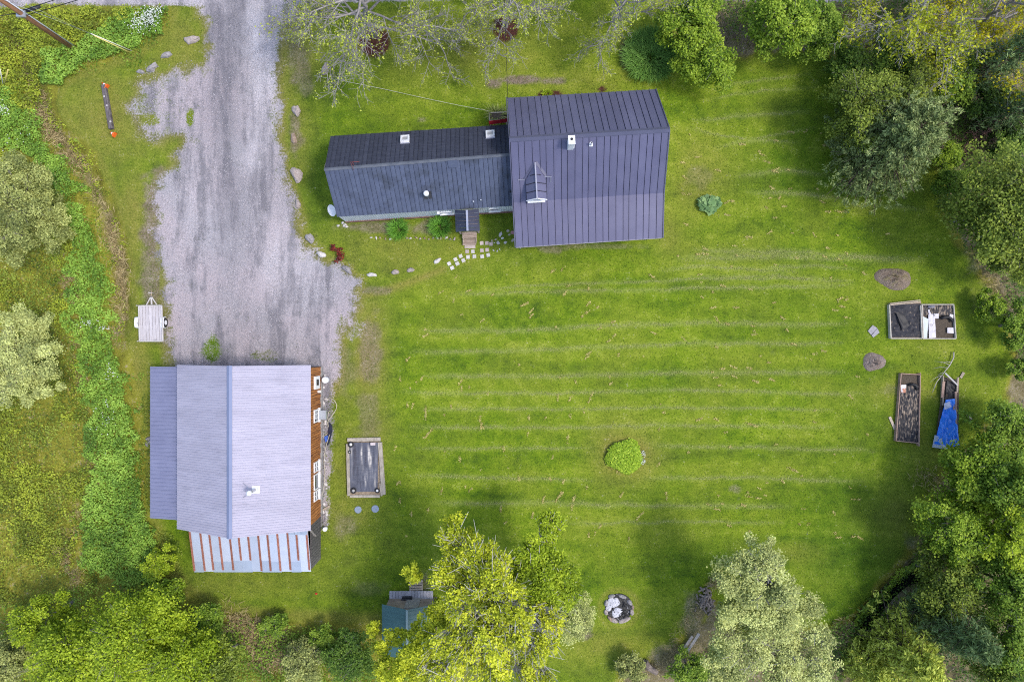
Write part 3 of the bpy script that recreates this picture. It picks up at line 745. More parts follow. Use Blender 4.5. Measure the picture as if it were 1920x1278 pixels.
for i in range(NW_):
    a, b_ = i / NW_, (i + 1) / NW_
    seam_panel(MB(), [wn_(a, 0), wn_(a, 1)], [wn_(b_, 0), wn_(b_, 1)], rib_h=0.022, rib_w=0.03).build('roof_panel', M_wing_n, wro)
    k = 0.55 + 0.10 * math.sin(i * 1.7) + rr.uniform(-.03, .03)           # two lengths of sheet, lower one tucked under
    if 3 < i < 38 and i % 5 != 2:
        seam_panel(MB(), [ws_(a, 0) + upL * .012, ws_(a, k) + upL * .012], [ws_(b_, 0) + upL * .012, ws_(b_, k) + upL * .012], rib_h=0.022, rib_w=0.03).build('roof_panel', M_wing_s, wro)
        seam_panel(MB(), [ws_(a, k - .01), ws_(a, 1)], [ws_(b_, k - .01), ws_(b_, 1)], rib_h=0.03, rib_w=0.03).build('roof_panel', M_wing_s, wro)
    else:
        seam_panel(MB(), [ws_(a, 0), ws_(a, 1)], [ws_(b_, 0), ws_(b_, 1)], rib_h=0.034, rib_w=0.03).build('roof_panel', M_wing_s, wro)
rcw = MB(); 
rcw.slab([wn_(0, .04) + upL * .05, wn_(1, .04) + upL * .05, wn_(1, 0) + upL * .07, wn_(0, 0) + upL * .07], 0.02)
rcw.slab([wn_(0, 0) + upL * .07, wn_(1, 0) + upL * .07, ws_(1, .035) + upL * .05, ws_(0, .035) + upL * .05], 0.02)
rcw.build('ridge_cap', pmat('grey_ridge', (0.10, 0.11, 0.14), (0.16, 0.17, 0.20), 2, rough=0.5), wro)
pt = MB(); pt.slab([ws_(.66, .03) + upL * .09, ws_(.715, .03) + upL * .09, ws_(.712, .17) + upL * .075, ws_(.664, .17) + upL * .075][::-1], 0.02); pt.build('roof_patch', M_wing_s, wro)
# skylights
for (sx, fy) in ((0.4245, 0.70), (0.8955, 0.665)):
    c = wn_(sx, fy); e1 = (wn_(sx + .01, fy) - c).normalized(); e2 = (wn_(sx, fy + .01) - c).normalized(); nn = e2.cross(e1) if e2.cross(e1).z > 0 else e1.cross(e2)
    R = Matrix((e1, e2, nn)).transposed()
    fr = MB()
    for sg in (-1, 1):
        fr.box(c + e1 * sg * .21 + nn * .09, (0.09, 0.62, 0.18), mat=R); fr.box(c + e2 * sg * .265 + nn * .088, (0.33, 0.09, 0.176), mat=R)
    fo = fr.build('skylight', M_white, wing)
    MB().box(c + nn * .12, (0.33, 0.44, 0.02), mat=R).build('pane', M_grey_glass, fo)
    fl = MB(); fl.box(c - e2 * .36 + nn * .03, (0.56, 0.10, 0.02), mat=R); fl.build('flashing', M_flash, fo)
# roof vent with white cap, small pipes
def wing_s_at(px, py):
    z = 3.2
    for _ in range(15):
        p = W(px, py, z)
        best = None
        s = (p - wRL).dot((wRR - wRL).normalized()) / (wRR - wRL).length
        r_ = lerp(wRL, wRR, s); e_ = lerp(wSW, wSE, s); d = Vector((e_.x - r_.x, e_.y - r_.y, 0))
        f = Vector((p.x - r_.x, p.y - r_.y, 0)).dot(d) / d.length_squared
        z = lerp(r_.z, e_.z, f)
    return W(px, py, z)
vb = wing_s_at(801, 366)
vo = MB().tube([vb - upL * .05, vb + upL * .42], 0.11, 12).build('roof_vent', M_galv, wing)
MB().tube([vb + upL * .40, vb + upL * .55, vb + upL * .60], [0.16, 0.16, 0.09], 16).build('vent_cap', M_white, vo)
vfl = MB(); vfl.box(vb + upL * .02, (0.5, 0.5, 0.03), mat=Matrix((wxe, (ws_(.5, 1) - ws_(.5, 0)).normalized(), wxe.cross((ws_(.5, 1) - ws_(.5, 0)).normalized()))).transposed()); vfl.build('flashing', pmat('tar', (0.03, 0.03, 0.035), (0.06, 0.06, 0.07), 5, rough=0.7), vo)
for (x, y) in ((888, 379), (902, 376), (957, 360)):
    p = wing_s_at(x, y); po = MB().tube([p - upL * .04, p + upL * .22], 0.04, 8).build('vent_pipe', M_galv if x < 950 else M_black, wing)
# red antenna bracket at the left end of the ridge
an = MB(); ab = W(664, 311, 4.45); an.tube([ab, ab + Vector((0.02, 0.05, .45))], 0.02, 6); an.tube([ab + Vector((-.12, .1, .42)), ab + Vector((.4, .12, .45))], 0.015, 6); an.tube([ab + Vector((-.1, .1, .42)), ab + Vector((-.02, -.25, .05))], 0.014, 6)
an.build('antenna_bracket', pmat('rusty_red', (0.14, 0.03, 0.03), (0.22, 0.06, 0.05), 6, rough=0.8), wing)
# wall windows on the south face
wc = W(927, 392, 1.35); sS = (wc - wSW).dot(wxe) / (wSE - wSW).length
window(wing, wq(sS, 1, 1.25), 0.62, 0.75, wnS, M_white, M_glass, 0)
wc = W(837, 399, 1.35); sS = (wc - wSW).dot(wxe) / (wSE - wSW).length
window(wing, wq(sS, 1, 1.20), 0.75, 0.5, wnS, M_white, M_grey_glass, 0)
sS2 = sS - .045; lw = MB(); lw.box(wq(sS2, 1, 1.5) + wnS * .08, (0.16, 0.16, 0.22), math.atan2(wxe.y, wxe.x)); lw.build('wall_light', M_white, wing)
window(wing, wq(.25, 0, 1.35), 0.9, 0.7, -wnS, M_white, M_glass, 1)

# ------------------------------------------------------------------ entry porch with gable roof and plank steps
PZ, PE = 2.55, 2.0
pA, pB = W(875.3, 394, PZ), W(876.7, 433, PZ)          # ridge, house end and front
def pe(x, y): return W(x, y, PE)
pl0, pl1, pr0, pr1 = pe(853, 393), pe(854.7, 435), pe(897.8, 391), pe(899.6, 433)
porch = thing('entry_porch', 'small dark gabled entry porch over plank steps at the wing door', 'porch', ((pA.x + pB.x) / 2, (pA.y + pB.y) / 2, 0))
M_porch = pmat('navy_metal_roof', (0.030, 0.034, 0.060), (0.052, 0.058, 0.092), 2, rough=0.45, var=0.12, spec=0.5)
for (e0, e1, nm) in ((pl0, pl1, 0), (pr0, pr1, 1)):
    for i in range(6):
        a, b_ = i / 6, (i + 1) / 6
        L_, R_ = [lerp(pA, pB, a), lerp(e0, e1, a)], [lerp(pA, pB, b_), lerp(e0, e1, b_)]
        seam_panel(MB(), L_, R_, th=.02, rib_h=0.035).build('roof_panel', M_porch, porch)
MB().bar(pA + upL * .05, pB + upL * .05, 0.12, 0.03).build('ridge_cap', pmat('pale_ridge', (0.26, 0.28, 0.36), (0.34, 0.36, 0.44), 2, rough=0.4), porch)
for e1 in (pl1, pr1):
    b0 = Vector((e1.x, e1.y + 0.22, 0)); b0.x += 0.16 if e1 is pl1 else -0.16
    MB().box(b0 + Vector((0, 0, .97)), (0.1, 0.1, 1.94)).build('post', M_wood_tan, porch)
gb = MB(); gb.add([pl1 + Vector((.05, .03, 0)), pr1 + Vector((-.05, .03, 0)), pB + Vector((0, .03, -.05))], [(0, 1, 2)]); gb.build('gable', M_white, porch)
dk = W(876, 405, 0.35)
dfr = MB(); dfr.box((dk.x, dk.y + .1, .2), (1.25, 1.5, 0.3)); dfr.build('deck', M_deck, porch)
stp = thing('wooden_steps', 'weathered plank steps in front of the small entry porch', 'steps', (W(881, 445).x, W(881, 445).y, 0))
sc_ = W(880.5, 446, 0.3)
for i in range(6):
    y = W(880, 436 + i * 2.95, 0.36).y; z = 0.36 if i < 4 else 0.2
    MB().box((sc_.x, y, z), (0.90 - 0.0 * i, 0.088, 0.035), 0.03).build('plank', M_deck, stp)
for i in range(3):
    y = W(880, 453.0 + i * 2.4, 0.2).y - .02
    MB().box((sc_.x - .02, y, .17), (0.84, 0.075, 0.03), 0.03).build('plank', M_deck, stp)
for sx in (-1, 1):
    MB().box((sc_.x + sx * .40, sc_.y, .15), (0.05, 0.6, 0.28)).build('stringer', M_wood_tan, stp)

# red canopy board and planter in the corner between the wing and the house
rcn = thing('red_canopy', 'dark red painted canopy over the back door between wing and house', 'canopy', W(936, 231, 0))
cm_ = MB(); cm_.slab([W(917.5, 233.8, 2.3), W(953, 228.8, 2.3), W(953, 222.0, 2.55), W(916, 227.0, 2.55)], 0.05); cm_.build('canopy_board', pmat('red_board', (0.22, 0.010, 0.016), (0.30, 0.018, 0.024), 2, rough=0.4), rcn)
for x in (920, 950):
    q = W(x, 229, 2.3); MB().bar(q + upL * .02, Vector((q.x, q.y - .35, 1.95)), 0.05, 0.05).build('bracket', M_wood_tan, rcn)

# ------------------------------------------------------------------ barn
BX0, BXR, BX1, BY0, BY1 = -19.80, -15.89, -11.79, -11.10, -1.41
BZ0, BZR, BZ1 = 2.65, 4.62, 3.0
barn = thing('barn', 'barn with pale ribbed metal roof and orange brown board wall', 'barn', (-15.9, -6.2, 0))
M_barn_roof = pmat('pale_steel_roof', (0.385, 0.366, 0.44), (0.455, 0.432, 0.51), 0.7, stretch=(.5, 2.2, 1), c3=(.33, .315, .38), c3scale=1.3, c3lo=.52, c3hi=.85, rough=0.8, var=0.035, detail=5, spec=0.1)
M_lean_roof = pmat('blue_grey_steel_roof', (0.185, 0.192, 0.290), (0.225, 0.232, 0.340), 0.9, rough=0.55, var=0.03)
M_barn_wall = pmat('barn_board', (0.16, 0.10, 0.065), (0.28, 0.19, 0.13), 2, stretch=(1, 8, .5), rough=0.85)
def ribbed_sheet(parent, a0, a1, b0, b1, mat, ribs, name='roof_sheet', rib=0.022, rw=0.035, th=0.02):
    """ribbed sheet: a0-a1 upper edge, b0-b1 lower edge; ribs run from upper to lower edge"""
    up = (a1 - a0).cross(b0 - a0).normalized()
    if up.z < 0: up = -up
    prof = [(0.0, 0.0)]
    for i in range(ribs):
        u = (i + 0.5) / ribs; e = rw / (a1 - a0).length
        prof += [(u - e, 0.0), (u - e * .45, rib), (u + e * .45, rib), (u + e, 0.0)]
    prof += [(1.0, 0.0)]
    vs = []; fs = []; n = len(prof)
    for (u, h) in prof: vs.append(lerp(a0, a1, u) + up * h)
    for (u, h) in prof: vs.append(lerp(b0, b1, u) + up * h)
    for i in range(n - 1): fs.append((i, i + 1, n + i + 1, n + i))
    vs += [a0 - up * th, a1 - up * th, b1 - up * th, b0 - up * th]; k = 2 * n
    fs += [(k, k + 3, k + 2, k + 1), (0, n, k + 3, k), (n - 1, k + 1, k + 2, 2 * n - 1)]
    fs.append(tuple(range(n - 1, -1, -1)) + (k, k + 1)); fs.append(tuple(range(n, 2 * n)) + (k + 2, k + 3))
    m = MB().add(vs, fs)
    return m.build(name, mat, parent)
NB = 11
broof = MB()
broof.slab([Vector((BX0 + .05, BY0 + .05, BZ0 - .03)), Vector((BXR, BY0 + .05, BZR - .03)), Vector((BXR, BY1 - .05, BZR - .03)), Vector((BX0 + .05, BY1 - .05, BZ0 - .03))], 0.05)
broof.slab([Vector((BXR, BY0 + .05, BZR - .03)), Vector((BX1 - .05, BY0 + .05, BZ1 - .03)), Vector((BX1 - .05, BY1 - .05, BZ1 - .03)), Vector((BXR, BY1 - .05, BZR - .03))], 0.05)
bro = broof.build('roof', M_barn_wall, barn)
for i in range(NB):
    y0, y1 = lerp(BY1, BY0, i / NB), lerp(BY1, BY0, (i + 1) / NB) - 0.0
    lift = 0.004 * (i % 2)
    for (xe, ze) in ((BX0, BZ0), (BX1, BZ1)):
        ribbed_sheet(bro, Vector((BXR, y0 - .001, BZR + lift)), Vector((BXR, y1 + .001, BZR + lift)), Vector((xe, y0 - .001, ze + lift)), Vector((xe, y1 + .001, ze + lift)), M_barn_roof, 6, rib=0.030, rw=0.032)
rcb = MB()
rcb.slab([Vector((BXR - .16, BY0 - .02, BZR - .03)), Vector((BXR, BY0 - .02, BZR + .06)), Vector((BXR, BY1 + .02, BZR + .06)), Vector((BXR - .16, BY1 + .02, BZR - .03))], 0.015)
rcb.slab([Vector((BXR, BY0 - .02, BZR + .06)), Vector((BXR + .15, BY0 - .02, BZR - .01)), Vector((BXR + .15, BY1 + .02, BZR - .01)), Vector((BXR, BY1 + .02, BZR + .06))], 0.015)
rcb.build('ridge_cap', pmat('blue_ridge', (0.19, 0.22, 0.33), (0.23, 0.26, 0.38), 1, rough=0.8, spec=0.1), bro)
# walls
WX0, WX1, WY0, WY1 = -19.55, -12.0, -10.95, -1.6
bw = MB()
def gable(y, flip):
    p = [Vector((WX0, y, 0)), Vector((WX1, y, 0)), Vector((WX1, y, 2.88)), Vector((BXR, y, BZR - .1)), Vector((WX0, y, 2.65))]
    bw.add(p, [(0, 1, 2, 3, 4) if not flip else (4, 3, 2, 1, 0)])
gable(WY0, False); gable(WY1, True)
bw.add([Vector((WX1 - .02, WY0, 0)), Vector((WX1 - .02, WY1, 0)), Vector((WX1 - .02, WY1, 2.9)), Vector((WX1 - .02, WY0, 2.9))], [(0, 1, 2, 3)])
bw.add([Vector((WX0, WY0, 0)), Vector((WX0, WY1, 0)), Vector((WX0, WY1, 2.6)), Vector((WX0, WY0, 2.6))], [(3, 2, 1, 0)])
bwo = bw.build('wall', M_barn_wall, barn)
brd = MB(); yy = WY1; rb_ = random.Random(5)
while yy > WY0 + .05:
    wd = rb_.uniform(.11, .19); zb = 0.25 + rb_.uniform(-.06, .08)
    brd.box((WX1 + rb_.uniform(0, .014), yy - wd / 2, (zb + 2.88) / 2), (0.03, wd - .02, 2.88 - zb)); yy -= wd
stuff(brd.build('siding_boards', M_cedar, bwo))
MB().box((WX1 + .02, (WY0 + WY1) / 2, .12), (0.16, WY1 - WY0, 0.24)).build('foundation', pmat('grey_stone_footing', (0.16, 0.155, 0.15), (0.34, 0.33, 0.32), 5, rough=0.95, bmp=.5), barn)
def by(py, z=1.3): return W(592, py, z).y
window(barn, Vector((WX1 + .02, by(779), 1.30)), 0.78, 0.95, (1, 0, 0), M_white, M_glass, 2)
for (ya, wd_, bars) in ((874, .62, 1), (902, .95, 0), (928, .62, 1)):
    window(barn, Vector((WX1 + .02, by(ya), 1.30)), wd_, 0.95, (1, 0, 0), M_white, M_glass, bars, muntin_h=1 if bars else 0)
acm = MB(); acm.box((WX1 + .06, by(717), 1.25), (0.12, 0.78, 0.95)); aco = acm.build('window', M_white, barn)
MB().box((WX1 + .10, by(717) + .02, 1.30), (0.10, 0.36, 0.42)).build('vent_grille', M_black, aco)
vh = MB(); vh.box((WX1 + .12, by(734.5), .9), (0.18, 0.14, 0.14)); vh.build('dryer_vent', M_white, barn)
ab_ = MB(); ab_.box((WX1 + .30, by(779), 0.72), (0.42, 0.55, 0.32)); ab_.build('air_conditioner', M_galv, barn)
# stove pipe with cap, flashing plate and two braces
zc_ = lerp(BZR, BZ1, 0.52); pb = W(483.8, 914.5, 3.75); 
fx = (pb.x - BXR) / (BX1 - BXR); pb.z = lerp(BZR, BZ1, fx)
sp_ = MB(); slope = Vector((BX1 - BXR, 0, BZ1 - BZR)).normalized(); nrm_ = Vector((-slope.z, 0, slope.x))
if nrm_.z < 0: nrm_ = -nrm_
Rb = Matrix((slope, Vector((0, 1, 0)), nrm_)).transposed()
sp_.tube([pb - upL * .02, pb + upL * 0.95], 0.085, 14); spo = sp_.build('stove_pipe', pmat('bright_steel', (0.5, 0.5, 0.52), (0.6, 0.6, 0.62), 3, rough=0.3, metallic=0.7), barn)
MB().box(pb + nrm_ * .035, (0.42, 0.42, 0.02), mat=Rb).build('flashing', M_white, spo)
MB().tube([pb + upL * .02, pb + upL * .14], [0.15, 0.10], 14).build('collar', M_white, spo)
MB().tube([pb + upL * .93, pb + upL * 1.03, pb + upL * 1.08], [0.15, 0.15, 0.08], 14).build('pipe_cap', M_white, spo)
for dy in (0.42, -0.42):
    q = pb + Vector((-.62, dy, 0)); q.z = lerp(BZR, BZ1, (q.x - BXR) / (BX1 - BXR)) + .02
    MB().tube([pb + upL * .6, q], 0.012, 5).build('brace', M_galv, spo)

# lean-to along the barn's left side
lean = thing('barn_lean_to', 'blue grey metal roofed lean-to along the left side of the barn', 'lean-to', (-20.6, -6.1, 0))
LY0, LY1, LXo, LXi = -10.65, -1.54, -21.78, -19.62
lr = MB(); lr.slab([Vector((LXo + .05, LY0 + .05, 1.87)), Vector((LXi, LY0 + .05, 2.38)), Vector((LXi, LY1 - .05, 2.38)), Vector((LXo + .05, LY1 - .05, 1.87))], 0.05)
lro = lr.build('roof', M_barn_wall, lean)
for i in range(10):
    y0, y1 = lerp(LY1, LY0, i / 10), lerp(LY1, LY0, (i + 1) / 10); lift = .03 + .004 * (i % 2)
    ribbed_sheet(lro, Vector((LXi, y0 - .001, 2.38 + lift)), Vector((LXi, y1 + .001, 2.38 + lift)), Vector((LXo, y0 - .001, 1.87 + lift)), Vector((LXo, y1 + .001, 1.87 + lift)), M_lean_roof, 4, rib=0.03, rw=0.045)
lwm = MB()
for (a, b_) in (((LXo + .25, LY0 + .1), (LXo + .25, LY1 - .1)), ((LXo + .25, LY0 + .1), (LXi, LY0 + .1)), ((LXo + .25, LY1 - .1), (LXi, LY1 - .1))):
    lwm.bar(Vector((*a, .92)), Vector((*b_, .92)), 0.06, 1.84)
lwm.build('wall', M_wood_dark, lean)

# shed roof of old galvanised sheets with rusty strips, against the barn's lower end
sh = thing('barn_back_shed', 'shed of galvanised roof sheets with rust red strips behind the barn', 'shed', (-15.6, -12.5, 0))
SX0, SX1, SY0, SY1, SZ0, SZ1 = -19.08, -12.06, -13.87, -10.98, 2.0, 2.72
def shp(x, f, dz=0): return Vector((x, lerp(SY1, SY0, f), lerp(SZ1, SZ0, f) + dz))
srm = MB(); srm.slab([shp(SX0 + .03, 1 - .01, -.03), shp(SX1 - .03, 1 - .01, -.03), shp(SX1 - .03, 0, -.03), shp(SX0 + .03, 0, -.03)], 0.05)
sro = srm.build('roof', M_wood_grey, sh)
NS = 12; rs_ = random.Random(9)
M_galv2 = [pmat('galvanised_sheet_%d' % i, c, tuple(v * 1.12 for v in c), 2, rough=0.45, metallic=0.4, spec=0.5, var=.05) for i, c in enumerate([(0.50, 0.54, 0.62), (0.56, 0.59, 0.66), (0.40, 0.45, 0.53)])]
for i in range(NS):
    x0, x1 = lerp(SX0, SX1, i / NS), lerp(SX0, SX1, (i + 1) / NS)
    k = (0.76, 0.97, 0.97)[i % 3] if i % 2 else 0.76
    k = rs_.choice((.74, .76, .985))
    m = MB(); m.slab([shp(x0 + .002, 0, .012), shp(x0 + .002, k, .012), shp(x1 - .002, k, .012), shp(x1 - .002, 0, .012)], .01); m.build('roof_sheet', M_galv2[i % 2], sro)
    if k < .9:
        m = MB(); m.slab([shp(x0 + .002, k - .03, 0), shp(x0 + .002, 1, 0), shp(x1 - .002, 1, 0), shp(x1 - .002, k - .03, 0)], .01); m.build('roof_sheet', M_galv2[2], sro)
for i in range(NS + 1):
    x = lerp(SX0 + .06, SX1 - .10, i / NS) + rs_.uniform(-.03, .03); k0 = 0.02 if i % 4 else 0.10; k1 = rs_.choice((.73, .95, .97))
    m = MB(); m.slab([shp(x - .055, k0, .04), shp(x - .055, k1, .04), shp(x + .055, k1, .04), shp(x + .055, k0, .04)], .02); m.build('rusty_strip', M_rust, sro)
for k in range(3):
    m = MB(); x0 = SX1 - 1.15 + k * .38
    m.slab([shp(x0, -.04, .06 + k * .012), shp(x0, .16, .05 + k * .012), shp(x0 + .36, .16, .05 + k * .012), shp(x0 + .36, -.04, .06 + k * .012)], .01); m.build('roof_sheet', M_galv2[2], sro)
swm = MB()
for (a, b_) in (((SX1 - .05, SY0 + .15), (SX1 - .05, SY1)), ((SX0 + .1, SY0 + .15), (SX1 - .05, SY0 + .15)), ((SX0 + .1, SY0 + .15), (SX0 + .1, SY1))):
    swm.bar(Vector((*a, .96)), Vector((*b_, .96)), 0.05, 1.92)
swo = swm.build('wall', M_wood_dark, sh)
yy = SY1
while yy > SY0 + .25:
    wd = rs_.uniform(.16, .26)
    MB().box((SX1 + .005, yy - wd / 2, .96 + rs_.uniform(-.03, .03)), (0.03, wd - .02, 1.9)).build('plank', M_wood_dark, swo); yy -= wd
MB().bar(Vector((SX1 + .05, SY1 - .3, 2.3)), Vector((SX1 + .09, SY1 - .9, 1.4)), .12, .03).build('plank', M_wood_grey, swo)

# ------------------------------------------------------------------ green roofed garden shed with a little deck
gs = thing('garden_shed', 'small shed with green metal gable roof under the yellow green tree', 'shed', (W(760, 1160).x, W(760, 1160).y, 0))
gA = W(763, 1142.5, 2.75); gB = gA + Vector((0, -3.0, 0))
gl0 = W(716, 1132, 2.1); gl1 = gl0 + Vector((0.02, -3.0, 0)); gr0 = gA + Vector((gA.x - gl0.x, gl0.y - gA.y, 2.1 - 2.75)); gr1 = gr0 + Vector((0, -3, 0))
M_green = pmat('green_steel_roof', (0.045, 0.110, 0.105), (0.065, 0.145, 0.135), 1.5, rough=0.45, var=0.08, spec=.5)
for i in range(6):
    a, b_ = i / 6, (i + 1) / 6
    for (e0, e1) in ((gl0, gl1), (gr0, gr1)):
        ribbed_sheet(gs, lerp(gA, gB, a), lerp(gA, gB, b_), lerp(e0, e1, a), lerp(e0, e1, b_), M_green, 2, rib=.012, rw=.03)
MB().bar(gA + upL * .03, gB + upL * .03, .12, .03).build('ridge_cap', pmat('pale_green', (0.22, 0.30, 0.30), (0.28, 0.36, 0.36), 2, rough=.4), gs)
gw = MB(); gx0, gx1, gy0, gy1 = gl0.x + .12, gr0.x - .12, gl1.y + .15, gl0.y - .35
gw.add([Vector((gx0, gy1, 0)), Vector((gx1, gy1, 0)), Vector((gx1, gy1, 2.1)), Vector((gA.x, gy1, 2.68)), Vector((gx0, gy1, 2.1))], [(4, 3, 2, 1, 0)])
gw.add([Vector((gx0, gy0, 0)), Vector((gx1, gy0, 0)), Vector((gx1, gy0, 2.1)), Vector((gA.x, gy0, 2.68)), Vector((gx0, gy0, 2.1))], [(0, 1, 2, 3, 4)])
for x in (gx0, gx1): gw.add([Vector((x, gy0, 0)), Vector((x, gy1, 0)), Vector((x, gy1, 2.1)), Vector((x, gy0, 2.1))], [(0, 1, 2, 3)])
gw.build('wall', pmat('shed_boards', (.20, .15, .11), (.33, .26, .20), 3, rough=.85), gs)
MB().box((gA.x + .1, gy1 + .03, .95), (.85, .05, 1.9)).build('door', M_wood_grey, gs)
dko = thing('shed_deck', 'grey plank deck in front of the green roofed shed', 'deck', (W(760, 1128).x, W(760, 1128).y, 0))
p0, p1 = W(730, 1115, .3), W(812, 1146, .3)
npk = 14
for i in range(npk):
    x = lerp(p0.x, p1.x, (i + .5) / npk)
    MB().box((x, (p0.y + p1.y) / 2, .28), ((p1.x - p0.x) / npk - .015, p0.y - p1.y + .5, .04)).build('plank', pmat('silvery_planks', (.36, .34, .36), (.50, .48, .50), 3, stretch=(6, 1, 1), rough=.85, var=.15), dko)
MB().box(((p0.x + p1.x) / 2, (p0.y + p1.y) / 2, .12), (p1.x - p0.x - .1, p0.y - p1.y, .24)).build('deck_frame', M_wood_dark, dko)
tp = W(736, 1131, .4); tb = MB(); tb.tube([tp - upL * .12, tp + upL * .10], [.20, .26], 18, caps=False); tb.tube([tp - upL * .115, tp - upL * .09], [.21, .21], 18)
single(tb, 'blue_tub', pmat('blue_tub', (.10, .16, .30), (.14, .21, .38), 3, rough=.4), Vector((tp.x, tp.y, .3)), 'round blue plastic tub on the deck of the green roofed shed', 'tub')
gp = W(763, 1128, .5); gm = MB(); gm.box((gp.x, gp.y, .42), (.62, .62, .24)); gm.box((gp.x, gp.y, .57), (.66, .5, .10))
go = thing('barbecue_grill', 'black barbecue grill on the deck of the green roofed shed', 'grill', Vector((gp.x, gp.y, .3)))
gm.build('body', M_black, go, bevel=.03)
for i in range(7): MB().box((gp.x - .27 + i * .09, gp.y, .635), (.03, .46, .02)).build('grate_bar', pmat('grate', (.05, .045, .045), (.16, .15, .15), 8, rough=.6), go)
wpb = W(780, 1105, .2)
pal = thing('plank_pallet', 'tan wooden pallet lying beside the shed deck under leaves', 'pallet', Vector((wpb.x, wpb.y, 0)))
for i in range(7): MB().box((wpb.x, wpb.y + .5 - i * .16, .16), (.85, .12, .03), .05).build('slat', M_wood_tan, pal)
for k in (-1, 0, 1): MB().box((wpb.x + k * .38, wpb.y + .02, .08), (.06, 1.1, .12), .05).build('bearer', M_wood_tan, pal)

# ------------------------------------------------------------------ stones and boulders
def rock_mb(c, lx, ly, lz, ang, seed, facet=0.34):
    rg = np.random.default_rng(seed); nu, nv = 12, 7
    ph = rg.uniform(0, 9, 6); am = rg.uniform(.3, 1, 6) * facet
    vs = []; ca, sa = math.cos(ang), math.sin(ang)
    for j in range(nv):
        v = (j / (nv - 1)) * math.pi * 0.62
        for i in range(nu):
            u = i / nu * 2 * math.pi
            r = 1 + am[0] * math.sin(2 * u + ph[0]) * .5 + am[1] * math.sin(3 * u + ph[1] + v) * .5 + am[2] * math.sin(5 * u + ph[2] - 2 * v) * .3 + rg.normal() * facet * .12
            x, y, z = math.sin(v) * math.cos(u) * r, math.sin(v) * math.sin(u) * r, (math.cos(v) * (1 + .15 * math.sin(u + ph[3])) + .15)
            x, y, z = x * lx / 2, y * ly / 2, z * lz
            vs.append((c[0] + x * ca - y * sa, c[1] + x * sa + y * ca, c[2] + z - .02))
    fs = [(j * nu + i, (j + 1) * nu + i, (j + 1) * nu + (i + 1) % nu, j * nu + (i + 1) % nu) for j in range(nv - 1) for i in range(nu)]
    return MB().add(vs, fs, False)
ROCKM = [pmat('pink_granite', (0.30, 0.245, 0.22), (0.46, 0.39, 0.355), 9, rough=.9, bmp=.5, bdist=.03, c3=(.22, .20, .19), c3scale=5),
         pmat('grey_fieldstone', (0.20, 0.185, 0.185), (0.40, 0.37, 0.37), 9, rough=.9, bmp=.5, bdist=.03, c3=(.14, .13, .12), c3scale=5),
         pmat('pale_quartz_stone', (0.48, 0.44, 0.41), (0.66, 0.62, 0.59), 9, rough=.85, bmp=.4, bdist=.02),
         pmat('brown_stone', (0.22, 0.15, 0.11), (0.40, 0.31, 0.24), 9, rough=.9, bmp=.5, bdist=.03, c3=(.3, .27, .22), c3scale=4)]
for k, (x, y, lx, ly, a, mi, hz, lab) in enumerate([
    (360, 76, 26, 16, 5, 0, .28, 'flat pinkish boulder nearest the road on the drive verge'),
    (313, 104, 19, 11, 25, 1, .24, 'brown grey boulder second from the road on the drive verge'),
    (286, 128, 21, 14, 35, 1, .28, 'angular grey boulder beside the smallest stone on the drive verge'),
    (264, 135, 15, 8, 0, 1, .18, 'smallest grey stone at the left end of the verge row'),
    (610, 130, 22, 13, 65, 0, .26, 'tan boulder below the bare tree by the driveway'),
    (556, 208, 22, 15, 95, 0, .25, 'upright oval grey pink boulder at the right edge of the driveway'),
    (551, 260, 20, 12, 105, 3, .22, 'rusty brown boulder on bare earth beside the driveway'),
    (557, 328, 32, 19, 105, 0, .34, 'largest pinkish boulder between the driveway and the wing'),
    (559, 382, 16, 11, 95, 0, .20, 'small pale boulder left of the satellite dish'),
    (581, 447, 22, 14, -55, 1, .26, 'dark split boulder at the bend of the driveway'),
    (603, 477, 18, 11, -20, 2, .22, 'whitish oval boulder left of the dark red shrub'),
    (651, 505, 20, 12, -40, 1, .26, 'dark angular boulder below the dark red shrub'),
    (697, 515, 17, 9, -5, 2, .20, 'white elongated boulder in the row on the lawn'),
    (741, 510, 14, 10, 0, 0, .20, 'pinkish round boulder next to the white elongated one'),
    (770, 506, 14, 9, 0, 0, .18, 'flat pinkish boulder in a worn patch of lawn'),
    (820, 489, 16, 8, 25, 2, .18, 'pale boulder beside the lower end of the paver path')]):
    p = G(x, y)
    single(rock_mb(p, M(lx), M(ly), hz, math.radians(a), 100 + k), 'boulder', ROCKM[mi], p, lab, 'boulder', 'boulders edging the drive and lawn')
heap = thing('stone_heap', 'little heap of small white stones at the lower left wing corner', 'stones', G(643, 421))
for k, (x, y) in enumerate([(634, 423), (642.5, 417.5), (648, 421), (650, 425), (645, 423)]):
    rock_mb(G(x, y), M(6), M(4.5), .12, k * 1.1, 300 + k).build('stone', ROCKM[2], heap)
edging = thing('stone_edging', 'row of small rough stones edging the earth bed below the wing', 'edging', W(770, 445, 0))
rg = random.Random(4)
for k in range(20):
    x = 697 + k * 8.2 + rg.uniform(-2, 2); y = 446.5 + rg.uniform(-1.5, 2)
    if 735 < x < 762 : continue
    rock_mb(G(x, y), M(rg.uniform(3.5, 7)), M(rg.uniform(3, 5)), .1, rg.uniform(0, 3), 400 + k).build('stone', ROCKM[rg.choice((0, 2, 3))], edging)

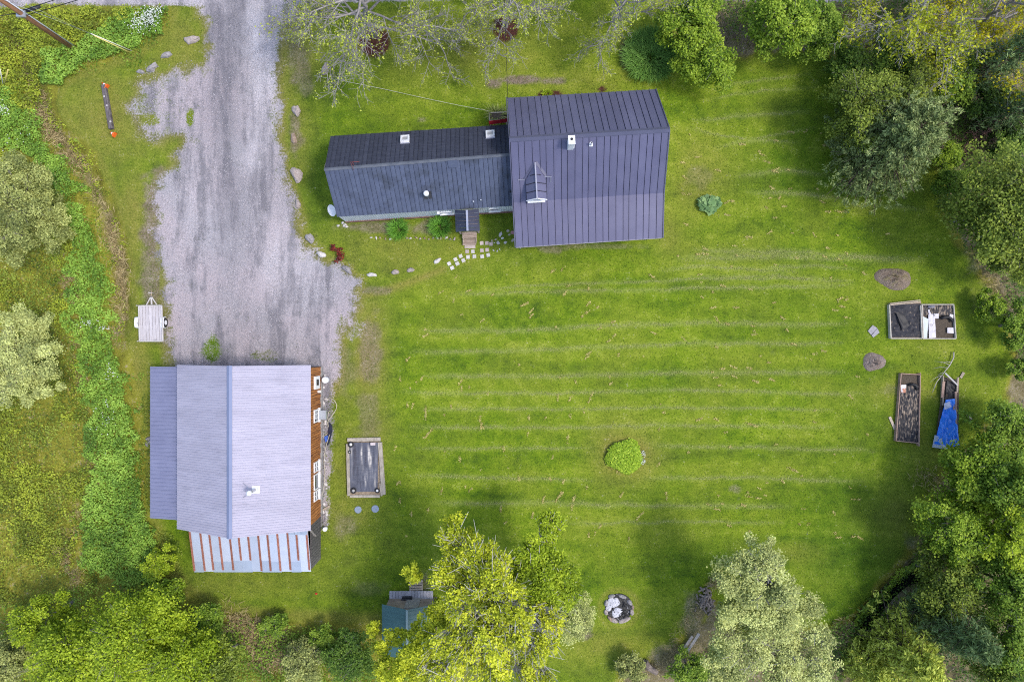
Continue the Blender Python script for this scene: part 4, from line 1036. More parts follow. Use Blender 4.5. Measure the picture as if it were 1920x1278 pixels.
# ------------------------------------------------------------------ paver path
path = thing('paver_path', 'stepping path of small square concrete pavers from the porch steps', 'path', W(880, 470, 0))
rg = random.Random(8)
M_pav = pmat('concrete_paver', (0.46, 0.43, 0.40), (0.60, 0.57, 0.54), 9, rough=.9, var=.10, bmp=.3)
M_pav2 = pmat('pink_paver', (0.40, 0.33, 0.29), (0.52, 0.44, 0.40), 9, rough=.9, var=.10, bmp=.3)
for (zx, zy, a, m_) in [(818, 745, 0, 1), (912, 745, 0, 1), (990, 760, 8, 1), (555, 805, 0, 1), (652, 805, 0, 1), (550, 900, 0, 1), (655, 900, 0, 0), (565, 1000, 5, 0), (683, 990, 3, 0), (820, 880, 2, 1), (918, 870, 8, 1), (825, 992, 5, 0),
                  (938, 965, 8, 0), (430, 985, 20, 0), (335, 1045, 25, 0), (480, 1063, 22, 0), (368, 1122, 25, 0), (217, 1122, 25, 0), (273, 1200, 25, 0)]:
    x, y = 820 + zx / 9.83, 380 + zy / 9.83; p = G(x, y)
    sz = M(7.0) * (1.15 if zy == 805 else 1) 
    MB().box(p + Vector((0, 0, .012)), (sz * rg.uniform(.94, 1.04) * (1.25 if zy == 805 else 1), sz * .96, .05), math.radians(a + rg.uniform(-4, 4))).build('paver', M_pav2 if m_ else M_pav, path, bevel=.006)
flag = thing('flagstone_path', 'irregular flagstones set in the grass beside the main house', 'path', W(945, 445, 0))
for k, (zx, zy, lx, ly, a, m_) in enumerate([(1165, 585, 110, 62, 65, 2), (1300, 520, 62, 55, 30, 3), (1385, 555, 84, 78, 10, 4), (1325, 590, 55, 34, 10, 3), (1395, 690, 92, 58, 45, 3), (1200, 655, 62, 40, 20, 2), (1255, 735, 72, 52, 15, 2),
                                     (1120, 740, 72, 62, -50, 2), (1005, 700, 40, 36, 40, 3), (1075, 680, 46, 34, 20, 3), (1035, 880, 50, 28, -50, 2), (1105, 890, 46, 22, 70, 2), (1150, 860, 50, 16, -60, 2), (1050, 740, 26, 16, 20, 2)]):
    x, y = 820 + zx / 9.83, 380 + zy / 9.83; p = G(x, y); n = 6 if k % 2 else 5; r1, r2 = M(lx / 9.83) / 2, M(ly / 9.83) / 2
    rg2 = random.Random(k); ca, sa = math.cos(math.radians(a)), math.sin(math.radians(a)); pts = []
    for i in range(n):
        u = 2 * math.pi * (i + rg2.uniform(-.22, .22)) / n; qx, qy = math.cos(u) * r1, math.sin(u) * r2
        pts.append(p + Vector((qx * ca - qy * sa, qx * sa + qy * ca, .03)))
    m_s = {2: pmat('pale_flagstone', (.40, .39, .37), (.54, .53, .51), 7, rough=.9, var=.12), 3: pmat('tan_flagstone', (.30, .26, .20), (.42, .38, .30), 7, rough=.9, var=.12), 4: pmat('pink_flagstone', (.38, .19, .18), (.48, .27, .25), 7, rough=.9)}[m_]
    MB().slab(pts, .05).build('flagstone', m_s, flag)
# divided slab at the edge of the lawn on the right
p = G(1637, 620); sl = thing('stone_slab', 'grey stone slab broken in two on the lawn near the beds', 'slab', p)
for (zx, zy, c4) in ((150, 735, [(60, 770), (150, 665), (230, 720), (165, 790), (120, 840)]), (0, 0, [(125, 850), (172, 795), (235, 728), (270, 800), (160, 888)])):
    MB().slab([G(1620 + a / 9.6, 540 + b_ / 9.6) + Vector((0, 0, .06)) for a, b_ in c4][::-1], .08).build('slab_half', pmat('grey_slab', (.26, .25, .27), (.38, .36, .38), 6, rough=.9, bmp=.3, c3=(.42, .37, .3), c3scale=2.5), sl)
# blue grey stepping discs
for k, (x, y, r, lab) in enumerate([(671.3, 955, 6.6, 'left round blue grey stepping stone below the timber framed bed'), (703.5, 953.3, 7.0, 'right round blue grey stepping stone below the timber framed bed')]):
    p = G(x, y); m = MB(); m.tube([p - upL * .02, p + upL * .035, p + upL * .045], [M(r), M(r), M(r) * .93], 24)
    single(m, 'stepping_stone', pmat('blue_grey_concrete', (.20, .25, .32), (.28, .33, .41), 8, rough=.85, bmp=.3), p, lab, 'stone', 'round stepping stones')

# ------------------------------------------------------------------ mounds of wood chips
def mound(x, y, rx, ry, hgt, seed, name, mat, lab, cat):
    p = G(x, y); nu, nv = 28, 9; vs = [(p.x, p.y, p.z + hgt)]; rg = np.random.default_rng(seed); ph = rg.uniform(0, 6, 4)
    for j in range(1, nv):
        f = j / (nv - 1)
        for i in range(nu):
            u = i / nu * 2 * math.pi; r = f * (1 + .10 * math.sin(2 * u + ph[0]) + .08 * math.sin(3 * u + ph[1]) + rg.normal() * .02)
            z = hgt * (1 - f ** 1.4) * (1 + rg.normal() * .22) - (.06 if j == nv - 1 else 0)
            vs.append((p.x + math.cos(u) * M(rx) * r, p.y + math.sin(u) * M(ry) * r, p.z + z))
    fs = [(0, 1 + i, 1 + (i + 1) % nu) for i in range(nu)] + [(1 + j * nu + i, 1 + (j + 1) * nu + i, 1 + (j + 1) * nu + (i + 1) % nu, 1 + j * nu + (i + 1) % nu) for j in range(nv - 2) for i in range(nu)]
    return single(MB().add(vs, fs, True), name, mat, p, lab, cat)
M_chips = pmat('wood_chips', (0.10, 0.07, 0.05), (0.34, 0.27, 0.21), 14, rough=.95, bmp=1.0, bdist=.08, detail=6, c3=(.24, .21, .08), c3scale=1.2, c3lo=.52, c3hi=.66)
M_chips2 = pmat('grey_chips', (0.12, 0.09, 0.075), (0.38, 0.31, 0.27), 14, rough=.95, bmp=1.0, bdist=.08, detail=6)
mound(1676, 522, 36, 22, .45, 1, 'mulch_mound', M_chips, 'oval brown mulch mound above the twin raised beds', 'mound')
mound(1638, 678, 21, 20, .40, 2, 'mulch_mound', M_chips2, 'round brown mulch mound left of the raised beds', 'mound')

# ------------------------------------------------------------------ raised beds
def crumple(name, cor, mat, parent, z=.16, amp=.10, n=26, seed=0, scale=2.2, sag=0.0, stretch=(1, 1)):
    """crumpled sheet over the quad cor (photo pixels, TL TR BR BL)"""
    c = [W(x, y, z) for x, y in cor]; u, v = np.meshgrid(np.linspace(0, 1, n), np.linspace(0, 1, n))
    co = sum(np.outer(wt.ravel(), np.array(q)) for wt, q in (((1 - u) * (1 - v), c[0]), (u * (1 - v), c[1]), (u * v, c[2]), ((1 - u) * v, c[3])))
    e = np.minimum(np.minimum(u, 1 - u), np.minimum(v, 1 - v)).ravel(); ed = np.clip(e * 8, 0, 1)
    nz = fbm(co[:, 0] * scale * stretch[0] + 50, co[:, 1] * scale * stretch[1] + 50, seed, 4) - .5
    rid = np.abs(fbm(co[:, 0] * scale * 1.7 * stretch[0] + 90, co[:, 1] * scale * 1.7 * stretch[1] + 90, seed + 5, 3) - .5)
    co[:, 2] += (nz * amp * 1.6 + rid * amp * 1.2) * (.3 + .7 * ed) - sag * ed
    fi_ = (np.arange(n - 1)[None, :] + np.arange(n - 1)[:, None] * n).ravel(); q = np.stack([fi_, fi_ + n, fi_ + n + 1, fi_ + 1], 1)
    org = parent_origin(parent); me = fast_mesh(name, co - np.array(org), q, smooth=False)
    return link(name, me, mat, parent)
M_plastic = pmat('black_plastic_sheet', (0.010, 0.011, 0.016), (0.03, 0.031, 0.042), 4, rough=.6, spec=.25, c3=(.24, .19, .14), c3scale=6.5, c3lo=.58, c3hi=.72, detail=6)
M_plastic2 = pmat('black_plastic_straw', (0.012, 0.012, 0.016), (0.035, 0.034, 0.04), 4, stretch=(1.8, .55, 1), rough=.6, spec=.25, c3=(.30, .235, .175), c3scale=5.5, c3lo=.50, c3hi=.64, detail=6)
M_tarp = pmat('grey_black_tarp', (0.075, 0.078, 0.098), (0.115, 0.118, 0.145), 2.5, rough=.35, spec=.6, c3=(.15, .152, .175), c3scale=1.6)
M_soil = pmat('garden_soil', (0.055, 0.042, 0.03), (0.125, 0.10, 0.075), 12, rough=.95, bmp=.8, bdist=.04)
M_straw = pmat('straw', (.20, .15, .10), (.42, .34, .25), 10, rough=.95, bmp=.6, bdist=.04)
M_sack = pmat('white_paper_sacks', (.55, .52, .56), (.72, .69, .72), 3, rough=.7, c3=(.30, .27, .26), c3scale=4, c3lo=.58, c3hi=.66)
def board(parent, a, b_, z=.22, wd=.05, ht=.24, mat=None, name='board'):
    return MB().bar(W(*a, z) - upL * ht / 2, W(*b_, z) - upL * ht / 2, wd, ht).build(name, mat or M_wood_tan, parent)
# E: timber framed bed beside the barn
be = thing('timber_bed', 'timber framed bed covered with black tarp beside the barn', 'raised bed', W(683, 876, 0))
for (a, b_, wd) in (((651, 824.5), (713, 823), .22), ((651.5, 832), (654, 929), .19), ((712, 829), (719, 927), .24), ((656, 930), (712, 930), .16)):
    board(be, a, b_, .20, wd, .22, M_timber, 'timber')
MB().bar(W(712, 905, .14), W(716, 929, .14), .10, .1).build('timber', M_timber, be)
crumple('soil', [(653, 828), (712, 827), (716, 928), (655, 928)], M_straw, be, z=.08, amp=.03, n=14)
crumple('tarp', [(655, 829), (709, 829), (708, 921), (656, 922)], M_tarp, be, z=.15, amp=.09, n=34, seed=3, scale=1.1, stretch=(3, .5))
for k in range(7): MB().bar(W(664, 846 + k * 9, .235), W(702, 845 + k * 9, .235), .010, .006).build('tarp_seam', pmat('tarp_seam', (.16, .17, .21), (.2, .21, .25), 3), be)
def tyre(x, y, r, z, mat_in, lab):
    p = W(x, y, z); o = thing('small_tyre', lab, 'tyre', p, 'tyres weighing down the tarp'); m = MB(); n, k = 20, 8; vs = []; R, rr_ = r * .72, r * .28
    for i in range(n):
        u = 2 * math.pi * i / n
        for j in range(k):
            v = 2 * math.pi * j / k; q = R + rr_ * math.cos(v); vs.append((p.x + q * math.cos(u), p.y + q * math.sin(u), p.z + rr_ + rr_ * math.sin(v)))
    m.add(vs, [(i * k + j, ((i + 1) % n) * k + j, ((i + 1) % n) * k + (j + 1) % k, i * k + (j + 1) % k) for i in range(n) for j in range(k)], True)
    m.build('tread', pmat('tyre_rubber', (.018, .018, .02), (.035, .035, .038), 8, rough=.8), o)
    MB().tube([p + upL * .04, p + upL * rr_ * 1.5, p + upL * rr_ * 1.7], [R * .66, R * .66, R * .3], 14).build('rim', mat_in, o)
tyre(658.2, 832.6, .19, .2, M_white, 'tyre with white rim on the upper left corner of the black tarp')
tyre(663, 919, .19, .2, pmat('rim_grey', (.3, .29, .28), (.45, .44, .42), 5), 'tyre with grey rim on the lower left corner of the black tarp')
tyre(707.5, 919, .16, .2, M_white, 'tyre with white rim on the lower right corner of the black tarp')
tyre(655.6, 847, .10, .2, pmat('rim_grey2', (.3, .29, .28), (.45, .44, .42), 5), 'tiny tyre below the upper left one on the black tarp')
pb_ = W(699.6, 831.5, .25); single(MB().box(pb_ + upL * .05, (.30, .17, .09), .03), 'brick_block', pmat('pink_block', (.50, .42, .42), (.6, .53, .53), 6, rough=.9), pb_, 'pale pink block on the upper right corner of the black tarp', 'block')
# A and B: the twin beds
ba = thing('raised_bed', 'left of the twin raised beds, filled with crumpled black plastic', 'raised bed', W(1698, 602, 0))
board(ba, (1668.2, 571), (1671, 634), .26, .06, .26, pmat('pale_bed_board', (.44, .40, .34), (.58, .54, .47), 4, rough=.85)); board(ba, (1671, 634.3), (1728.5, 634.3), .26, .05, .26, _MC['pale_bed_board']); board(ba, (1726.5, 572), (1729.5, 634), .26, .05, .26, _MC['pale_bed_board'])
board(ba, (1669, 569), (1726, 562.5), .3, .06, .2); board(ba, (1670, 571.5), (1727, 565.5), .22, .07, .05)
crumple('soil', [(1668, 570), (1727, 566), (1729, 634), (1671, 634)], M_straw, ba, z=.10, amp=.05, n=14)
crumple('plastic', [(1670, 571), (1726, 569), (1728, 632), (1672, 632)], M_plastic, ba, z=.17, amp=.13, n=36, seed=9, scale=2.5)
crumple('plastic', [(1680, 585), (1695, 590), (1706, 610), (1692, 620)], M_black, ba, z=.30, amp=.08, n=12, seed=12)
bb = thing('raised_bed', 'right of the twin raised beds, with bare soil and white sacks', 'raised bed', W(1760, 602, 0))
for (a, b_) in (((1728, 570.8), (1789, 570.6)), ((1788.6, 571), (1793, 634)), ((1731, 634.6), (1793, 634.6)), ((1729.6, 571), (1731.8, 634))): board(bb, a, b_, .27, .05, .27, _MC['pale_bed_board'])
crumple('soil', [(1729, 571), (1789, 571), (1793, 634), (1732, 634)], M_soil, bb, z=.10, amp=.05, n=20, seed=4)
crumple('straw', [(1731, 573), (1787, 573), (1787, 592), (1731, 590)], M_plastic2, bb, z=.17, amp=.11, n=20, seed=14)
crumple('sack', [(1740, 580), (1752, 580), (1755, 633), (1742, 634)], M_sack, bb, z=.17, amp=.07, n=18, seed=15)
crumple('sack', [(1731, 593), (1741, 598), (1738, 634), (1731.5, 634)], pmat('pale_blue_sack', (.50, .56, .58), (.64, .69, .71), 3, rough=.7), bb, z=.18, amp=.06, n=12, seed=16)
crumple('sack', [(1751, 588), (1760, 588), (1760, 597), (1750, 597)], M_sack, bb, z=.22, amp=.07, n=8, seed=17)
crumple('sack', [(1781, 588), (1788, 590), (1787, 597), (1780, 594)], M_sack, bb, z=.22, amp=.07, n=8, seed=18)
crumple('sack', [(1776, 614), (1788, 614), (1788, 625), (1776, 624)], M_sack, bb, z=.20, amp=.08, n=9, seed=19)
pp = [W(x, y, .25) for x, y in ((1764, 597), (1770, 594.5), (1778, 594), (1784, 598), (1786, 604))]; MB().tube(pp, [.07, .10, .10, .09, .06], 8).build('plastic', M_black, bb)
crumple('plastic', [(1740, 573), (1753, 573), (1753, 577), (1740, 577)], pmat('blue_black_bag', (.04, .05, .10), (.10, .11, .16), 5, rough=.4), bb, z=.26, amp=.06, n=8, seed=20)
# C: long bed
bc = thing('raised_bed', 'long narrow raised bed with black plastic and straw, below the mounds', 'raised bed', W(1704, 766, 0))
M_redb = pmat('reddish_board', (.28, .18, .14), (.42, .29, .23), 4, rough=.85)
for (a, b_) in (((1690, 700), (1726, 702)), ((1726, 699), (1723.5, 836)), ((1680.5, 826), (1724, 830.5)), ((1690, 700), (1680.5, 826))): board(bc, a, b_, .26, .05, .26, M_redb)
crumple('soil', [(1690, 701), (1726, 702), (1724, 830), (1681, 826)], M_soil, bc, z=.09, amp=.06, n=24, seed=6)
crumple('plastic', [(1689, 721), (1722, 722), (1722, 829), (1682, 825)], M_plastic2, bc, z=.16, amp=.14, n=44, seed=22, scale=2.4, stretch=(1.6, .7))
MB().tube([W(x, y, .27) for x, y in ((1704, 722), (1711, 720), (1717, 722), (1720, 731))], [.05, .10, .10, .06], 8).build('plastic', M_black, bc)
crumple('sack', [(1689, 721), (1699, 721), (1698, 736), (1690, 736)], pmat('white_orange_sack', (.62, .60, .60), (.72, .70, .70), 3, c3=(.45, .20, .12), c3scale=3, c3lo=.5, c3hi=.55), bc, z=.25, amp=.05, n=10, seed=23)
# D: tarped bed
bd_ = thing('raised_bed', 'ragged raised bed of loose boards under a bright blue tarp', 'raised bed', W(1776, 775, 0))
crumple('soil', [(1769, 706), (1798, 712), (1797, 840), (1752, 838)], M_soil, bd_, z=.12, amp=.10, n=16, seed=31)
crumple('plastic', [(1776, 713), (1793, 716), (1791, 748), (1772, 750)], M_black, bd_, z=.22, amp=.14, n=18, seed=32)
board(bd_, (1769.3, 704), (1768.5, 760), .24, .05, .24); board(bd_, (1797, 707), (1795, 735), .34, .09, .10, M_wood_tan); board(bd_, (1792.5, 734), (1793.5, 800), .36, .10, .08, M_redb); board(bd_, (1772.5, 699), (1796, 722), .42, .08, .05, pmat('silver_board', (.42, .40, .38), (.54, .52, .5), 4)); board(bd_, (1770, 715), (1767, 745), .28, .16, .03, M_redb)
board(bd_, (1788, 756), (1789, 768), .36, .09, .04, M_redb)
M_blue = pmat('blue_tarp', (0.012, 0.16, 0.74), (0.04, 0.26, 0.88), 2.5, rough=.4, spec=.5, c3=(.25, .30, .50), c3scale=5, c3lo=.64, c3hi=.72, detail=6)
tarp = crumple('blue_tarp', [(1773, 749), (1790, 747), (1799, 838), (1752, 832)], M_blue, None, z=.34, amp=.20, n=40, seed=33, scale=2.2)
tag(tarp, 'bright blue crumpled tarp over the ragged bed near the trees', 'tarp')
crumple('tarp_end', [(1752, 815), (1766, 818), (1777, 842), (1748, 838)], pmat('silver_tarp', (.36, .40, .50), (.56, .59, .66), 3, rough=.4), tarp, z=.30, amp=.16, n=16, seed=34)
crumple('tarp_fold', [(1770, 756), (1781, 752), (1784, 762), (1771, 768)], pmat('pale_tarp', (.50, .50, .60), (.62, .62, .70), 3, rough=.4, c3=(.10, .2, .55), c3scale=3), tarp, z=.50, amp=.12, n=12, seed=35)
# fallen branch and stray boards
def limb_mb(pts, r0, r1, n=6):
    m = MB(); k = len(pts); m.tube(pts, [lerp(r0, r1, i / (k - 1)) for i in range(k)], n); return m
fb0 = G(1785, 668); br = thing('fallen_branch', 'bare pale branch lying on the grass above the blue tarp', 'branch', fb0)
main = [W(x, y, .12 + .05 * (i % 2)) for i, (x, y) in enumerate([(1788, 660), (1788, 670), (1781, 684), (1770, 698), (1757, 715), (1748, 736)])]
M_bark_pale = pmat('pale_bark', (.34, .31, .28), (.52, .48, .44), 8, rough=.85)
limb_mb(main, .045, .012).build('limb', M_bark_pale, br)
for (a, b_) in (((1781, 684), (1752, 677)), ((1777, 689), (1748, 691)), ((1770, 698), (1758, 704)), ((1766, 703), (1744, 716)), ((1762, 708), (1750, 728)), ((1784, 679), (1764, 680))):
    limb_mb([W(*a, .13), W((a[0] + b_[0]) / 2, (a[1] + b_[1]) / 2 - 2, .17), W(*b_, .1)], .018, .006, 4).build('twig', M_bark_pale, br)
for (a, b_, lab) in (((1668, 781), (1678, 804), 'loose tan board lying on grass left of the long raised bed'), ((1813, 776), (1821, 787), 'short tan board lying on grass right of the blue tarp'), ((1807, 698), (1801, 708), 'short stub of board beside the top of the tarped bed')):
    m = MB(); m.bar(W(*a, .04), W(*b_, .04), .16, .04); single(m, 'loose_board', M_wood_tan, G(*a), lab, 'board')

# ------------------------------------------------------------------ fire pit
fp = thing('fire_pit', 'stone ringed fire pit with white ash on the lower lawn', 'fire pit', G(1160, 1141))
def zf(zx, zy): return 1100 + zx / 6.454, 1080 + zy / 6.454
for k, (zx, zy, lx, ly, a, mi) in enumerate([(455, 525, 165, 62, 22, 0), (330, 530, 95, 60, -30, 0), (282, 510, 90, 40, -50, 3), (232, 430, 50, 75, 10, 0), (545, 430, 52, 85, 5, 0), (235, 320, 50, 80, -10, 1), (300, 235, 90, 45, 10, 1), (430, 240, 110, 45, -20, 1), (520, 310, 90, 50, -50, 1), (555, 370, 40, 60, 10, 3)]):
    x, y = zf(zx, zy); rock_mb(G(x, y), M(lx / 6.454), M(ly / 6.454), .17, math.radians(a), 600 + k, .12).build('stone', ROCKM[mi], fp)
x, y = zf(390, 370); p = G(x, y); m = MB(); m.tube([p + upL * .02, p + upL * .05], [M(26), M(25)], 24); m.build('coals', pmat('charcoal_bed', (.015, .015, .016), (.10, .095, .09), 14, rough=.95, bmp=1, bdist=.06, c3=(.45, .44, .46), c3scale=7, c3lo=.62, c3hi=.7), fp)
M_ash = pmat('white_ash', (.42, .41, .45), (.70, .69, .73), 12, rough=.95, bmp=.9, bdist=.05, c3=(.09, .085, .085), c3scale=8, c3lo=.58, c3hi=.68)
for (zx, zy, r, hz, sd) in ((320, 310, 80, .13, 1), (365, 430, 70, .12, 2), (265, 380, 40, .10, 3)):
    x, y = zf(zx, zy); rock_mb(G(x, y) + upL * .03, M(r * 2 / 6.454), M(r * 1.7 / 6.454), hz, .3 * sd, 700 + sd, .2).build('ash', M_ash, fp)
for k in range(14):
    u = rg.uniform(0, 6.28); r = rg.uniform(6, 22); q = G(1162 + r * math.cos(u), 1138 + r * math.sin(u)); d = Vector((rg.uniform(-1, 1), rg.uniform(-1, 1), 0)).normalized() * .16
    MB().tube([q - d + upL * .09, q + d + upL * .11], .025, 6).build('charred_stick', M_black, fp)
# ------------------------------------------------------------------ firewood heap, planks and logs by the pale tree
M_log = pmat('split_log', (.09, .07, .06), (.34, .28, .24), 7, rough=.95, var=.25, bmp=.5)
wp = thing('firewood_pile', 'heap of split firewood against the pale green tree', 'woodpile', G(1325, 1122))
rg = random.Random(21)
for k in range(58):
    zx, zy = rg.gauss(1430, 46), rg.gauss(270, 72); x, y = zf(zx, zy); q = G(x, y) + upL * (.10 + .32 * math.exp(-((zx - 1430) / 60) ** 2 - ((zy - 270) / 90) ** 2) * rg.random())
    d = Vector((rg.uniform(-1, 1), rg.uniform(-1, 1), rg.uniform(-.25, .25))).normalized() * rg.uniform(.13, .2)
    MB().tube([q - d, q + d], rg.uniform(.05, .08), 5, smooth=False).build('log', M_log, wp)
gl = thing('plank_stack', 'two weathered grey planks lying in the brush by the woodpile', 'planks', G(1292, 1200))
for (a, b_, z) in (((1120, 960), (1280, 720), .25), ((1190, 950), (1360, 690), .3), ((1165, 880), (1270, 740), .2)):
    a_, b2 = zf(*a), zf(*b_); MB().bar(W(*a_, z), W(*b2, z + .05), .16, .06).build('plank', pmat('silver_log', (.26, .24, .22), (.44, .41, .39), 5, stretch=(3, 3, 1), rough=.9, var=.15), gl)
lg = thing('rotting_log', 'short thick rotting log in the brush at the bottom edge', 'log', G(1224, 1248))
limb_mb([W(*zf(705, 1030), .22), W(*zf(750, 1100), .24), W(*zf(850, 1160), .2)], .22, .19, 12).build('trunk_piece', M_log, lg)
limb_mb([W(*zf(690, 1020), .12), W(*zf(720, 1045), .3)], .1, .07, 8).build('branch_stub', M_log, lg)

# ------------------------------------------------------------------ utility trailer
TZ = .52
tr = thing('utility_trailer', 'small whitewashed flat utility trailer parked on the verge', 'trailer', W(283, 606, 0))
M_tw = pmat('whitewashed_wood', (.43, .395, .405), (.58, .54, .55), 3, stretch=(4, 1, 1), rough=.85, var=.06, c3=(.30, .27, .27), c3scale=1.4, c3lo=.6, c3hi=.72)
M_tf = pmat('whitewashed_steel', (.48, .44, .41), (.60, .56, .52), 4, rough=.7)
tl_, tr_c, br_c, bl_ = (260.3, 573), (303, 572.5), (305.5, 639.5), (262, 639.5)
for i in range(7):
    a, b_ = i / 7, (i + 1) / 7; wpx = .6 / 7
    t0 = lerp(Vector(tl_), Vector(tr_c), a + .01); t1 = lerp(Vector(tl_), Vector(tr_c), b_ - .005); b0 = lerp(Vector(bl_), Vector(br_c), a + .01); b1 = lerp(Vector(bl_), Vector(br_c), b_ - .005)
    MB().slab([W(*t0, TZ), W(*t1, TZ), W(*b1, TZ), W(*b0, TZ)], .04).build('plank', M_tw, tr)
for (a, b_) in ((tl_, tr_c), (tr_c, br_c), (br_c, bl_), (bl_, tl_)):
    MB().bar(W(*a, TZ + .28), W(*b_, TZ + .28), .05, .05).build('rail', M_tf, tr); MB().bar(W(*a, TZ - .02), W(*b_, TZ - .02), .06, .10).build('frame', M_tf, tr)
for (x, y) in (tl_, tr_c, br_c, bl_, (261, 606), (304.3, 606), (282, 572.7), (284, 639.5)):
    q = W(x, y, TZ); q2 = Vector((q.x, q.y, TZ + .28)); q = Vector((q.x * 1.0, q.y, TZ)); MB().bar(q, q2, .05, .05, (0, 1, 0)).build('post', M_tf, tr)
ap_ = W(283.6, 555, .50)
for (x, y, w_) in ((274.5, 572, .05), (294, 571, .05), (284.5, 571, .08)): MB().bar(W(x, y, .50), ap_, w_, .06).build('tongue_bar', M_tf, tr)
MB().tube([ap_ + Vector((0, 0, 0)), ap_ + Vector((0, .35, 0))], .035, 8).build('coupler', pmat('rusty_coupler', (.25, .18, .12), (.4, .31, .22), 6), tr)
MB().tube([ap_ + Vector((-.02, .2, -.45)), ap_ + Vector((-.02, .2, .3))], .025, 8).build('jack', M_tf, tr); MB().bar(ap_ + Vector((-.02, .2, .3)), ap_ + Vector((.22, .18, .3)), .025, .025).build('jack_handle', M_tf, tr)
for (x, sg) in ((306.8, 1), (263.5, -1)):
    c = W(x, 604.5, .29); c.x += .08 * sg
    wh = MB(); n, k = 20, 8
    for_ = []; vs = []
    for i in range(n):
        u = 2 * math.pi * i / n
        for j in range(k):
            v = 2 * math.pi * j / k; q = .215 + .075 * math.cos(v); vs.append((c.x + .08 * math.sin(v), c.y + q * math.cos(u), c.z + q * math.sin(u)))
    wh.add(vs, [(i * k + j, ((i + 1) % n) * k + j, ((i + 1) % n) * k + (j + 1) % k, i * k + (j + 1) % k) for i in range(n) for j in range(k)], True)
    who = wh.build('wheel', pmat('tyre_rubber', (.02, .02, .02)), tr); MB().tube([c - Vector((.05, 0, 0)), c + Vector((.06, 0, 0))], .15, 14).build('rim', M_white, who)
    fe = MB(); pr = [(-.36, .33), (-.30, .60), (-.1, .66), (.1, .66), (.3, .60), (.36, .33)]
    for (a, b_) in zip(pr[:-1], pr[1:]): fe.bar(Vector((c.x, c.y + a[0], a[1])), Vector((c.x, c.y + b_[0], b_[1])), .22, .02, up=(0, 0, 1) if abs(a[1] - b_[1]) < .2 else (0, 1, 0))
    fe.build('fender', M_white, tr)

# ------------------------------------------------------------------ utility pole, guys and cables
pbz = G(138, 91); pole = thing('utility_pole', 'tall brown wooden utility pole with white conduit by the road', 'utility pole', pbz)
ptop = pbz + Vector((0, 0, 10.5))
limb_mb([pbz - upL * .3, lerp(pbz, ptop, .5), ptop], .16, .12, 14).build('pole_shaft', pmat('brown_pole', (.20, .09, .045), (.36, .185, .095), 3, stretch=(4, 4, .4), rough=.9, bmp=.3), pole)
co_ = pbz + Vector((.17, .07, 0)); MB().tube([co_, co_ + Vector((0, 0, 9.5))], .035, 8).build('conduit', pmat('white_conduit', (.62, .63, .68), (.72, .73, .77), 3, rough=.4), pole)
zc4 = 4.6; pc = pbz + Vector((0, 0, zc4))
MB().box(pc, (.5, .42, .12)).build('clamp_band', M_galv, pole)
dirc = (W(110, 0, zc4) - W(45, 22, zc4)).normalized(); dirl = (W(0, 28, zc4) - W(45, 22, zc4)).normalized()
MB().tube([pc + dirc * .35 + upL * .05, pc + dirc * 1.15 + upL * .03], .09, 10).build('splice_case', M_black, pole)
def cable(pts, r, name, lab, mat=None, sag=.6):
    m = MB(); P_ = []
    for a, b_ in zip(pts[:-1], pts[1:]):
        for k in range(12): P_.append(lerp(Vector(a), Vector(b_), k / 12) - upL * sag * math.sin(math.pi * k / 12) * min(1, (Vector(b_) - Vector(a)).length / 20))
    P_.append(Vector(pts[-1])); m.tube(P_, r, 5)
    return single(m, name, mat or M_black, Vector(pts[0]), lab, 'cable')
cable([pc + Vector((.05, .1, .1)), pc + dirc * 40 + upL * 1.0], .022, 'overhead_cable', 'upper black overhead cable running right from the utility pole')
cable([pc + Vector((.05, -.12, -.1)), pc + dirc * 40 + Vector((0, -.8, .6))], .022, 'overhead_cable', 'lower black overhead cable running right from the utility pole')
cable([pc + Vector((-.1, 0, .05)), pc + dirl * 30 + upL * .5], .020, 'overhead_cable', 'black overhead cable running left from the utility pole')
M_guard = pmat('yellow_guard', (.55, .46, .12), (.68, .58, .20), 4, rough=.5)
for (ax, ay, hz, tops, lab) in (((248), 101, 8.6, 9.2, 'yellow guarded guy wire right of the utility pole'),):
    A = G(ax, ay)
    g_ = thing('guy_wire', lab, 'guy wire', A)
    for k, (zt, off, mt) in enumerate(((8.4, 0.0, M_guard), (6.2, .16, pmat('white_guard', (.6, .58, .5), (.7, .68, .6), 4)))):
        T = pbz + Vector((.1, 0, zt)); d = (T - A).normalized(); s0_ = A + Vector((0, off, .05))
        MB().tube([s0_, s0_ + d * 2.5], .035 if k == 0 else .026, 6).build('guard_tube', mt, g_); MB().tube([s0_ + d * 2.4, T], .008, 4).build('strand', M_galv, g_)
A = G(8, 163); g_ = thing('guy_wire', 'pair of guarded guy wires at the left edge of the photo', 'guy wire', A)
for (tx, ty, tz, mt) in ((15, 131, 2.2, M_guard), (0, 130, 2.2, _MC['white_guard'])): MB().tube([A, W(tx, ty, tz)], .035, 6).build('guard_tube', mt, g_)
cable([W(952, 184, 3.1), W(944, -60, 7.5)], .014, 'service_drop', 'thin dark service cable rising from the house corner toward the road')
cable([G(917, 213) + upL * .5, G(860, 200) + upL * .25, G(800, 186) + upL * .12, G(720, 168) + upL * .10, G(640, 152) + upL * .10, G(590, 143) + upL * .05], .013, 'lawn_cable', 'pale thin cable lying across the lawn above the wing', pmat('pale_cable', (.46, .47, .34), (.58, .58, .46), 4), sag=0.0)

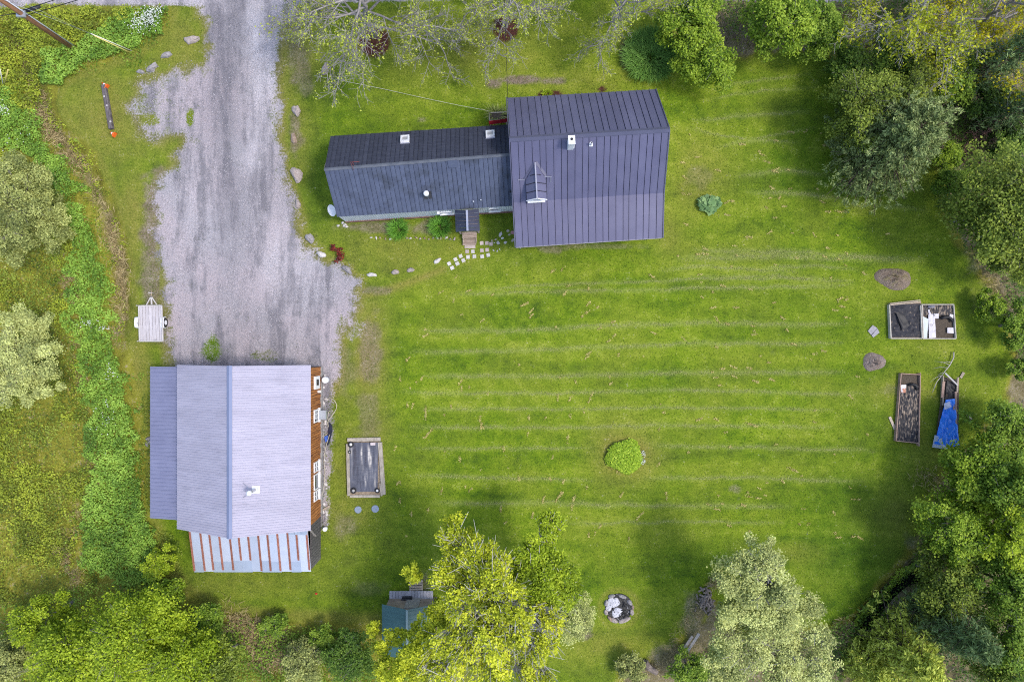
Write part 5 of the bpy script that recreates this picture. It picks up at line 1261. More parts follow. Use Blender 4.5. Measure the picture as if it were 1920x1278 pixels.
# ------------------------------------------------------------------ drive-side timber and cones
lt = thing('landscape_timber', 'long dark weathered timber lying on the grass by the parking area', 'timber', G(202, 200))
MB().bar(W(195, 160, .14), W(209, 242, .14), .26, .26).build('beam', pmat('dark_purple_timber', (.07, .058, .06), (.19, .165, .165), 3, stretch=(4, 1, 1), rough=.95, bmp=.4), lt, bevel=.02)
for (x, y) in ((195.5, 181), (200.5, 198), (207, 228)): MB().tube([W(x, y, .27), W(x, y, .29)], .06, 8).build('knot', pmat('pale_knot', (.34, .31, .32), (.42, .4, .4), 5), lt)
def cone(x, y, d, sz, lab):
    p = G(x, y); o = thing('traffic_cone', lab, 'cone', p); d = Vector((*d, 0)).normalized(); M_or = pmat('orange_plastic', (.72, .10, .015), (.85, .17, .03), 4, rough=.5)
    a = p + upL * .12; MB().tube([a, a + d * sz], [.13, .03], 14).build('body', M_or, o)
    MB().tube([a + d * sz * .45, a + d * sz * .68], [.093, .066], 14).build('collar', M_white, o)
    R = Matrix((d, Vector((-d.y, d.x, 0)), Vector((0, 0, 1)))).transposed(); MB().box(a - d * .012, (.03, .32, .32), mat=R).build('base', M_or, o)
cone(203, 164, (-1, .8), .42, 'orange traffic cone toppled at the upper end of the dark timber')
cone(217, 254, (-1, .6), .34, 'orange traffic cone with white band toppled below the dark timber')

# ------------------------------------------------------------------ small things around the buildings
ds = W(624, 394, 1.6); sd_ = thing('satellite_dish', 'white satellite dish on the left end of the wing', 'dish', Vector((ds.x + .15, ds.y, 1.3)))
m = MB(); nrm0 = Vector((-.55, -.35, .75)).normalized(); e1 = nrm0.orthogonal().normalized(); e2 = nrm0.cross(e1); vs = [ds]; 
for j, (rr_, dz) in enumerate(((.12, .01), (.24, .04), (.36, .09))):
    vs += [ds + (e1 * math.cos(u * math.pi / 10) + e2 * math.sin(u * math.pi / 10)) * rr_ + nrm0 * dz for u in range(20)]
fs = [(0, 1 + i, 1 + (i + 1) % 20) for i in range(20)] + [(1 + j * 20 + i, 21 + j * 20 + i, 21 + j * 20 + (i + 1) % 20, 1 + j * 20 + (i + 1) % 20) for j in range(2) for i in range(20)]
m.add(vs, fs, True).build('reflector', M_white, sd_)
MB().tube([ds, ds + Vector((.3, .1, -.25))], .03, 8).build('mount', M_galv, sd_); MB().tube([ds - e1 * .3 + nrm0 * .08, ds + nrm0 * .4], .012, 6).build('feed_arm', M_galv, sd_)
tk_ = W(613.5, 712, .5); tko = thing('white_tank', 'squat white tank standing beside the barn wall', 'tank', G(612, 712))
c = G(612.6, 711.5); m = MB(); m.tube([c, c + upL * .45, c + upL * .52], [.20, .21, .15], 20); m.build('tank_body', M_white, tko); MB().tube([c + upL * .5, c + upL * .56], .06, 10).build('tank_cap', M_wwall, tko)
c = G(611.5, 989.5); bk = thing('white_bucket', 'small white bucket on the grass below the barn corner', 'bucket', c)
MB().tube([c, c + upL * .30], [.11, .13], 18).build('bucket_body', M_white, bk); MB().tube([c + upL * .30, c + upL * .325], [.14, .135], 18).build('bucket_lid', M_white, bk)
c = G(593, 1112); m = rock_mb(c, .16, .13, .10, .4, 888); single(m, 'red_marker', pmat('bright_red', (.5, .03, .02), (.65, .06, .04), 4), c, 'small bright red object lying on the grass below the barn', 'object')
sled = thing('dark_sled', 'narrow dark blue sled lying in gravel beside the barn', 'sled', G(614, 808))
def zs(zx, zy): return 560 + zx / 3.761, 680 + zy / 3.761
pts = [zs(*q) for q in ((216, 420), (234, 445), (236, 480), (222, 540), (206, 582), (196, 575), (200, 520), (210, 470))]
m = MB(); m.slab([W(*q, .14) for q in pts][::-1], .12); m.build('hull', pmat('navy_plastic', (.012, .014, .03), (.03, .035, .06), 5, rough=.4), sled)
crumple('blue_cover', [zs(180, 520), zs(206, 510), zs(204, 548), zs(188, 560)], pmat('blue_cloth', (.03, .09, .38), (.08, .16, .5), 4), sled, z=.2, amp=.05, n=8, seed=71)
hose = [zs(*q) for q in ((196, 256), (225, 250), (255, 270), (268, 310), (250, 350), (225, 385), (205, 395), (212, 345), (235, 335), (242, 352), (225, 380), (204, 420), (215, 470), (190, 520), (172, 525), (196, 500), (225, 480), (200, 560), (186, 620), (178, 700), (184, 760), (180, 840), (168, 930), (150, 1010))]
m = MB(); hp_ = [W(*q, .06 + .04 * (i % 3)) for i, q in enumerate(hose)]; hs = []
for i in range(len(hp_) - 1):
    p0, p1, p2, p3 = hp_[max(i - 1, 0)], hp_[i], hp_[i + 1], hp_[min(i + 2, len(hp_) - 1)]
    for k in range(4):
        t = k / 4; hs.append(.5 * ((2 * p1) + (p2 - p0) * t + (2 * p0 - 5 * p1 + 4 * p2 - p3) * t * t + (3 * p1 - p0 - 3 * p2 + p3) * t ** 3))
m.tube(hs, .022, 6); single(m, 'garden_hose', pmat('tan_hose', (.42, .38, .28), (.52, .48, .37), 4, rough=.5), W(*hose[0], 0), 'tangled tan garden hose along the barn wall', 'hose')
rub = thing('stone_footing', 'strip of loose grey stones along the foot of the barn wall', 'stones', G(604, 870))
rg = random.Random(33)
for k in range(60):
    y = rg.uniform(700, 985); x = 603 + rg.uniform(0, 9) + (y - 700) * .006; rock_mb(G(x, y), rg.uniform(.12, .3), rg.uniform(.1, .2), .09, rg.uniform(0, 3), 900 + k).build('stone', ROCKM[rg.choice((1, 1, 2))], rub)
q0, q1 = zs(165, 1040), zs(220, 1008); m = MB(); m.bar(W(*q0, .06), W(*q1, .06), .12, .06); single(m, 'loose_board', M_wood_tan, G(*q0), 'pale loose board at the lower end of the barn stones', 'board')
rubh = thing('rubble_heap', 'few dark rubble stones at the left edge of the lean-to', 'stones', G(279, 827))
for k, (x, y) in enumerate(((279, 822), (282, 828), (277, 832))):
    rock_mb(G(x, y), .35, .26, .2, k, 960 + k).build('stone', ROCKM[1], rubh)
# planter behind the red canopy
pn = thing('planter_box', 'wooden planter box with grassy plants at the corner of the house', 'planter', W(934, 218, 0))
for (a, b_) in (((917.5, 211.5), (951, 210)), ((917.5, 211.5), (917.5, 226)), ((917.5, 226), (952, 224)), ((951, 210), (952, 224))): board(pn, a, b_, .55, .06, .55, M_timber)
crumple('soil', [(918, 212), (951, 211), (951, 224), (918, 225)], M_soil, pn, z=.48, amp=.05, n=8)

# ------------------------------------------------------------------ foliage colours (dark, mid, light)
L_bright = leafmat('leaf_bright_green', (.052, .098, .010), (.125, .190, .018), (.22, .29, .045))
L_mid = leafmat('leaf_mid_green', (.045, .088, .012), (.102, .165, .022), (.19, .26, .05))
L_olive = leafmat('leaf_olive_green', (.036, .056, .010), (.095, .130, .022), (.20, .245, .055))
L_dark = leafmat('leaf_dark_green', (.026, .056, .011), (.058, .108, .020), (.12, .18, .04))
L_yellow = leafmat('leaf_yellow_green', (.10, .125, .010), (.26, .295, .020), (.48, .50, .06), trans=.3)
L_lime = leafmat('leaf_lime_green', (.075, .115, .008), (.17, .235, .016), (.30, .36, .04), trans=.3)
L_grey = leafmat('leaf_grey_green', (.085, .10, .045), (.17, .19, .085), (.31, .33, .17))
L_silver = leafmat('leaf_silver_green', (.13, .150, .080), (.27, .292, .150), (.41, .435, .26))
L_pine = leafmat('needle_grey_green', (.058, .082, .042), (.135, .172, .090), (.27, .32, .19), trans=.15)
L_spruce = leafmat('needle_blue_green', (.040, .068, .036), (.090, .138, .072), (.18, .24, .14), trans=.12)
L_cedar = leafmat('needle_yellow_green', (.12, .145, .03), (.28, .32, .075), (.46, .49, .15), trans=.2)
L_bud = leafmat('leaf_young_buds', (.15, .18, .03), (.27, .31, .06), (.40, .43, .11), trans=.35)
L_gold = leafmat('leaf_golden_buds', (.20, .18, .008), (.36, .33, .012), (.52, .47, .04), trans=.35)
L_cover = leafmat('leaf_ground_cover', (.052, .105, .022), (.125, .215, .040), (.22, .33, .08))
L_weed = leafmat('leaf_yellow_weeds', (.070, .088, .016), (.155, .190, .024), (.27, .305, .045))
L_dead = leafmat('dead_stalks', (.10, .075, .055), (.22, .17, .13), (.38, .31, .25), trans=.15, gain=1.7)
L_red = leafmat('leaf_dark_red', (.045, .006, .010), (.10, .012, .016), (.19, .030, .030))
L_flower = leafmat('white_flowers', (.55, .58, .50), (.70, .72, .66), (.82, .83, .80), bl=1.0, gain=1.0)
L_blade = leafmat('lily_blades', (.030, .085, .012), (.070, .175, .025), (.15, .30, .06))
L_rhub = leafmat('rhubarb_leaf', (.05, .10, .06), (.11, .19, .11), (.21, .30, .19))
L_grass = leafmat('lawn_blades', (.052, .100, .008), (.128, .200, .015), (.25, .30, .05), trans=.2, gain=1.0)
L_clip = leafmat('grass_clippings', (.17, .20, .06), (.31, .33, .11), (.50, .50, .22), trans=.1, gain=1.0, bl=.9)
L_thatch = leafmat('dry_thatch', (.22, .18, .08), (.38, .33, .17), (.52, .46, .28), trans=.1, gain=1.25)
B_grey = pmat('grey_bark', (.12, .105, .095), (.26, .235, .215), 8, rough=.95)
B_pale = pmat('silvery_bark', (.28, .26, .24), (.46, .43, .40), 8, rough=.9)
B_twig = pmat('twig_bark', (.22, .20, .195), (.38, .35, .345), 8, rough=.95)
B_white = pmat('white_bark', (.42, .40, .36), (.60, .57, .52), 8, rough=.9)
B_brown = pmat('brown_bark', (.07, .05, .04), (.16, .12, .095), 8, rough=.95)

def local_mesh(name, co, q, mat, parent, tint=None, smooth=False):
    org = np.array(parent_origin(parent)); me = fast_mesh(name, co - org, q, tint, smooth); return link(name, me, mat, parent)

def tubes_np(segs, n=4):
    """segs: list of (p0, p1, r0, r1) -> merged little tubes"""
    P0 = np.array([s[0] for s in segs], float); P1 = np.array([s[1] for s in segs], float); R0 = np.array([s[2] for s in segs]); R1 = np.array([s[3] for s in segs])
    d = P1 - P0; d /= np.linalg.norm(d, axis=1, keepdims=True) + 1e-9
    a = np.cross(d, np.where(np.abs(d[:, 2:3]) < .9, [[0, 0, 1.]], [[1., 0, 0]])); a /= np.linalg.norm(a, axis=1, keepdims=True) + 1e-9; b = np.cross(d, a)
    m = len(segs); co = np.empty((m, 2 * n, 3))
    for k in range(n):
        u = 2 * math.pi * k / n; o = a * math.cos(u) + b * math.sin(u)
        co[:, k] = P0 + o * R0[:, None]; co[:, n + k] = P1 + o * R1[:, None]
    base = (np.arange(m) * 2 * n)[:, None, None]
    f = np.array([[k, (k + 1) % n, n + (k + 1) % n, n + k] for k in range(n)])[None] + base
    return co.reshape(-1, 3), f.reshape(-1, 4)

def bent(p0, p1, rg, k=3, amt=.08):
    L_ = np.linalg.norm(p1 - p0); pts = [p0 + (p1 - p0) * i / k + (rg.normal(size=3) * amt * L_ if 0 < i < k else 0) for i in range(k + 1)]
    return pts

NTREE = [0]
def tree(label, x, y, rpx, h, mat, n, leaf=.15, K=40, name='tree', cat='tree', zc=None, ry=None, bark=None, clump=.20, ub=.75, aspect=.62, group=None, low=-.55, trunk_r=None, show=30, twigs=5, base=None, blobs=None, flat=.7, bare=0.0):
    """broad-leaved tree or bush: tapered trunk, limbs out to leaf clumps, leaves spread round each clump"""
    NTREE[0] += 1; rg = np.random.default_rng(1000 + NTREE[0] * 7)
    zc = zc if zc is not None else h * .60; rz = h - zc
    c = np.array(W(x, y, zc)); r = rpx * (H - zc) / FPX; ryy = (ry if ry else rpx) * (H - zc) / FPX
    bs = np.array(G(*base)) if base else np.array([c[0], c[1], 0.0])
    if not base:
        bs[2] = gz(c[0] * FPX / H + 960, 639 - c[1] * FPX / H)
    o = thing(name, label, cat, Vector(bs), group)
    ph = rg.uniform(0, 6.28, 3); cl = []
    K = int(K * 2.0)
    if blobs: K = max(K, len(blobs) * 16)
    for k in range(K):
        d = rg.normal(size=3); d /= np.linalg.norm(d)
        if d[2] < low: d[2] = -d[2]
        az = math.atan2(d[1], d[0]); out = 1 + .16 * math.sin(2 * az + ph[0]) + .13 * math.sin(3 * az + ph[1]) + .10 * math.sin(5 * az + ph[2])
        f = .30 + .70 * rg.random() ** .55
        if blobs:
            bx, by_, bz, br = blobs[k % len(blobs)]; bc = np.array(W(bx, by_, bz)); br_ = br * (H - bz) / FPX
            cl.append((bc + d * np.array([br_, br_, br_ * .75]) * f * .85, br_ * max(clump, .20) * rg.uniform(.8, 1.5)))
        else:
            cl.append((c + d * np.array([r * out, ryy * out, rz]) * f * (1 - clump * .35), r * clump * rg.uniform(.75, 1.25)))
    # leaves
    wts = np.array([q[1] for q in cl]) ** 2; cnt = np.maximum(40, (n * wts / wts.sum()).astype(int))
    pos, tint = [], []
    for (p, cr), m in zip(cl, cnt):
        m = int(m * rg.uniform(.7, 1.3)); dd = rg.normal(size=(m, 3)); dd /= np.linalg.norm(dd, axis=1, keepdims=True)
        rad = cr * rg.random(m)[:, None] ** .45 * (1 + .35 * rg.random())
        stray = rg.random(m) < .10; rad[stray] *= 1.45
        pos.append(p + dd * rad * np.array([1, 1, flat])); tint.append(np.clip(rg.normal(.5, .20, m) + rg.normal(0, .20), 0, 1))
    pos = np.concatenate(pos); tint = np.concatenate(tint); pos[:, 2] = np.maximum(pos[:, 2], .12)
    co, q = leaf_quads(pos, leaf, ub, aspect, rg)
    # trunk and limbs
    segs = []; tr_ = trunk_r or (.05 + h * .016); top = np.array([c[0], c[1], zc + rz * .45])
    tp = bent(bs - np.array([0, 0, .1]), top, rg, 5, .03)
    for i in range(5): segs.append((tp[i], tp[i + 1], tr_ * (1 - i * .16), tr_ * (1 - (i + 1) * .16)))
    tsegs = list(segs); lsegs = []
    order = sorted(cl, key=lambda e: -e[0][2])[:show] if show < len(cl) else cl
    for (p, cr) in order:
        t = np.clip((p[2] - bs[2]) / max(top[2] - bs[2], .1) * .62, .22, .92); i = int(t * 5); st = tp[i] + (tp[min(i + 1, 5)] - tp[i]) * (t * 5 - i)
        b_ = bent(st, p, rg, 3, .045); r0 = tr_ * .42
        for j in range(3): lsegs.append((b_[j], b_[j + 1], r0 * (1 - j * .3), r0 * (1 - (j + 1) * .3)))
        for _ in range(twigs):
            e = p + rg.normal(size=3) * cr * (.65 if twigs < 6 else .95); e[2] = max(e[2], .1); lsegs.append((b_[2] + (p - b_[2]) * rg.random(), e, r0 * .22, .008))
    co1, q1 = tubes_np(tsegs, 8); local_mesh('trunk', co1, q1, bark or B_grey, o, smooth=True)
    co1, q1 = tubes_np(lsegs, 5); local_mesh('limbs', co1, q1, bark or B_grey, o, smooth=True)
    local_mesh('crown', co, q, mat, o, tint)
    return o

def twig_tree(label, x, y, h, spread, seed, n1=9, n2=7, n3=7, n4=5, leafn=3, mat=None, bark=None, leaf=.10, name='tree', cat='tree', trunk_frac=.22, up=.75, leafp=.6, r0=None, base_xy=None, group=None, droop=.0, maxz=None):
    """a tree just coming into leaf: trunk, limbs, branches and twigs all built, a few young leaves at the tips"""
    rg = np.random.default_rng(seed); bs = np.array(G(x, y)); o = thing(name, label, cat, Vector(bs), group)
    r0 = r0 or h * .020; fork = bs + np.array([0, 0, h * trunk_frac]); top = bs + np.array([rg.normal() * .2, rg.normal() * .2, h * .72])
    tp = bent(bs - np.array([0, 0, .1]), top, rg, 6, .015); ts = [(tp[i], tp[i + 1], r0 * (1 - i * .14), r0 * (1 - (i + 1) * .14)) for i in range(6)]
    segs = []; tips = []
    def unit(v): return v / (np.linalg.norm(v) + 1e-9)
    def grow(p, d, L_, r, level, nb):
        k = 4 if level < 3 else 2; pts = [p]; dd = d.copy()
        for i in range(k):
            dd = unit(dd + rg.normal(size=3) * (.13 if level < 3 else .2) + np.array([0, 0, .05 - droop * (level > 1)])); pts.append(pts[-1] + dd * L_ / k)
        for i in range(k): segs.append((pts[i], pts[i + 1], max(.008, r * (1 - .75 * i / k)), max(.007, r * (1 - .75 * (i + 1) / k))))
        if level == 4 or not nb: tips.append(pts[-1]); tips.append(pts[1]); return
        for b_ in range(nb[0]):
            t = .25 + .75 * (b_ + rg.random()) / nb[0]; i = min(int(t * k), k - 1); q = pts[i] + (pts[i + 1] - pts[i]) * (t * k - i)
            base_d = unit(pts[i + 1] - pts[i]); sd = rg.normal(size=3); sd -= base_d * sd.dot(base_d); sd = unit(sd)
            grow(q, unit(base_d * .75 + sd * rg.uniform(.45, .85) + np.array([0, 0, .05])), L_ * rg.uniform(.36, .56), r * .45, level + 1, nb[1:])
    for b_ in range(n1):
        t = trunk_frac + (1 - trunk_frac) * .75 * b_ / max(1, n1 - 1); i = min(int(t * 6), 5); q = tp[i] + (tp[i + 1] - tp[i]) * (t * 6 - i)
        az = b_ * 2.4 + rg.normal() * .25; el = math.radians(lerp(18, 62, b_ / n1) * up + rg.normal() * 6)
        grow(q, np.array([math.cos(az) * math.cos(el), math.sin(az) * math.cos(el), math.sin(el)]), spread * rg.uniform(.8, 1.15) * lerp(1.0, .75, b_ / n1), r0 * .45, 1, (n2, n3, n4) if n4 else (n2, n3))
    co, q = tubes_np(ts, 10); local_mesh('trunk', co, q, bark or B_twig, o, smooth=True)
    co, q = tubes_np(segs, 4); local_mesh('branches', co, q, bark or B_twig, o, smooth=True)
    tips = np.array(tips); tips = tips[rg.random(len(tips)) < leafp]
    pos = np.repeat(tips, leafn, axis=0) + rg.normal(size=(len(tips) * leafn, 3)) * leaf * .6
    if len(pos):
        co, q = leaf_quads(pos, leaf, .35, .7, rg); local_mesh('leaves', co, q, mat or L_bud, o, np.clip(rg.normal(.5, .25, len(q)), 0, 1))
    return o

def conifer(label, x, y, rpx, h, mat, seed, levels=16, nb=10, tufts=7, needles=12, size=.26, droopy=.05, bark=None, shape=1.0, name='conifer_tree', asp=.2, taper=.8, group=None):
    rg = np.random.default_rng(seed); zc = h * .45; c = W(x, y, zc); bs = np.array([c.x, c.y, gz(c.x * FPX / H + 960, 639 - c.y * FPX / H)]); r = rpx * (H - zc) / FPX
    o = thing(name, label, 'tree', Vector(bs), group); segs = []; pos = []; dr = []; tint = []
    ts = [(bs + np.array([0, 0, h * i / 6 - .1]), bs + np.array([0, 0, h * (i + 1) / 6 - .1]), h * .02 * (1 - i / 6.5), h * .02 * (1 - (i + 1) / 6.5)) for i in range(6)]
    ph = rg.uniform(0, 6.28, 2)
    for l in range(levels):
        f = l / (levels - 1); z = bs[2] + h * (.10 + .86 * f); R = r * (1 - f ** 1.3 * taper) * (.55 + .45 * min(1, f * 5 + .5))
        m = max(4, int(nb * (1 - f * .5)))
        for b_ in range(m):
            az = l * 1.1 + b_ * 2 * math.pi / m + rg.normal() * .15; RR = R * rg.uniform(.70, 1.12) * (1 + .15 * math.sin(2 * az + ph[0]) + .1 * math.sin(3 * az + ph[1]))
            d = np.array([math.cos(az), math.sin(az), 0]); p0 = np.array([bs[0], bs[1], z]); p1 = p0 + d * RR + np.array([0, 0, RR * (.10 - droopy * 3 * (1 - f)) + f * RR * .5])
            segs.append((p0, p1, .05 * (1 - f * .6), .012)); tt = rg.normal(0, .12)
            for t_ in range(tufts):
                s = .30 + .70 * (t_ + rg.random()) / tufts; wdt = RR * .20 * (1.15 - s * .6); q = p0 + (p1 - p0) * s + np.array([-d[1], d[0], 0]) * rg.normal() * wdt
                k = needles; pos.append(q + rg.normal(size=(k, 3)) * np.array([.11, .11, .07]) * size / .26); dv = d + rg.normal(size=3) * .5 + np.array([0, 0, .45]); dr.append(np.repeat(dv[None], k, 0)); tint.append(np.clip(rg.normal(.5 + tt, .16, k) + rg.normal(0, .10), 0, 1))
    pos = np.concatenate(pos); dr = np.concatenate(dr); tint = np.concatenate(tint); pos[:, 2] = np.maximum(pos[:, 2], .1)
    co, q = leaf_quads(pos, size, .25, asp, rg, droop=dr)
    co1, q1 = tubes_np(ts, 8); local_mesh('trunk', co1, q1, bark or B_brown, o, smooth=True)
    co1, q1 = tubes_np(segs, 5); local_mesh('limbs', co1, q1, bark or B_brown, o, smooth=True)
    local_mesh('crown', co, q, mat, o, tint)
    return o

# ------------------------------------------------------------------ trees along the road: bare crowns just budding
twig_tree('large half bare tree with budding grey branches beside the driveway', 704, 66, 9.5, 4.7, 23, 15, 8, 8, 6, 2, leafp=.52, leaf=.11, droop=.03, up=.62)
twig_tree('half bare budding tree in a dark mulch ring above the house', 948, 50, 8.0, 3.3, 12, 11, 8, 7, 5, 2, leafp=.58, leaf=.105, droop=.03, up=.62)
twig_tree('half bare budding tree just left of the lily bed by the road', 1152, 40, 8.0, 3.0, 13, 11, 8, 7, 5, 2, leafp=.60, leaf=.105, droop=.03, up=.62)
twig_tree('wide maple with bright yellow young leaves and bare branches, top right', 1655, 66, 7.5, 4.3, 14, 13, 8, 7, 5, 3, mat=leafmat('leaf_maple', (.13, .16, .012), (.26, .29, .022), (.42, .43, .05), trans=.35), leafp=.52, leaf=.15, up=.5, bark=B_pale)
twig_tree('golden budding maple in the top right corner', 1800, 72, 8.0, 3.8, 15, 11, 8, 7, 5, 3, mat=L_gold, leafp=.48, leaf=.15, up=.5)
twig_tree('leafless brown thicket shrub between the bright green bushes', 1378, 74, 3.2, 1.7, 16, 12, 7, 6, 0, 1, mat=L_olive, leafp=.35, leaf=.12, name='shrub', cat='shrub', trunk_frac=.05, bark=pmat('brown_twig', (.12, .085, .07), (.26, .20, .165), 8, rough=.95), r0=.05)
twig_tree('bare reddish brown shrub in the wood edge right of the big pine', 1818, 262, 2.0, 1.1, 17, 14, 8, 6, 0, 0, name='shrub', cat='shrub', trunk_frac=.05, bark=pmat('red_twig', (.14, .07, .06), (.27, .16, .14), 8, rough=.95), r0=.04, leafp=0)
twig_tree('second bare reddish shrub just below the first in the wood edge', 1800, 292, 1.6, .8, 18, 12, 7, 6, 0, 0, name='shrub', cat='shrub', trunk_frac=.05, bark=_MC['red_twig'], r0=.035, leafp=0)
# ------------------------------------------------------------------ bushes and trees at the top right
tree('bright green bush nearest the lily bed, against the road', 1296, 42, 58, 4.2, L_bright, 11000, .15, 46, 'bush', 'bush')
tree('bright green rounded bush in front, right of the lily bed', 1316, 108, 56, 3.6, L_bright, 12000, .14, 50, 'bush', 'bush')
tree('vivid green tree at the top edge right of the bare thicket', 1466, 46, 62, 5.5, L_bright, 14000, .15, 50)
tree('darker green bush between the vivid tree and the maple', 1540, 62, 44, 4.0, L_mid, 9000, .14, 36, 'bush', 'bush')
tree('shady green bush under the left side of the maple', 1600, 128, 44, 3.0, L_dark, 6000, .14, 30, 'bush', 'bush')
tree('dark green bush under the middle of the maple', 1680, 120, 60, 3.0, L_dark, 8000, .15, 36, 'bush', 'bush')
tree('green leafy bush under the golden maple', 1770, 140, 62, 4.0, L_mid, 9000, .15, 40, 'bush', 'bush')
tree('light green leafy tree overlapping the upper left of the big pine', 1612, 205, 72, 5.4, L_olive, 13000, .13, 50, 'tree')
tree('pale green tree behind the top of the big pine', 1690, 185, 55, 5.0, L_olive, 8000, .13, 40, 'tree')
conifer('big grey green pine with brushy tips on the right lawn', 1668, 268, 124, 6.0, L_pine, 31, 16, 16, 12, 20, .21, taper=.72, droopy=.02, asp=.3)
conifer('dark conifer in the top right corner behind the golden maple', 1868, 118, 60, 8.0, L_spruce, 32, 15, 9, 6, 10, .28)
conifer('dark conifer at the right edge below the corner conifer', 1908, 205, 52, 7.0, L_spruce, 33, 14, 9, 6, 10, .28)
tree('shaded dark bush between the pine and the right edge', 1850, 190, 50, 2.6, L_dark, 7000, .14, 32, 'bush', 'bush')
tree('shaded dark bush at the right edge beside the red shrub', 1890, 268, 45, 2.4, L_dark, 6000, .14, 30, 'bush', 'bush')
tree('small vivid green bush below the reddish shrubs', 1775, 300, 32, 1.8, L_bright, 5000, .12, 26, 'bush', 'bush')
tree('deep green bush at the lawn edge left of the big olive tree', 1786, 350, 34, 2.4, L_mid, 6000, .12, 28, 'bush', 'bush')
tree('large olive green tree on the right edge beside the lawn', 1880, 390, 100, 7.5, L_olive, 22000, .16, 70)
tree('brushy green tree below the large olive one at the right edge', 1905, 470, 55, 5.0, L_olive, 8000, .15, 36)
tree('small bright bush standing alone right of the twin beds', 1858, 578, 30, 1.8, L_bright, 4500, .12, 24, 'bush', 'bush', base=(1850, 582))
tree('green bush at the right edge right of the lone bright bush', 1908, 610, 40, 2.6, L_mid, 6000, .13, 28, 'bush', 'bush')
tree('low green bush on the right edge level with the mounds', 1915, 690, 26, 2.0, L_mid, 3500, .12, 22, 'bush', 'bush')
# ------------------------------------------------------------------ wood along the right and bottom right
tree('dense green tree at the right edge just below the tarped bed', 1885, 806, 62, 4.5, L_mid, 13000, .14, 50, base=(1868, 800))
tree('green tree leaning over the lower end of the blue tarp', 1838, 890, 76, 5.0, L_bright, 16000, .15, 56)
tree('green tree at the right edge under the tarp tree', 1898, 920, 70, 7.0, L_mid, 14000, .15, 50)
tree('vivid green tree on the lawn edge at lower right', 1786, 992, 62, 5.5, L_bright, 14000, .14, 50)
tree('yellow tinged tree right of the vivid green one', 1870, 1000, 62, 7.0, L_lime, 11000, .15, 46)
tree('broad green tree at the lower right edge', 1890, 1085, 74, 7.0, L_mid, 15000, .15, 54)
tree('shaded olive tree behind the dark pool', 1775, 1092, 68, 5.0, L_olive, 13000, .14, 50)
tree('green tree in the bottom right corner', 1895, 1200, 70, 7.0, L_mid, 13000, .15, 50)
conifer('blue green spruce above the bottom right corner', 1778, 1172, 66, 7.0, L_spruce, 41, 15, 10, 7, 12, .30)
tree('green sapling with a leaning pale stem in the bottom right', 1852, 1248, 50, 5.5, L_olive, 6500, .13, 34, bark=B_pale)
conifer('feathery yellow green cedar at the bottom right', 1700, 1222, 84, 5.0, L_cedar, 42, 12, 11, 9, 12, .26, droopy=.06, asp=.3)
conifer('smaller yellow green cedar left of the feathery one', 1630, 1255, 50, 3.6, L_cedar, 43, 10, 9, 8, 11, .24, droopy=.06, asp=.3)
tree('tall pale silvery green tree over the woodpile', 1420, 1110, 84, 9.0, L_silver, 26000, .12, 90, zc=5.2, base=(1415, 1060), bark=B_pale, blobs=[(1420, 1045, 6.5, 52), (1385, 1075, 6.0, 52), (1450, 1100, 6.5, 56), (1395, 1125, 5.5, 58), (1440, 1150, 5.5, 62), (1370, 1150, 4.5, 40)])
tree('pale silvery green tree at the bottom edge beside the tall one', 1470, 1215, 84, 8.0, L_silver, 22000, .12, 80, zc=4.8, base=(1450, 1160), bark=B_pale, blobs=[(1490, 1130, 4.5, 46), (1520, 1180, 4.8, 52), (1450, 1210, 5, 62), (1390, 1220, 5, 62), (1530, 1240, 5, 50), (1470, 1260, 5, 60), (1350, 1245, 4.5, 46)])
tree('low green bush at the bottom edge right of the rotting log', 1290, 1252, 40, 2.0, L_mid, 5000, .12, 26, 'bush', 'bush')
tree('low grey green bush at the bottom edge left of the rotting log', 1185, 1250, 30, 1.5, L_grey, 4000, .11, 22, 'bush', 'bush')
# ------------------------------------------------------------------ the yellow green poplar and its neighbours, bottom centre
tree('tall bright yellow green poplar over the garden shed', 920, 1120, 150, 12.5, L_yellow, 46000, .125, 300, zc=8.0, base=(925, 1070), bark=B_white, clump=.20, show=300, twigs=9,
     blobs=[(860, 1010, 8, 46), (900, 1050, 9, 56), (850, 1080, 8.5, 50), (930, 1110, 10, 58), (880, 1140, 9.5, 58), (825, 1150, 7.5, 36), (722, 1208, 5.5, 28), (735, 1250, 6, 36), (800, 1222, 7.5, 48), (860, 1210, 9, 56), (940, 1190, 10, 58), (1010, 1210, 9, 50), (920, 1255, 9, 56), (1000, 1262, 8, 46), (830, 1265, 8, 50), (760, 1262, 7, 40), (1030, 1160, 8, 40), (965, 1150, 10, 46), (700, 1180, 5.0, 16), (775, 1075, 6.5, 22), (795, 1172, 6.5, 32), (745, 1192, 5.5, 24), (768, 1205, 6.2, 30)])
tree('olive yellow poplar right of the tall yellow one', 1020, 1075, 70, 9.5, L_lime, 20000, .13, 70, zc=6.0, base=(1010, 1040), bark=B_white, clump=.24, show=140, twigs=4, blobs=[(1035, 980, 5.5, 28), (1010, 1020, 6, 40), (985, 1060, 6.5, 44), (1040, 1070, 6.5, 44), (1010, 1110, 7, 50), (1060, 1110, 6, 36)])
tree('pale grey green bush at the foot of the poplars near the fire pit', 1078, 1150, 44, 3.6, L_silver, 9000, .10, 40, 'bush', 'bush')
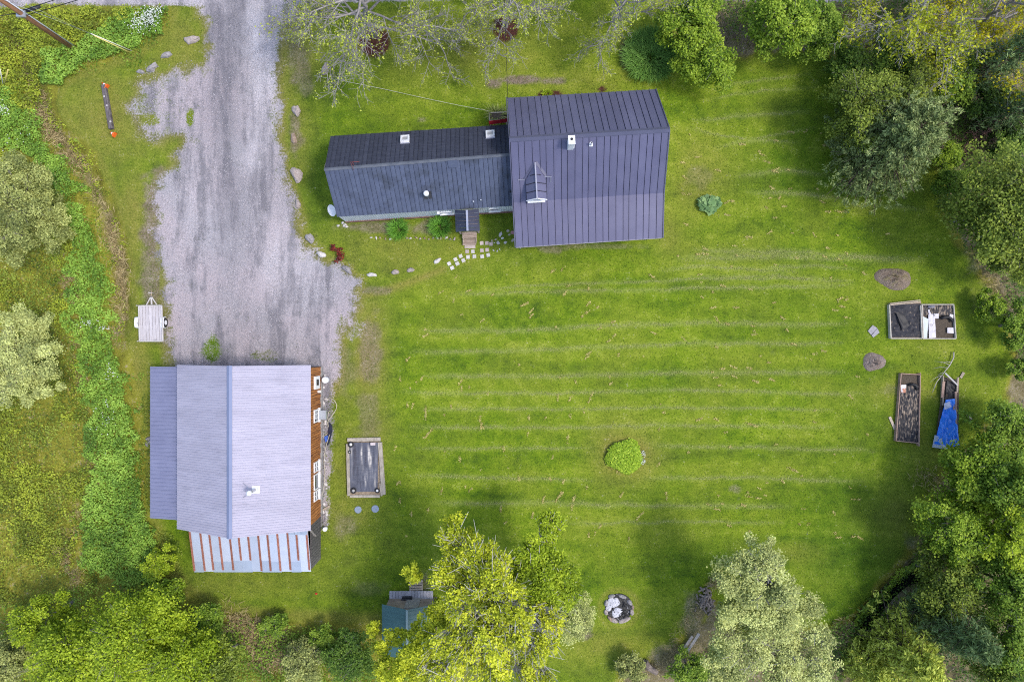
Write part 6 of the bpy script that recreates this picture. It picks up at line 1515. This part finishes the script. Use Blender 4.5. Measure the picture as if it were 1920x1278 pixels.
# ------------------------------------------------------------------ thicket at the bottom left
tree('broad yellow green tree at the bottom left', 250, 1185, 84, 7.0, L_lime, 20000, .14, 70)
tree('yellow green tree at the bottom edge left of the broad one', 145, 1225, 78, 7.0, L_lime, 18000, .14, 64)
tree('smaller yellow green tree standing on the meadow edge', 80, 1160, 50, 5.0, L_lime, 11000, .13, 46)
tree('yellow green tree at the bottom edge right of the broad one', 345, 1235, 70, 6.5, L_lime, 16000, .14, 60)
tree('green tree between the broad yellow green tree and the brush', 408, 1252, 52, 5.0, L_olive, 11000, .14, 50)
tree('dark green bush behind the barn shed corner', 385, 1170, 36, 2.4, L_mid, 6500, .13, 30, 'bush', 'bush')
tree('bright green bush on the meadow edge below the barn shed', 310, 1120, 40, 2.6, L_bright, 7000, .13, 32, 'bush', 'bush')
tree('yellow green bush beside the left corner of the barn shed', 300, 1055, 32, 1.8, L_lime, 5000, .12, 26, 'bush', 'bush')
tree('grey green willow in the bottom left corner', 18, 1235, 50, 5.0, L_grey, 10000, .12, 44)
tree('grey green bush in the brush at the bottom edge', 570, 1240, 46, 2.6, L_grey, 7500, .12, 34, 'bush', 'bush')
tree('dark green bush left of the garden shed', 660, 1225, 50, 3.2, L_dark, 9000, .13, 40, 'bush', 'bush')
tree('mid green bush in the brush left of the dark one', 610, 1200, 30, 1.8, L_mid, 4500, .12, 26, 'bush', 'bush')
tree('small green bush at the lawn edge below the barn', 515, 1168, 26, 1.2, L_mid, 3500, .11, 22, 'bush', 'bush')
# ------------------------------------------------------------------ willows on the left meadow
tree('large grey green willow on the left edge beside the green strip', 48, 385, 84, 4.6, L_grey, 24000, .12, 80, 'willow_tree', 'tree', blobs=[(30, 325, 3.2, 44), (70, 350, 2.8, 42), (95, 400, 2.6, 44), (50, 410, 3.4, 56), (100, 445, 2.4, 40), (20, 455, 3, 46), (10, 380, 3.4, 44)], low=-.3)
tree('pale silver green willow on the left edge level with the barn', 50, 665, 84, 4.4, L_silver, 26000, .11, 84, 'willow_tree', 'tree', blobs=[(35, 610, 3, 42), (75, 620, 2.6, 34), (20, 660, 3.4, 46), (65, 670, 3.2, 48), (90, 715, 2.6, 38), (40, 725, 3, 46), (10, 720, 3, 40)], low=-.3)

# ------------------------------------------------------------------ blades, clumps, small plants
def blades(label, x, y, rpx, h, mat, n, name, cat, seed, lw=.035, ry=None, spread=.5, group=None, base_r=.8):
    """tuft of arching strap leaves"""
    rg = np.random.default_rng(seed); p = np.array(G(x, y)); o = thing(name, label, cat, Vector(p), group); r = M(rpx); r2 = M(ry or rpx)
    u = rg.uniform(0, 2 * np.pi, n); f = np.sqrt(rg.random(n)) * base_r; b = np.stack([p[0] + np.cos(u) * f * r, p[1] + np.sin(u) * f * r2, np.full(n, p[2])], 1)
    az = u + rg.normal(0, .7, n); L_ = h * rg.uniform(.8, 1.5, n); dx = np.stack([np.cos(az), np.sin(az), np.zeros(n)], 1); sx = np.stack([-np.sin(az), np.cos(az), np.zeros(n)], 1)
    sp = spread * rg.uniform(.5, 1.3, n); ts = [0, .4, .75, 1.0]; pts = []
    for t in ts: pts.append(b + dx * (L_ * sp * t ** 1.5)[:, None] + np.array([0, 0, 1]) * (L_ * (t - .55 * t ** 2.2))[:, None])
    co = np.empty((n, 8, 3))
    for i, (t, q) in enumerate(zip(ts, pts)):
        wd = lw * (1 - t ** 2 * .9) * .5; co[:, 2 * i] = q - sx * wd; co[:, 2 * i + 1] = q + sx * wd
    qd = np.concatenate([np.array([[0, 1, 3, 2]]) + 2 * i for i in range(3)]); fq = (qd[None] + (np.arange(n) * 8)[:, None, None]).reshape(-1, 4)
    local_mesh('leaves', co.reshape(-1, 3), fq, mat, o, np.repeat(np.clip(rg.normal(.5, .2, n), 0, 1), 3)); return o
blades('left daylily clump of arching green blades below the wing', 748, 431, 17, .75, L_blade, 420, 'daylily_clump', 'plant', 51)
blades('right daylily clump of darker green blades beside the porch', 826, 426, 19, .75, L_blade, 460, 'daylily_clump', 'plant', 52)
blades('large bed of dark green lily blades beside the bushes', 1218, 108, 44, .9, leafmat('lily_dark', (.030, .075, .018), (.072, .150, .036), (.16, .27, .08)), 3000, 'lily_bed', 'plant', 53, lw=.05, ry=42, base_r=1.0)
blades('grassy plants growing in the planter box by the house', 932, 219, 14, 1.0, L_grey, 220, 'planter_plant', 'plant', 54, ry=5)
blades('small yellow green plant in the mulch behind the house', 1026, 176, 11, .3, L_lime, 140, 'garden_plant', 'plant', 55, ry=6)
def leafy(label, x, y, rpx, h, mat, n, leaf, name, cat, seed, ry=None, ub=.9, aspect=.7, dome=True):
    rg = np.random.default_rng(seed); p = np.array(G(x, y)); o = thing(name, label, cat, Vector(p)); u = rg.uniform(0, 2 * np.pi, n); f = np.sqrt(rg.random(n)); f *= 1 + .08 * np.sin(3 * u + seed) + .06 * np.sin(5 * u + 2 * seed) + rg.normal(0, .03, n)
    z = h * np.sqrt(np.clip(1 - (f * .9) ** 2, .04, 1)) * (rg.uniform(.55, 1.05, n) if dome else 1)
    pos = np.stack([p[0] + np.cos(u) * f * M(rpx), p[1] + np.sin(u) * f * M(ry or rpx), p[2] + np.maximum(z, .04)], 1)
    co, q = leaf_quads(pos, leaf, ub, aspect, rg); local_mesh('foliage', co, q, mat, o, np.clip(rg.normal(.5, .22, n), 0, 1))
    st = [(p + np.array([rg.normal() * .3 * M(rpx), rg.normal() * .3 * M(rpx), 0]), pos[i], .012, .006) for i in range(0, n, max(1, n // 30))]
    co, q = tubes_np(st, 4); local_mesh('stems', co, q, B_brown, o); return o
gp_ = leafy('round bright green perennial clump in the middle of the lawn', 1170, 854, 33, .50, leafmat('leaf_perennial', (.08, .15, .012), (.17, .26, .022), (.30, .38, .06)), 5200, .13, 'perennial_clump', 'plant', 61, ry=30)
leafy('pale flowering edge plant on the right side of the perennial clump', 1199, 856, 11, .30, L_flower, 160, .07, 'flower_patch', 'plant', 62, ry=14)
leafy('broad leaved blue green rhubarb plant on the right of the house', 1328, 384, 20, .5, L_rhub, 90, .34, 'rhubarb_plant', 'plant', 63, ry=17, ub=1.2, aspect=.85)
rs = thing('red_shrub', 'low dark red leaved shrub on the lawn below the wing', 'shrub', G(636, 475)); rg = np.random.default_rng(64); pos = []; sg = []
for (pts) in ([(620, 459), (627, 466), (634, 470), (640, 466)], [(634, 470), (637, 478), (635, 486), (629, 491)], [(636, 473), (645, 478)], [(625, 464), (622, 468)], [(637, 480), (641, 487)]):
    for (a, b_) in zip(pts[:-1], pts[1:]):
        a3, b3 = np.array(W(*a, .35)), np.array(W(*b_, .35)); sg.append((a3, b3, .025, .018))
        for k in range(30): t = rg.random(); pos.append(a3 + (b3 - a3) * t + rg.normal(size=3) * np.array([.07, .07, .06]))
sg.append((np.array(G(636, 474)), np.array(W(635, 472, .35)), .04, .03)); co, q = tubes_np(sg, 5); local_mesh('branches', co, q, B_brown, rs)
co, q = leaf_quads(np.array(pos), .13, .6, .6, rg); local_mesh('foliage', co, q, L_red, rs, rg.random(len(q)))

# ------------------------------------------------------------------ uncountable growth
def scatter(polys, dens, jit, seed, mask=None):
    """random photo-pixel points inside polygons, dens per square metre on the ground"""
    rg = np.random.default_rng(seed); out = []
    for poly in polys:
        P = np.array(poly, float); x0, y0 = P.min(0); x1, y1 = P.max(0); n = int((x1 - x0) * (y1 - y0) * (H / FPX) ** 2 * dens)
        x = rg.uniform(x0, x1, n); y = rg.uniform(y0, y1, n); keep = poly_sd(x, y, poly) + (fbm(x / 22, y / 22, seed) - .5) * jit > 0
        if mask is not None: keep &= rg.random(n) < mask(x, y)
        out.append(np.stack([x[keep], y[keep]], 1))
    return np.concatenate(out), rg
def cover(name, label, cat, polys, dens, hgt, leaf, mat, seed, ub=.8, aspect=.7, jit=26, mask=None, clumpy=40, tintvar=.18, low=.05):
    P, rg = scatter(polys, dens, jit, seed, mask); px, py = P[:, 0], P[:, 1]
    hh = hgt * (.45 + .9 * fbm(px / clumpy * 3, py / clumpy * 3, seed + 3, 3)); z = ground_h(px, py) + low + hh * np.sqrt(rg.random(len(px)))
    pos = np.stack([(px - 960) * H / FPX, (639 - py) * H / FPX, z], 1)
    co, q = leaf_quads(pos, leaf, ub, aspect, rg); t = np.clip(rg.normal(.5, tintvar, len(q)) + (fbm(px / 26, py / 26, seed + 9, 3) - .5) * 1.3, 0, 1)
    return stuff(link(name, fast_mesh(name, co, q, t), mat), label, cat)
STRIP = [(-40, 165), (24, 168), (58, 215), (88, 262), (128, 305), (156, 372), (182, 440), (200, 500), (206, 570), (216, 640), (236, 690), (252, 760), (262, 830), (262, 930), (284, 1000), (300, 1060), (262, 1092), (190, 1088), (150, 1050), (150, 985),
         (168, 930), (182, 870), (172, 800), (172, 740), (150, 690), (146, 620), (136, 560), (130, 500), (148, 440), (128, 372), (70, 310), (20, 270), (-40, 262)]
STRIP2 = [(78, 150), (112, 162), (150, 128), (190, 117), (244, 99), (304, 60), (320, 18), (240, 18), (200, 58), (150, 92), (100, 96), (84, 120)]
cover('ground_cover', 'dense bright green leafy ground cover along the ditch', 'ground cover', [STRIP], 380, .6, .12, L_cover, 71, jit=60, clumpy=26)
cover('verge_fringe', 'loose green weeds fraying out along the ground cover strip', 'weeds', [STRIP, STRIP2], 80, .35, .11, L_mid, 70, jit=150)
cover('ground_cover', 'green leafy weeds on the verge between pole and driveway', 'weeds', [STRIP2], 380, .5, .13, L_cover, 72)
def wmask(x, y): return sstep(.40, .60, fbm(x / 60, y / 60, 77)) * .9 + .10
LEFT = [(-60, 20), (330, 14), (240, 40), (110, 100), (80, 130), (60, 215), (0, 168), (-60, 165)]
MEAD2 = [(-60, 262), (20, 270), (128, 372), (148, 440), (130, 500), (146, 620), (172, 740), (182, 870), (150, 985), (150, 1050), (190, 1090), (60, 1130), (-60, 1140)]
cover('meadow_weeds', 'yellow green weeds patching the meadow on the left', 'weeds', [MEAD2], 230, .45, .12, L_weed, 73, mask=wmask)
cover('meadow_weeds', 'yellow green weeds along the road in the top left corner', 'weeds', [LEFT], 260, .5, .12, L_weed, 74)
cover('meadow_grass', 'dull green low growth filling the left meadow', 'grass', [MEAD2, LEFT], 150, .3, .11, L_olive, 75, mask=lambda x, y: .15 + .85 * sstep(.42, .58, fbm(x / 45 + 9, y / 45, 78)))
cover('verge_weeds', 'green weeds hugging the left side of the barn lean-to', 'weeds', [[(262, 830), (276, 700), (284, 700), (284, 980), (340, 1010), (345, 1075), (300, 1060), (268, 980)]], 90, .3, .1, L_olive, 76)
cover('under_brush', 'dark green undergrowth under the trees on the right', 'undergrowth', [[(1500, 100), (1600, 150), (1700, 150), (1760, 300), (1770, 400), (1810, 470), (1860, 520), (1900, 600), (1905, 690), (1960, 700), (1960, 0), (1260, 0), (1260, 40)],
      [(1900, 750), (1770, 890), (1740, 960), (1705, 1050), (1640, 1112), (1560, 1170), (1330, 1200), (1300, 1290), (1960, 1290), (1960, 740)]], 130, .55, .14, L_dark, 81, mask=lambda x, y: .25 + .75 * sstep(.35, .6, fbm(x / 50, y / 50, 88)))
cover('lawn_edge_weeds', 'bright green weeds along the right lawn edge and pool', 'weeds', [[(1745, 960), (1725, 1030), (1690, 1060), (1640, 1120), (1600, 1165), (1625, 1180), (1680, 1110), (1740, 1060), (1770, 960)]], 200, .4, .12, L_bright, 82)
cover('bottom_brush', 'green brush under the trees along the bottom left', 'undergrowth', [[(-40, 1130), (60, 1120), (180, 1090), (300, 1070), (350, 1110), (430, 1150), (520, 1160), (640, 1170), (700, 1175), (760, 1210), (860, 1290), (-40, 1290)]], 170, .6, .13, L_mid, 83, mask=lambda x, y: .2 + .8 * sstep(.38, .58, fbm(x / 40, y / 40, 89)))
# dead stalks
def stalks(name, label, lines, wd, n, seed, L0=.5):
    rg = np.random.default_rng(seed); pos = []
    for pts in lines:
        pts = np.array(pts, float); seg = rg.integers(0, len(pts) - 1, n); t = rg.random(n)[:, None]; p = pts[seg] * (1 - t) + pts[seg + 1] * t + rg.normal(size=(n, 2)) * wd; pos.append(p)
    P = np.concatenate(pos); px, py = P[:, 0], P[:, 1]; keep = fbm(px / 20, py / 20, seed) > .36; px, py = px[keep], py[keep]
    c = np.stack([(px - 960) * H / FPX, (639 - py) * H / FPX, ground_h(px, py) + .08 + rg.random(len(px)) * .2], 1)
    co, q = leaf_quads(c, L0, .5, .06, rg); return stuff(link(name, fast_mesh(name, co, q, np.clip(rg.normal(.5, .25, len(q)), 0, 1)), L_dead), label, 'dead stalks')
stalks('dead_stalks', 'flattened dead brown stalks along the ditch on the left', [DITCH, [(60, 200), (110, 270), (170, 330)], [(205, 420), (226, 500), (222, 590)]], 8, 1100, 91)
stalks('dead_stalks', 'dead brown stalks beside the ground cover strip', [[(140, 600), (150, 660), (160, 720)], [(130, 520), (140, 560)], [(172, 830), (185, 900), (150, 960), (130, 1010)], [(115, 1020), (150, 1090)]], 9, 900, 92, .35)
stalks('dead_stalks', 'brown dead grass heap in the brush below the barn', [[(430, 1155), (470, 1185), (520, 1215), (560, 1240)], [(480, 1180), (505, 1240)]], 14, 2600, 93)
stalks('dead_stalks', 'brown dead brush round the rotting log and planks', [[(1200, 1250), (1240, 1250), (1270, 1225)], [(1255, 1215), (1290, 1160), (1320, 1140)], [(1336, 1092), (1345, 1085)]], 7, 330, 94, .35)
stalks('dead_stalks', 'brown dead twigs at the right lawn edge by the trees', [[(1720, 890), (1760, 900)], [(1575, 1165), (1590, 1200)], [(1845, 500), (1880, 560)]], 14, 160, 95, .5)
cover('ditch_weeds', 'scattered green weeds growing through the ditch stalks', 'weeds', [[(60, 150), (100, 165), (108, 200), (135, 245), (180, 295), (216, 385), (238, 455), (242, 560), (228, 620), (205, 600), (200, 500), (182, 440), (150, 360), (120, 300), (80, 250)]], 110, .3, .11, L_weed, 86, mask=lambda x, y: sstep(.48, .62, fbm(x / 18, y / 18, 87)))
# white flowers
def flowers(name, label, blobs, seed, size=.09):
    rg = np.random.default_rng(seed); P = np.concatenate([np.stack([rg.normal(x, sx, n), rg.normal(y, sy, n)], 1) for (x, y, sx, sy, n) in blobs]); px, py = P[:, 0], P[:, 1]
    c = np.stack([(px - 960) * H / FPX, (639 - py) * H / FPX, ground_h(px, py) + .5 + rg.random(len(px)) * .2], 1); co, q = leaf_quads(c, size, 1.2, .9, rg)
    return stuff(link(name, fast_mesh(name, co, q, rg.random(len(q))), L_flower), label, 'flowers')
flowers('white_flowers', 'white flower heads on the verge at the top of the driveway', [(285, 42, 11, 10, 230), (265, 52, 10, 8, 60), (300, 28, 8, 8, 70)], 96, .075)
flowers('white_flowers', 'scattered white flowers in the ground cover strip', [(20, 212, 6, 5, 60), (175, 605, 7, 4, 30), (202, 615, 4, 3, 20), (215, 700, 10, 10, 25), (210, 780, 12, 20, 30), (45, 260, 20, 15, 12)], 97, .07)
# mown lawn: standing blades, rows of clippings, scraps of dry thatch
rg = np.random.default_rng(98); n = 150000
px = rg.uniform(-20, 1940, n); py = rg.uniform(5, 1290, n); ok = (rough_mask(px, py) < .4) & (poly_sd(px, py, DRIVE) < -6)
px, py = px[ok], py[ok]; c = np.stack([(px - 960) * H / FPX, (639 - py) * H / FPX, ground_h(px, py, np.zeros_like(px)) + .025], 1)
co, q = leaf_quads(c, .085, .6, .3, rg); stuff(link('lawn_grass', fast_mesh('lawn_grass', co, q, np.clip(rg.normal(.5, .2, len(q)) + (fbm(px / 40, py / 40, 99) - .5) * .8, 0, 1)), L_grass), 'short mown grass blades over the whole lawn', 'grass')
pos = []
for pts, wd in WINDROWS:
    pts = np.array(pts, float); L_ = np.hypot(*(np.diff(pts, axis=0).T)); n = int(L_.sum() * 2.4 * wd / 4); s = rg.choice(len(L_), n, p=L_ / L_.sum()); t = rg.random(n)[:, None]
    p = pts[s] * (1 - t) + pts[s + 1] * t; p[:, 1] += rg.normal(0, wd * .42, n) - (fbm(p[:, 0] / 26, p[:, 1] / 200, 21, 3) - .5) * 7; ends = np.minimum(p[:, 0] - pts[0, 0], pts[-1, 0] - p[:, 0]); pos.append(p[(rg.random(n) < np.clip(ends / 90 + .15, 0, 1)) & (fbm(p[:, 0] / 24, p[:, 1] / 8, 23, 2) > .38)])
P = np.concatenate(pos); px, py = P[:, 0], P[:, 1]; c = np.stack([(px - 960) * H / FPX, (639 - py) * H / FPX, ground_h(px, py, np.zeros_like(px)) + .035], 1)
co, q = leaf_quads(c, .058, 1.0, .40, rg); stuff(link('grass_clippings', fast_mesh('grass_clippings', co, q, np.clip(rg.normal(.5, .25, len(q)), 0, 1)), L_clip), 'pale rows of grass clippings left by the mower', 'clippings')
pos = []
for k in range(260):
    x, y = rg.uniform(730, 1640), rg.uniform(500, 1010)
    if rg.random() < .25: x, y = rg.uniform(1260, 1700), rg.uniform(240, 500)
    if poly_sd(np.array([x]), np.array([y]), WOOD)[0] > -10 or (1640 < x and 540 < y) : continue
    a = math.radians(-75 if y > 700 and x < 1300 else (-40 if x < 1200 else 10)) + rg.normal() * .35; L_ = rg.uniform(1, 7) * (1.9 if rg.random() < .10 else 1); m = int(L_ * rg.uniform(2, 6)) + 2
    t = rg.uniform(-1, 1, m); pos.append(np.stack([x + math.cos(a) * t * L_ + rg.normal(0, 1.0, m), y + math.sin(a) * t * L_ + rg.normal(0, 1.0, m)], 1))
P = np.concatenate(pos); px, py = P[:, 0], P[:, 1]; c = np.stack([(px - 960) * H / FPX, (639 - py) * H / FPX, ground_h(px, py, np.zeros_like(px)) + .04], 1)
co, q = leaf_quads(c, .10, .8, .4, rg); stuff(link('dry_thatch', fast_mesh('dry_thatch', co, q, rg.random(len(q))), L_thatch), 'scraps of dry yellow thatch strewn over the mown lawn', 'thatch')

# loose stones on the drive
L_stone = leafmat('gravel_stone', (.22, .205, .215), (.35, .325, .345), (.52, .49, .51), trans=0, rough=.9, bl=1.0, gain=1.0)
rg = np.random.default_rng(101); n = 26000; px = rg.uniform(230, 690, n); py = rg.uniform(-5, 720, n); sd = poly_sd(px, py, DRIVE) + (fbm(px / 22, py / 22, 1) - .5) * 44
ok = rg.random(n) < np.clip((sd + 22) / 40, 0, 1) * (.05 + 1.3 * sstep(.42, .66, fbm(px / 34, py / 80, 103))); px, py = px[ok], py[ok]
c = np.stack([(px - 960) * H / FPX, (639 - py) * H / FPX, ground_h(px, py, np.zeros_like(px)) + .012], 1)
co, q = leaf_quads(c, .055, .8, .85, rg); stuff(link('gravel_stones', fast_mesh('gravel_stones', co, q, np.clip(rg.normal(.5, .25, len(q)), 0, 1)), L_stone), 'loose grey stones scattered over the gravel driveway', 'gravel')
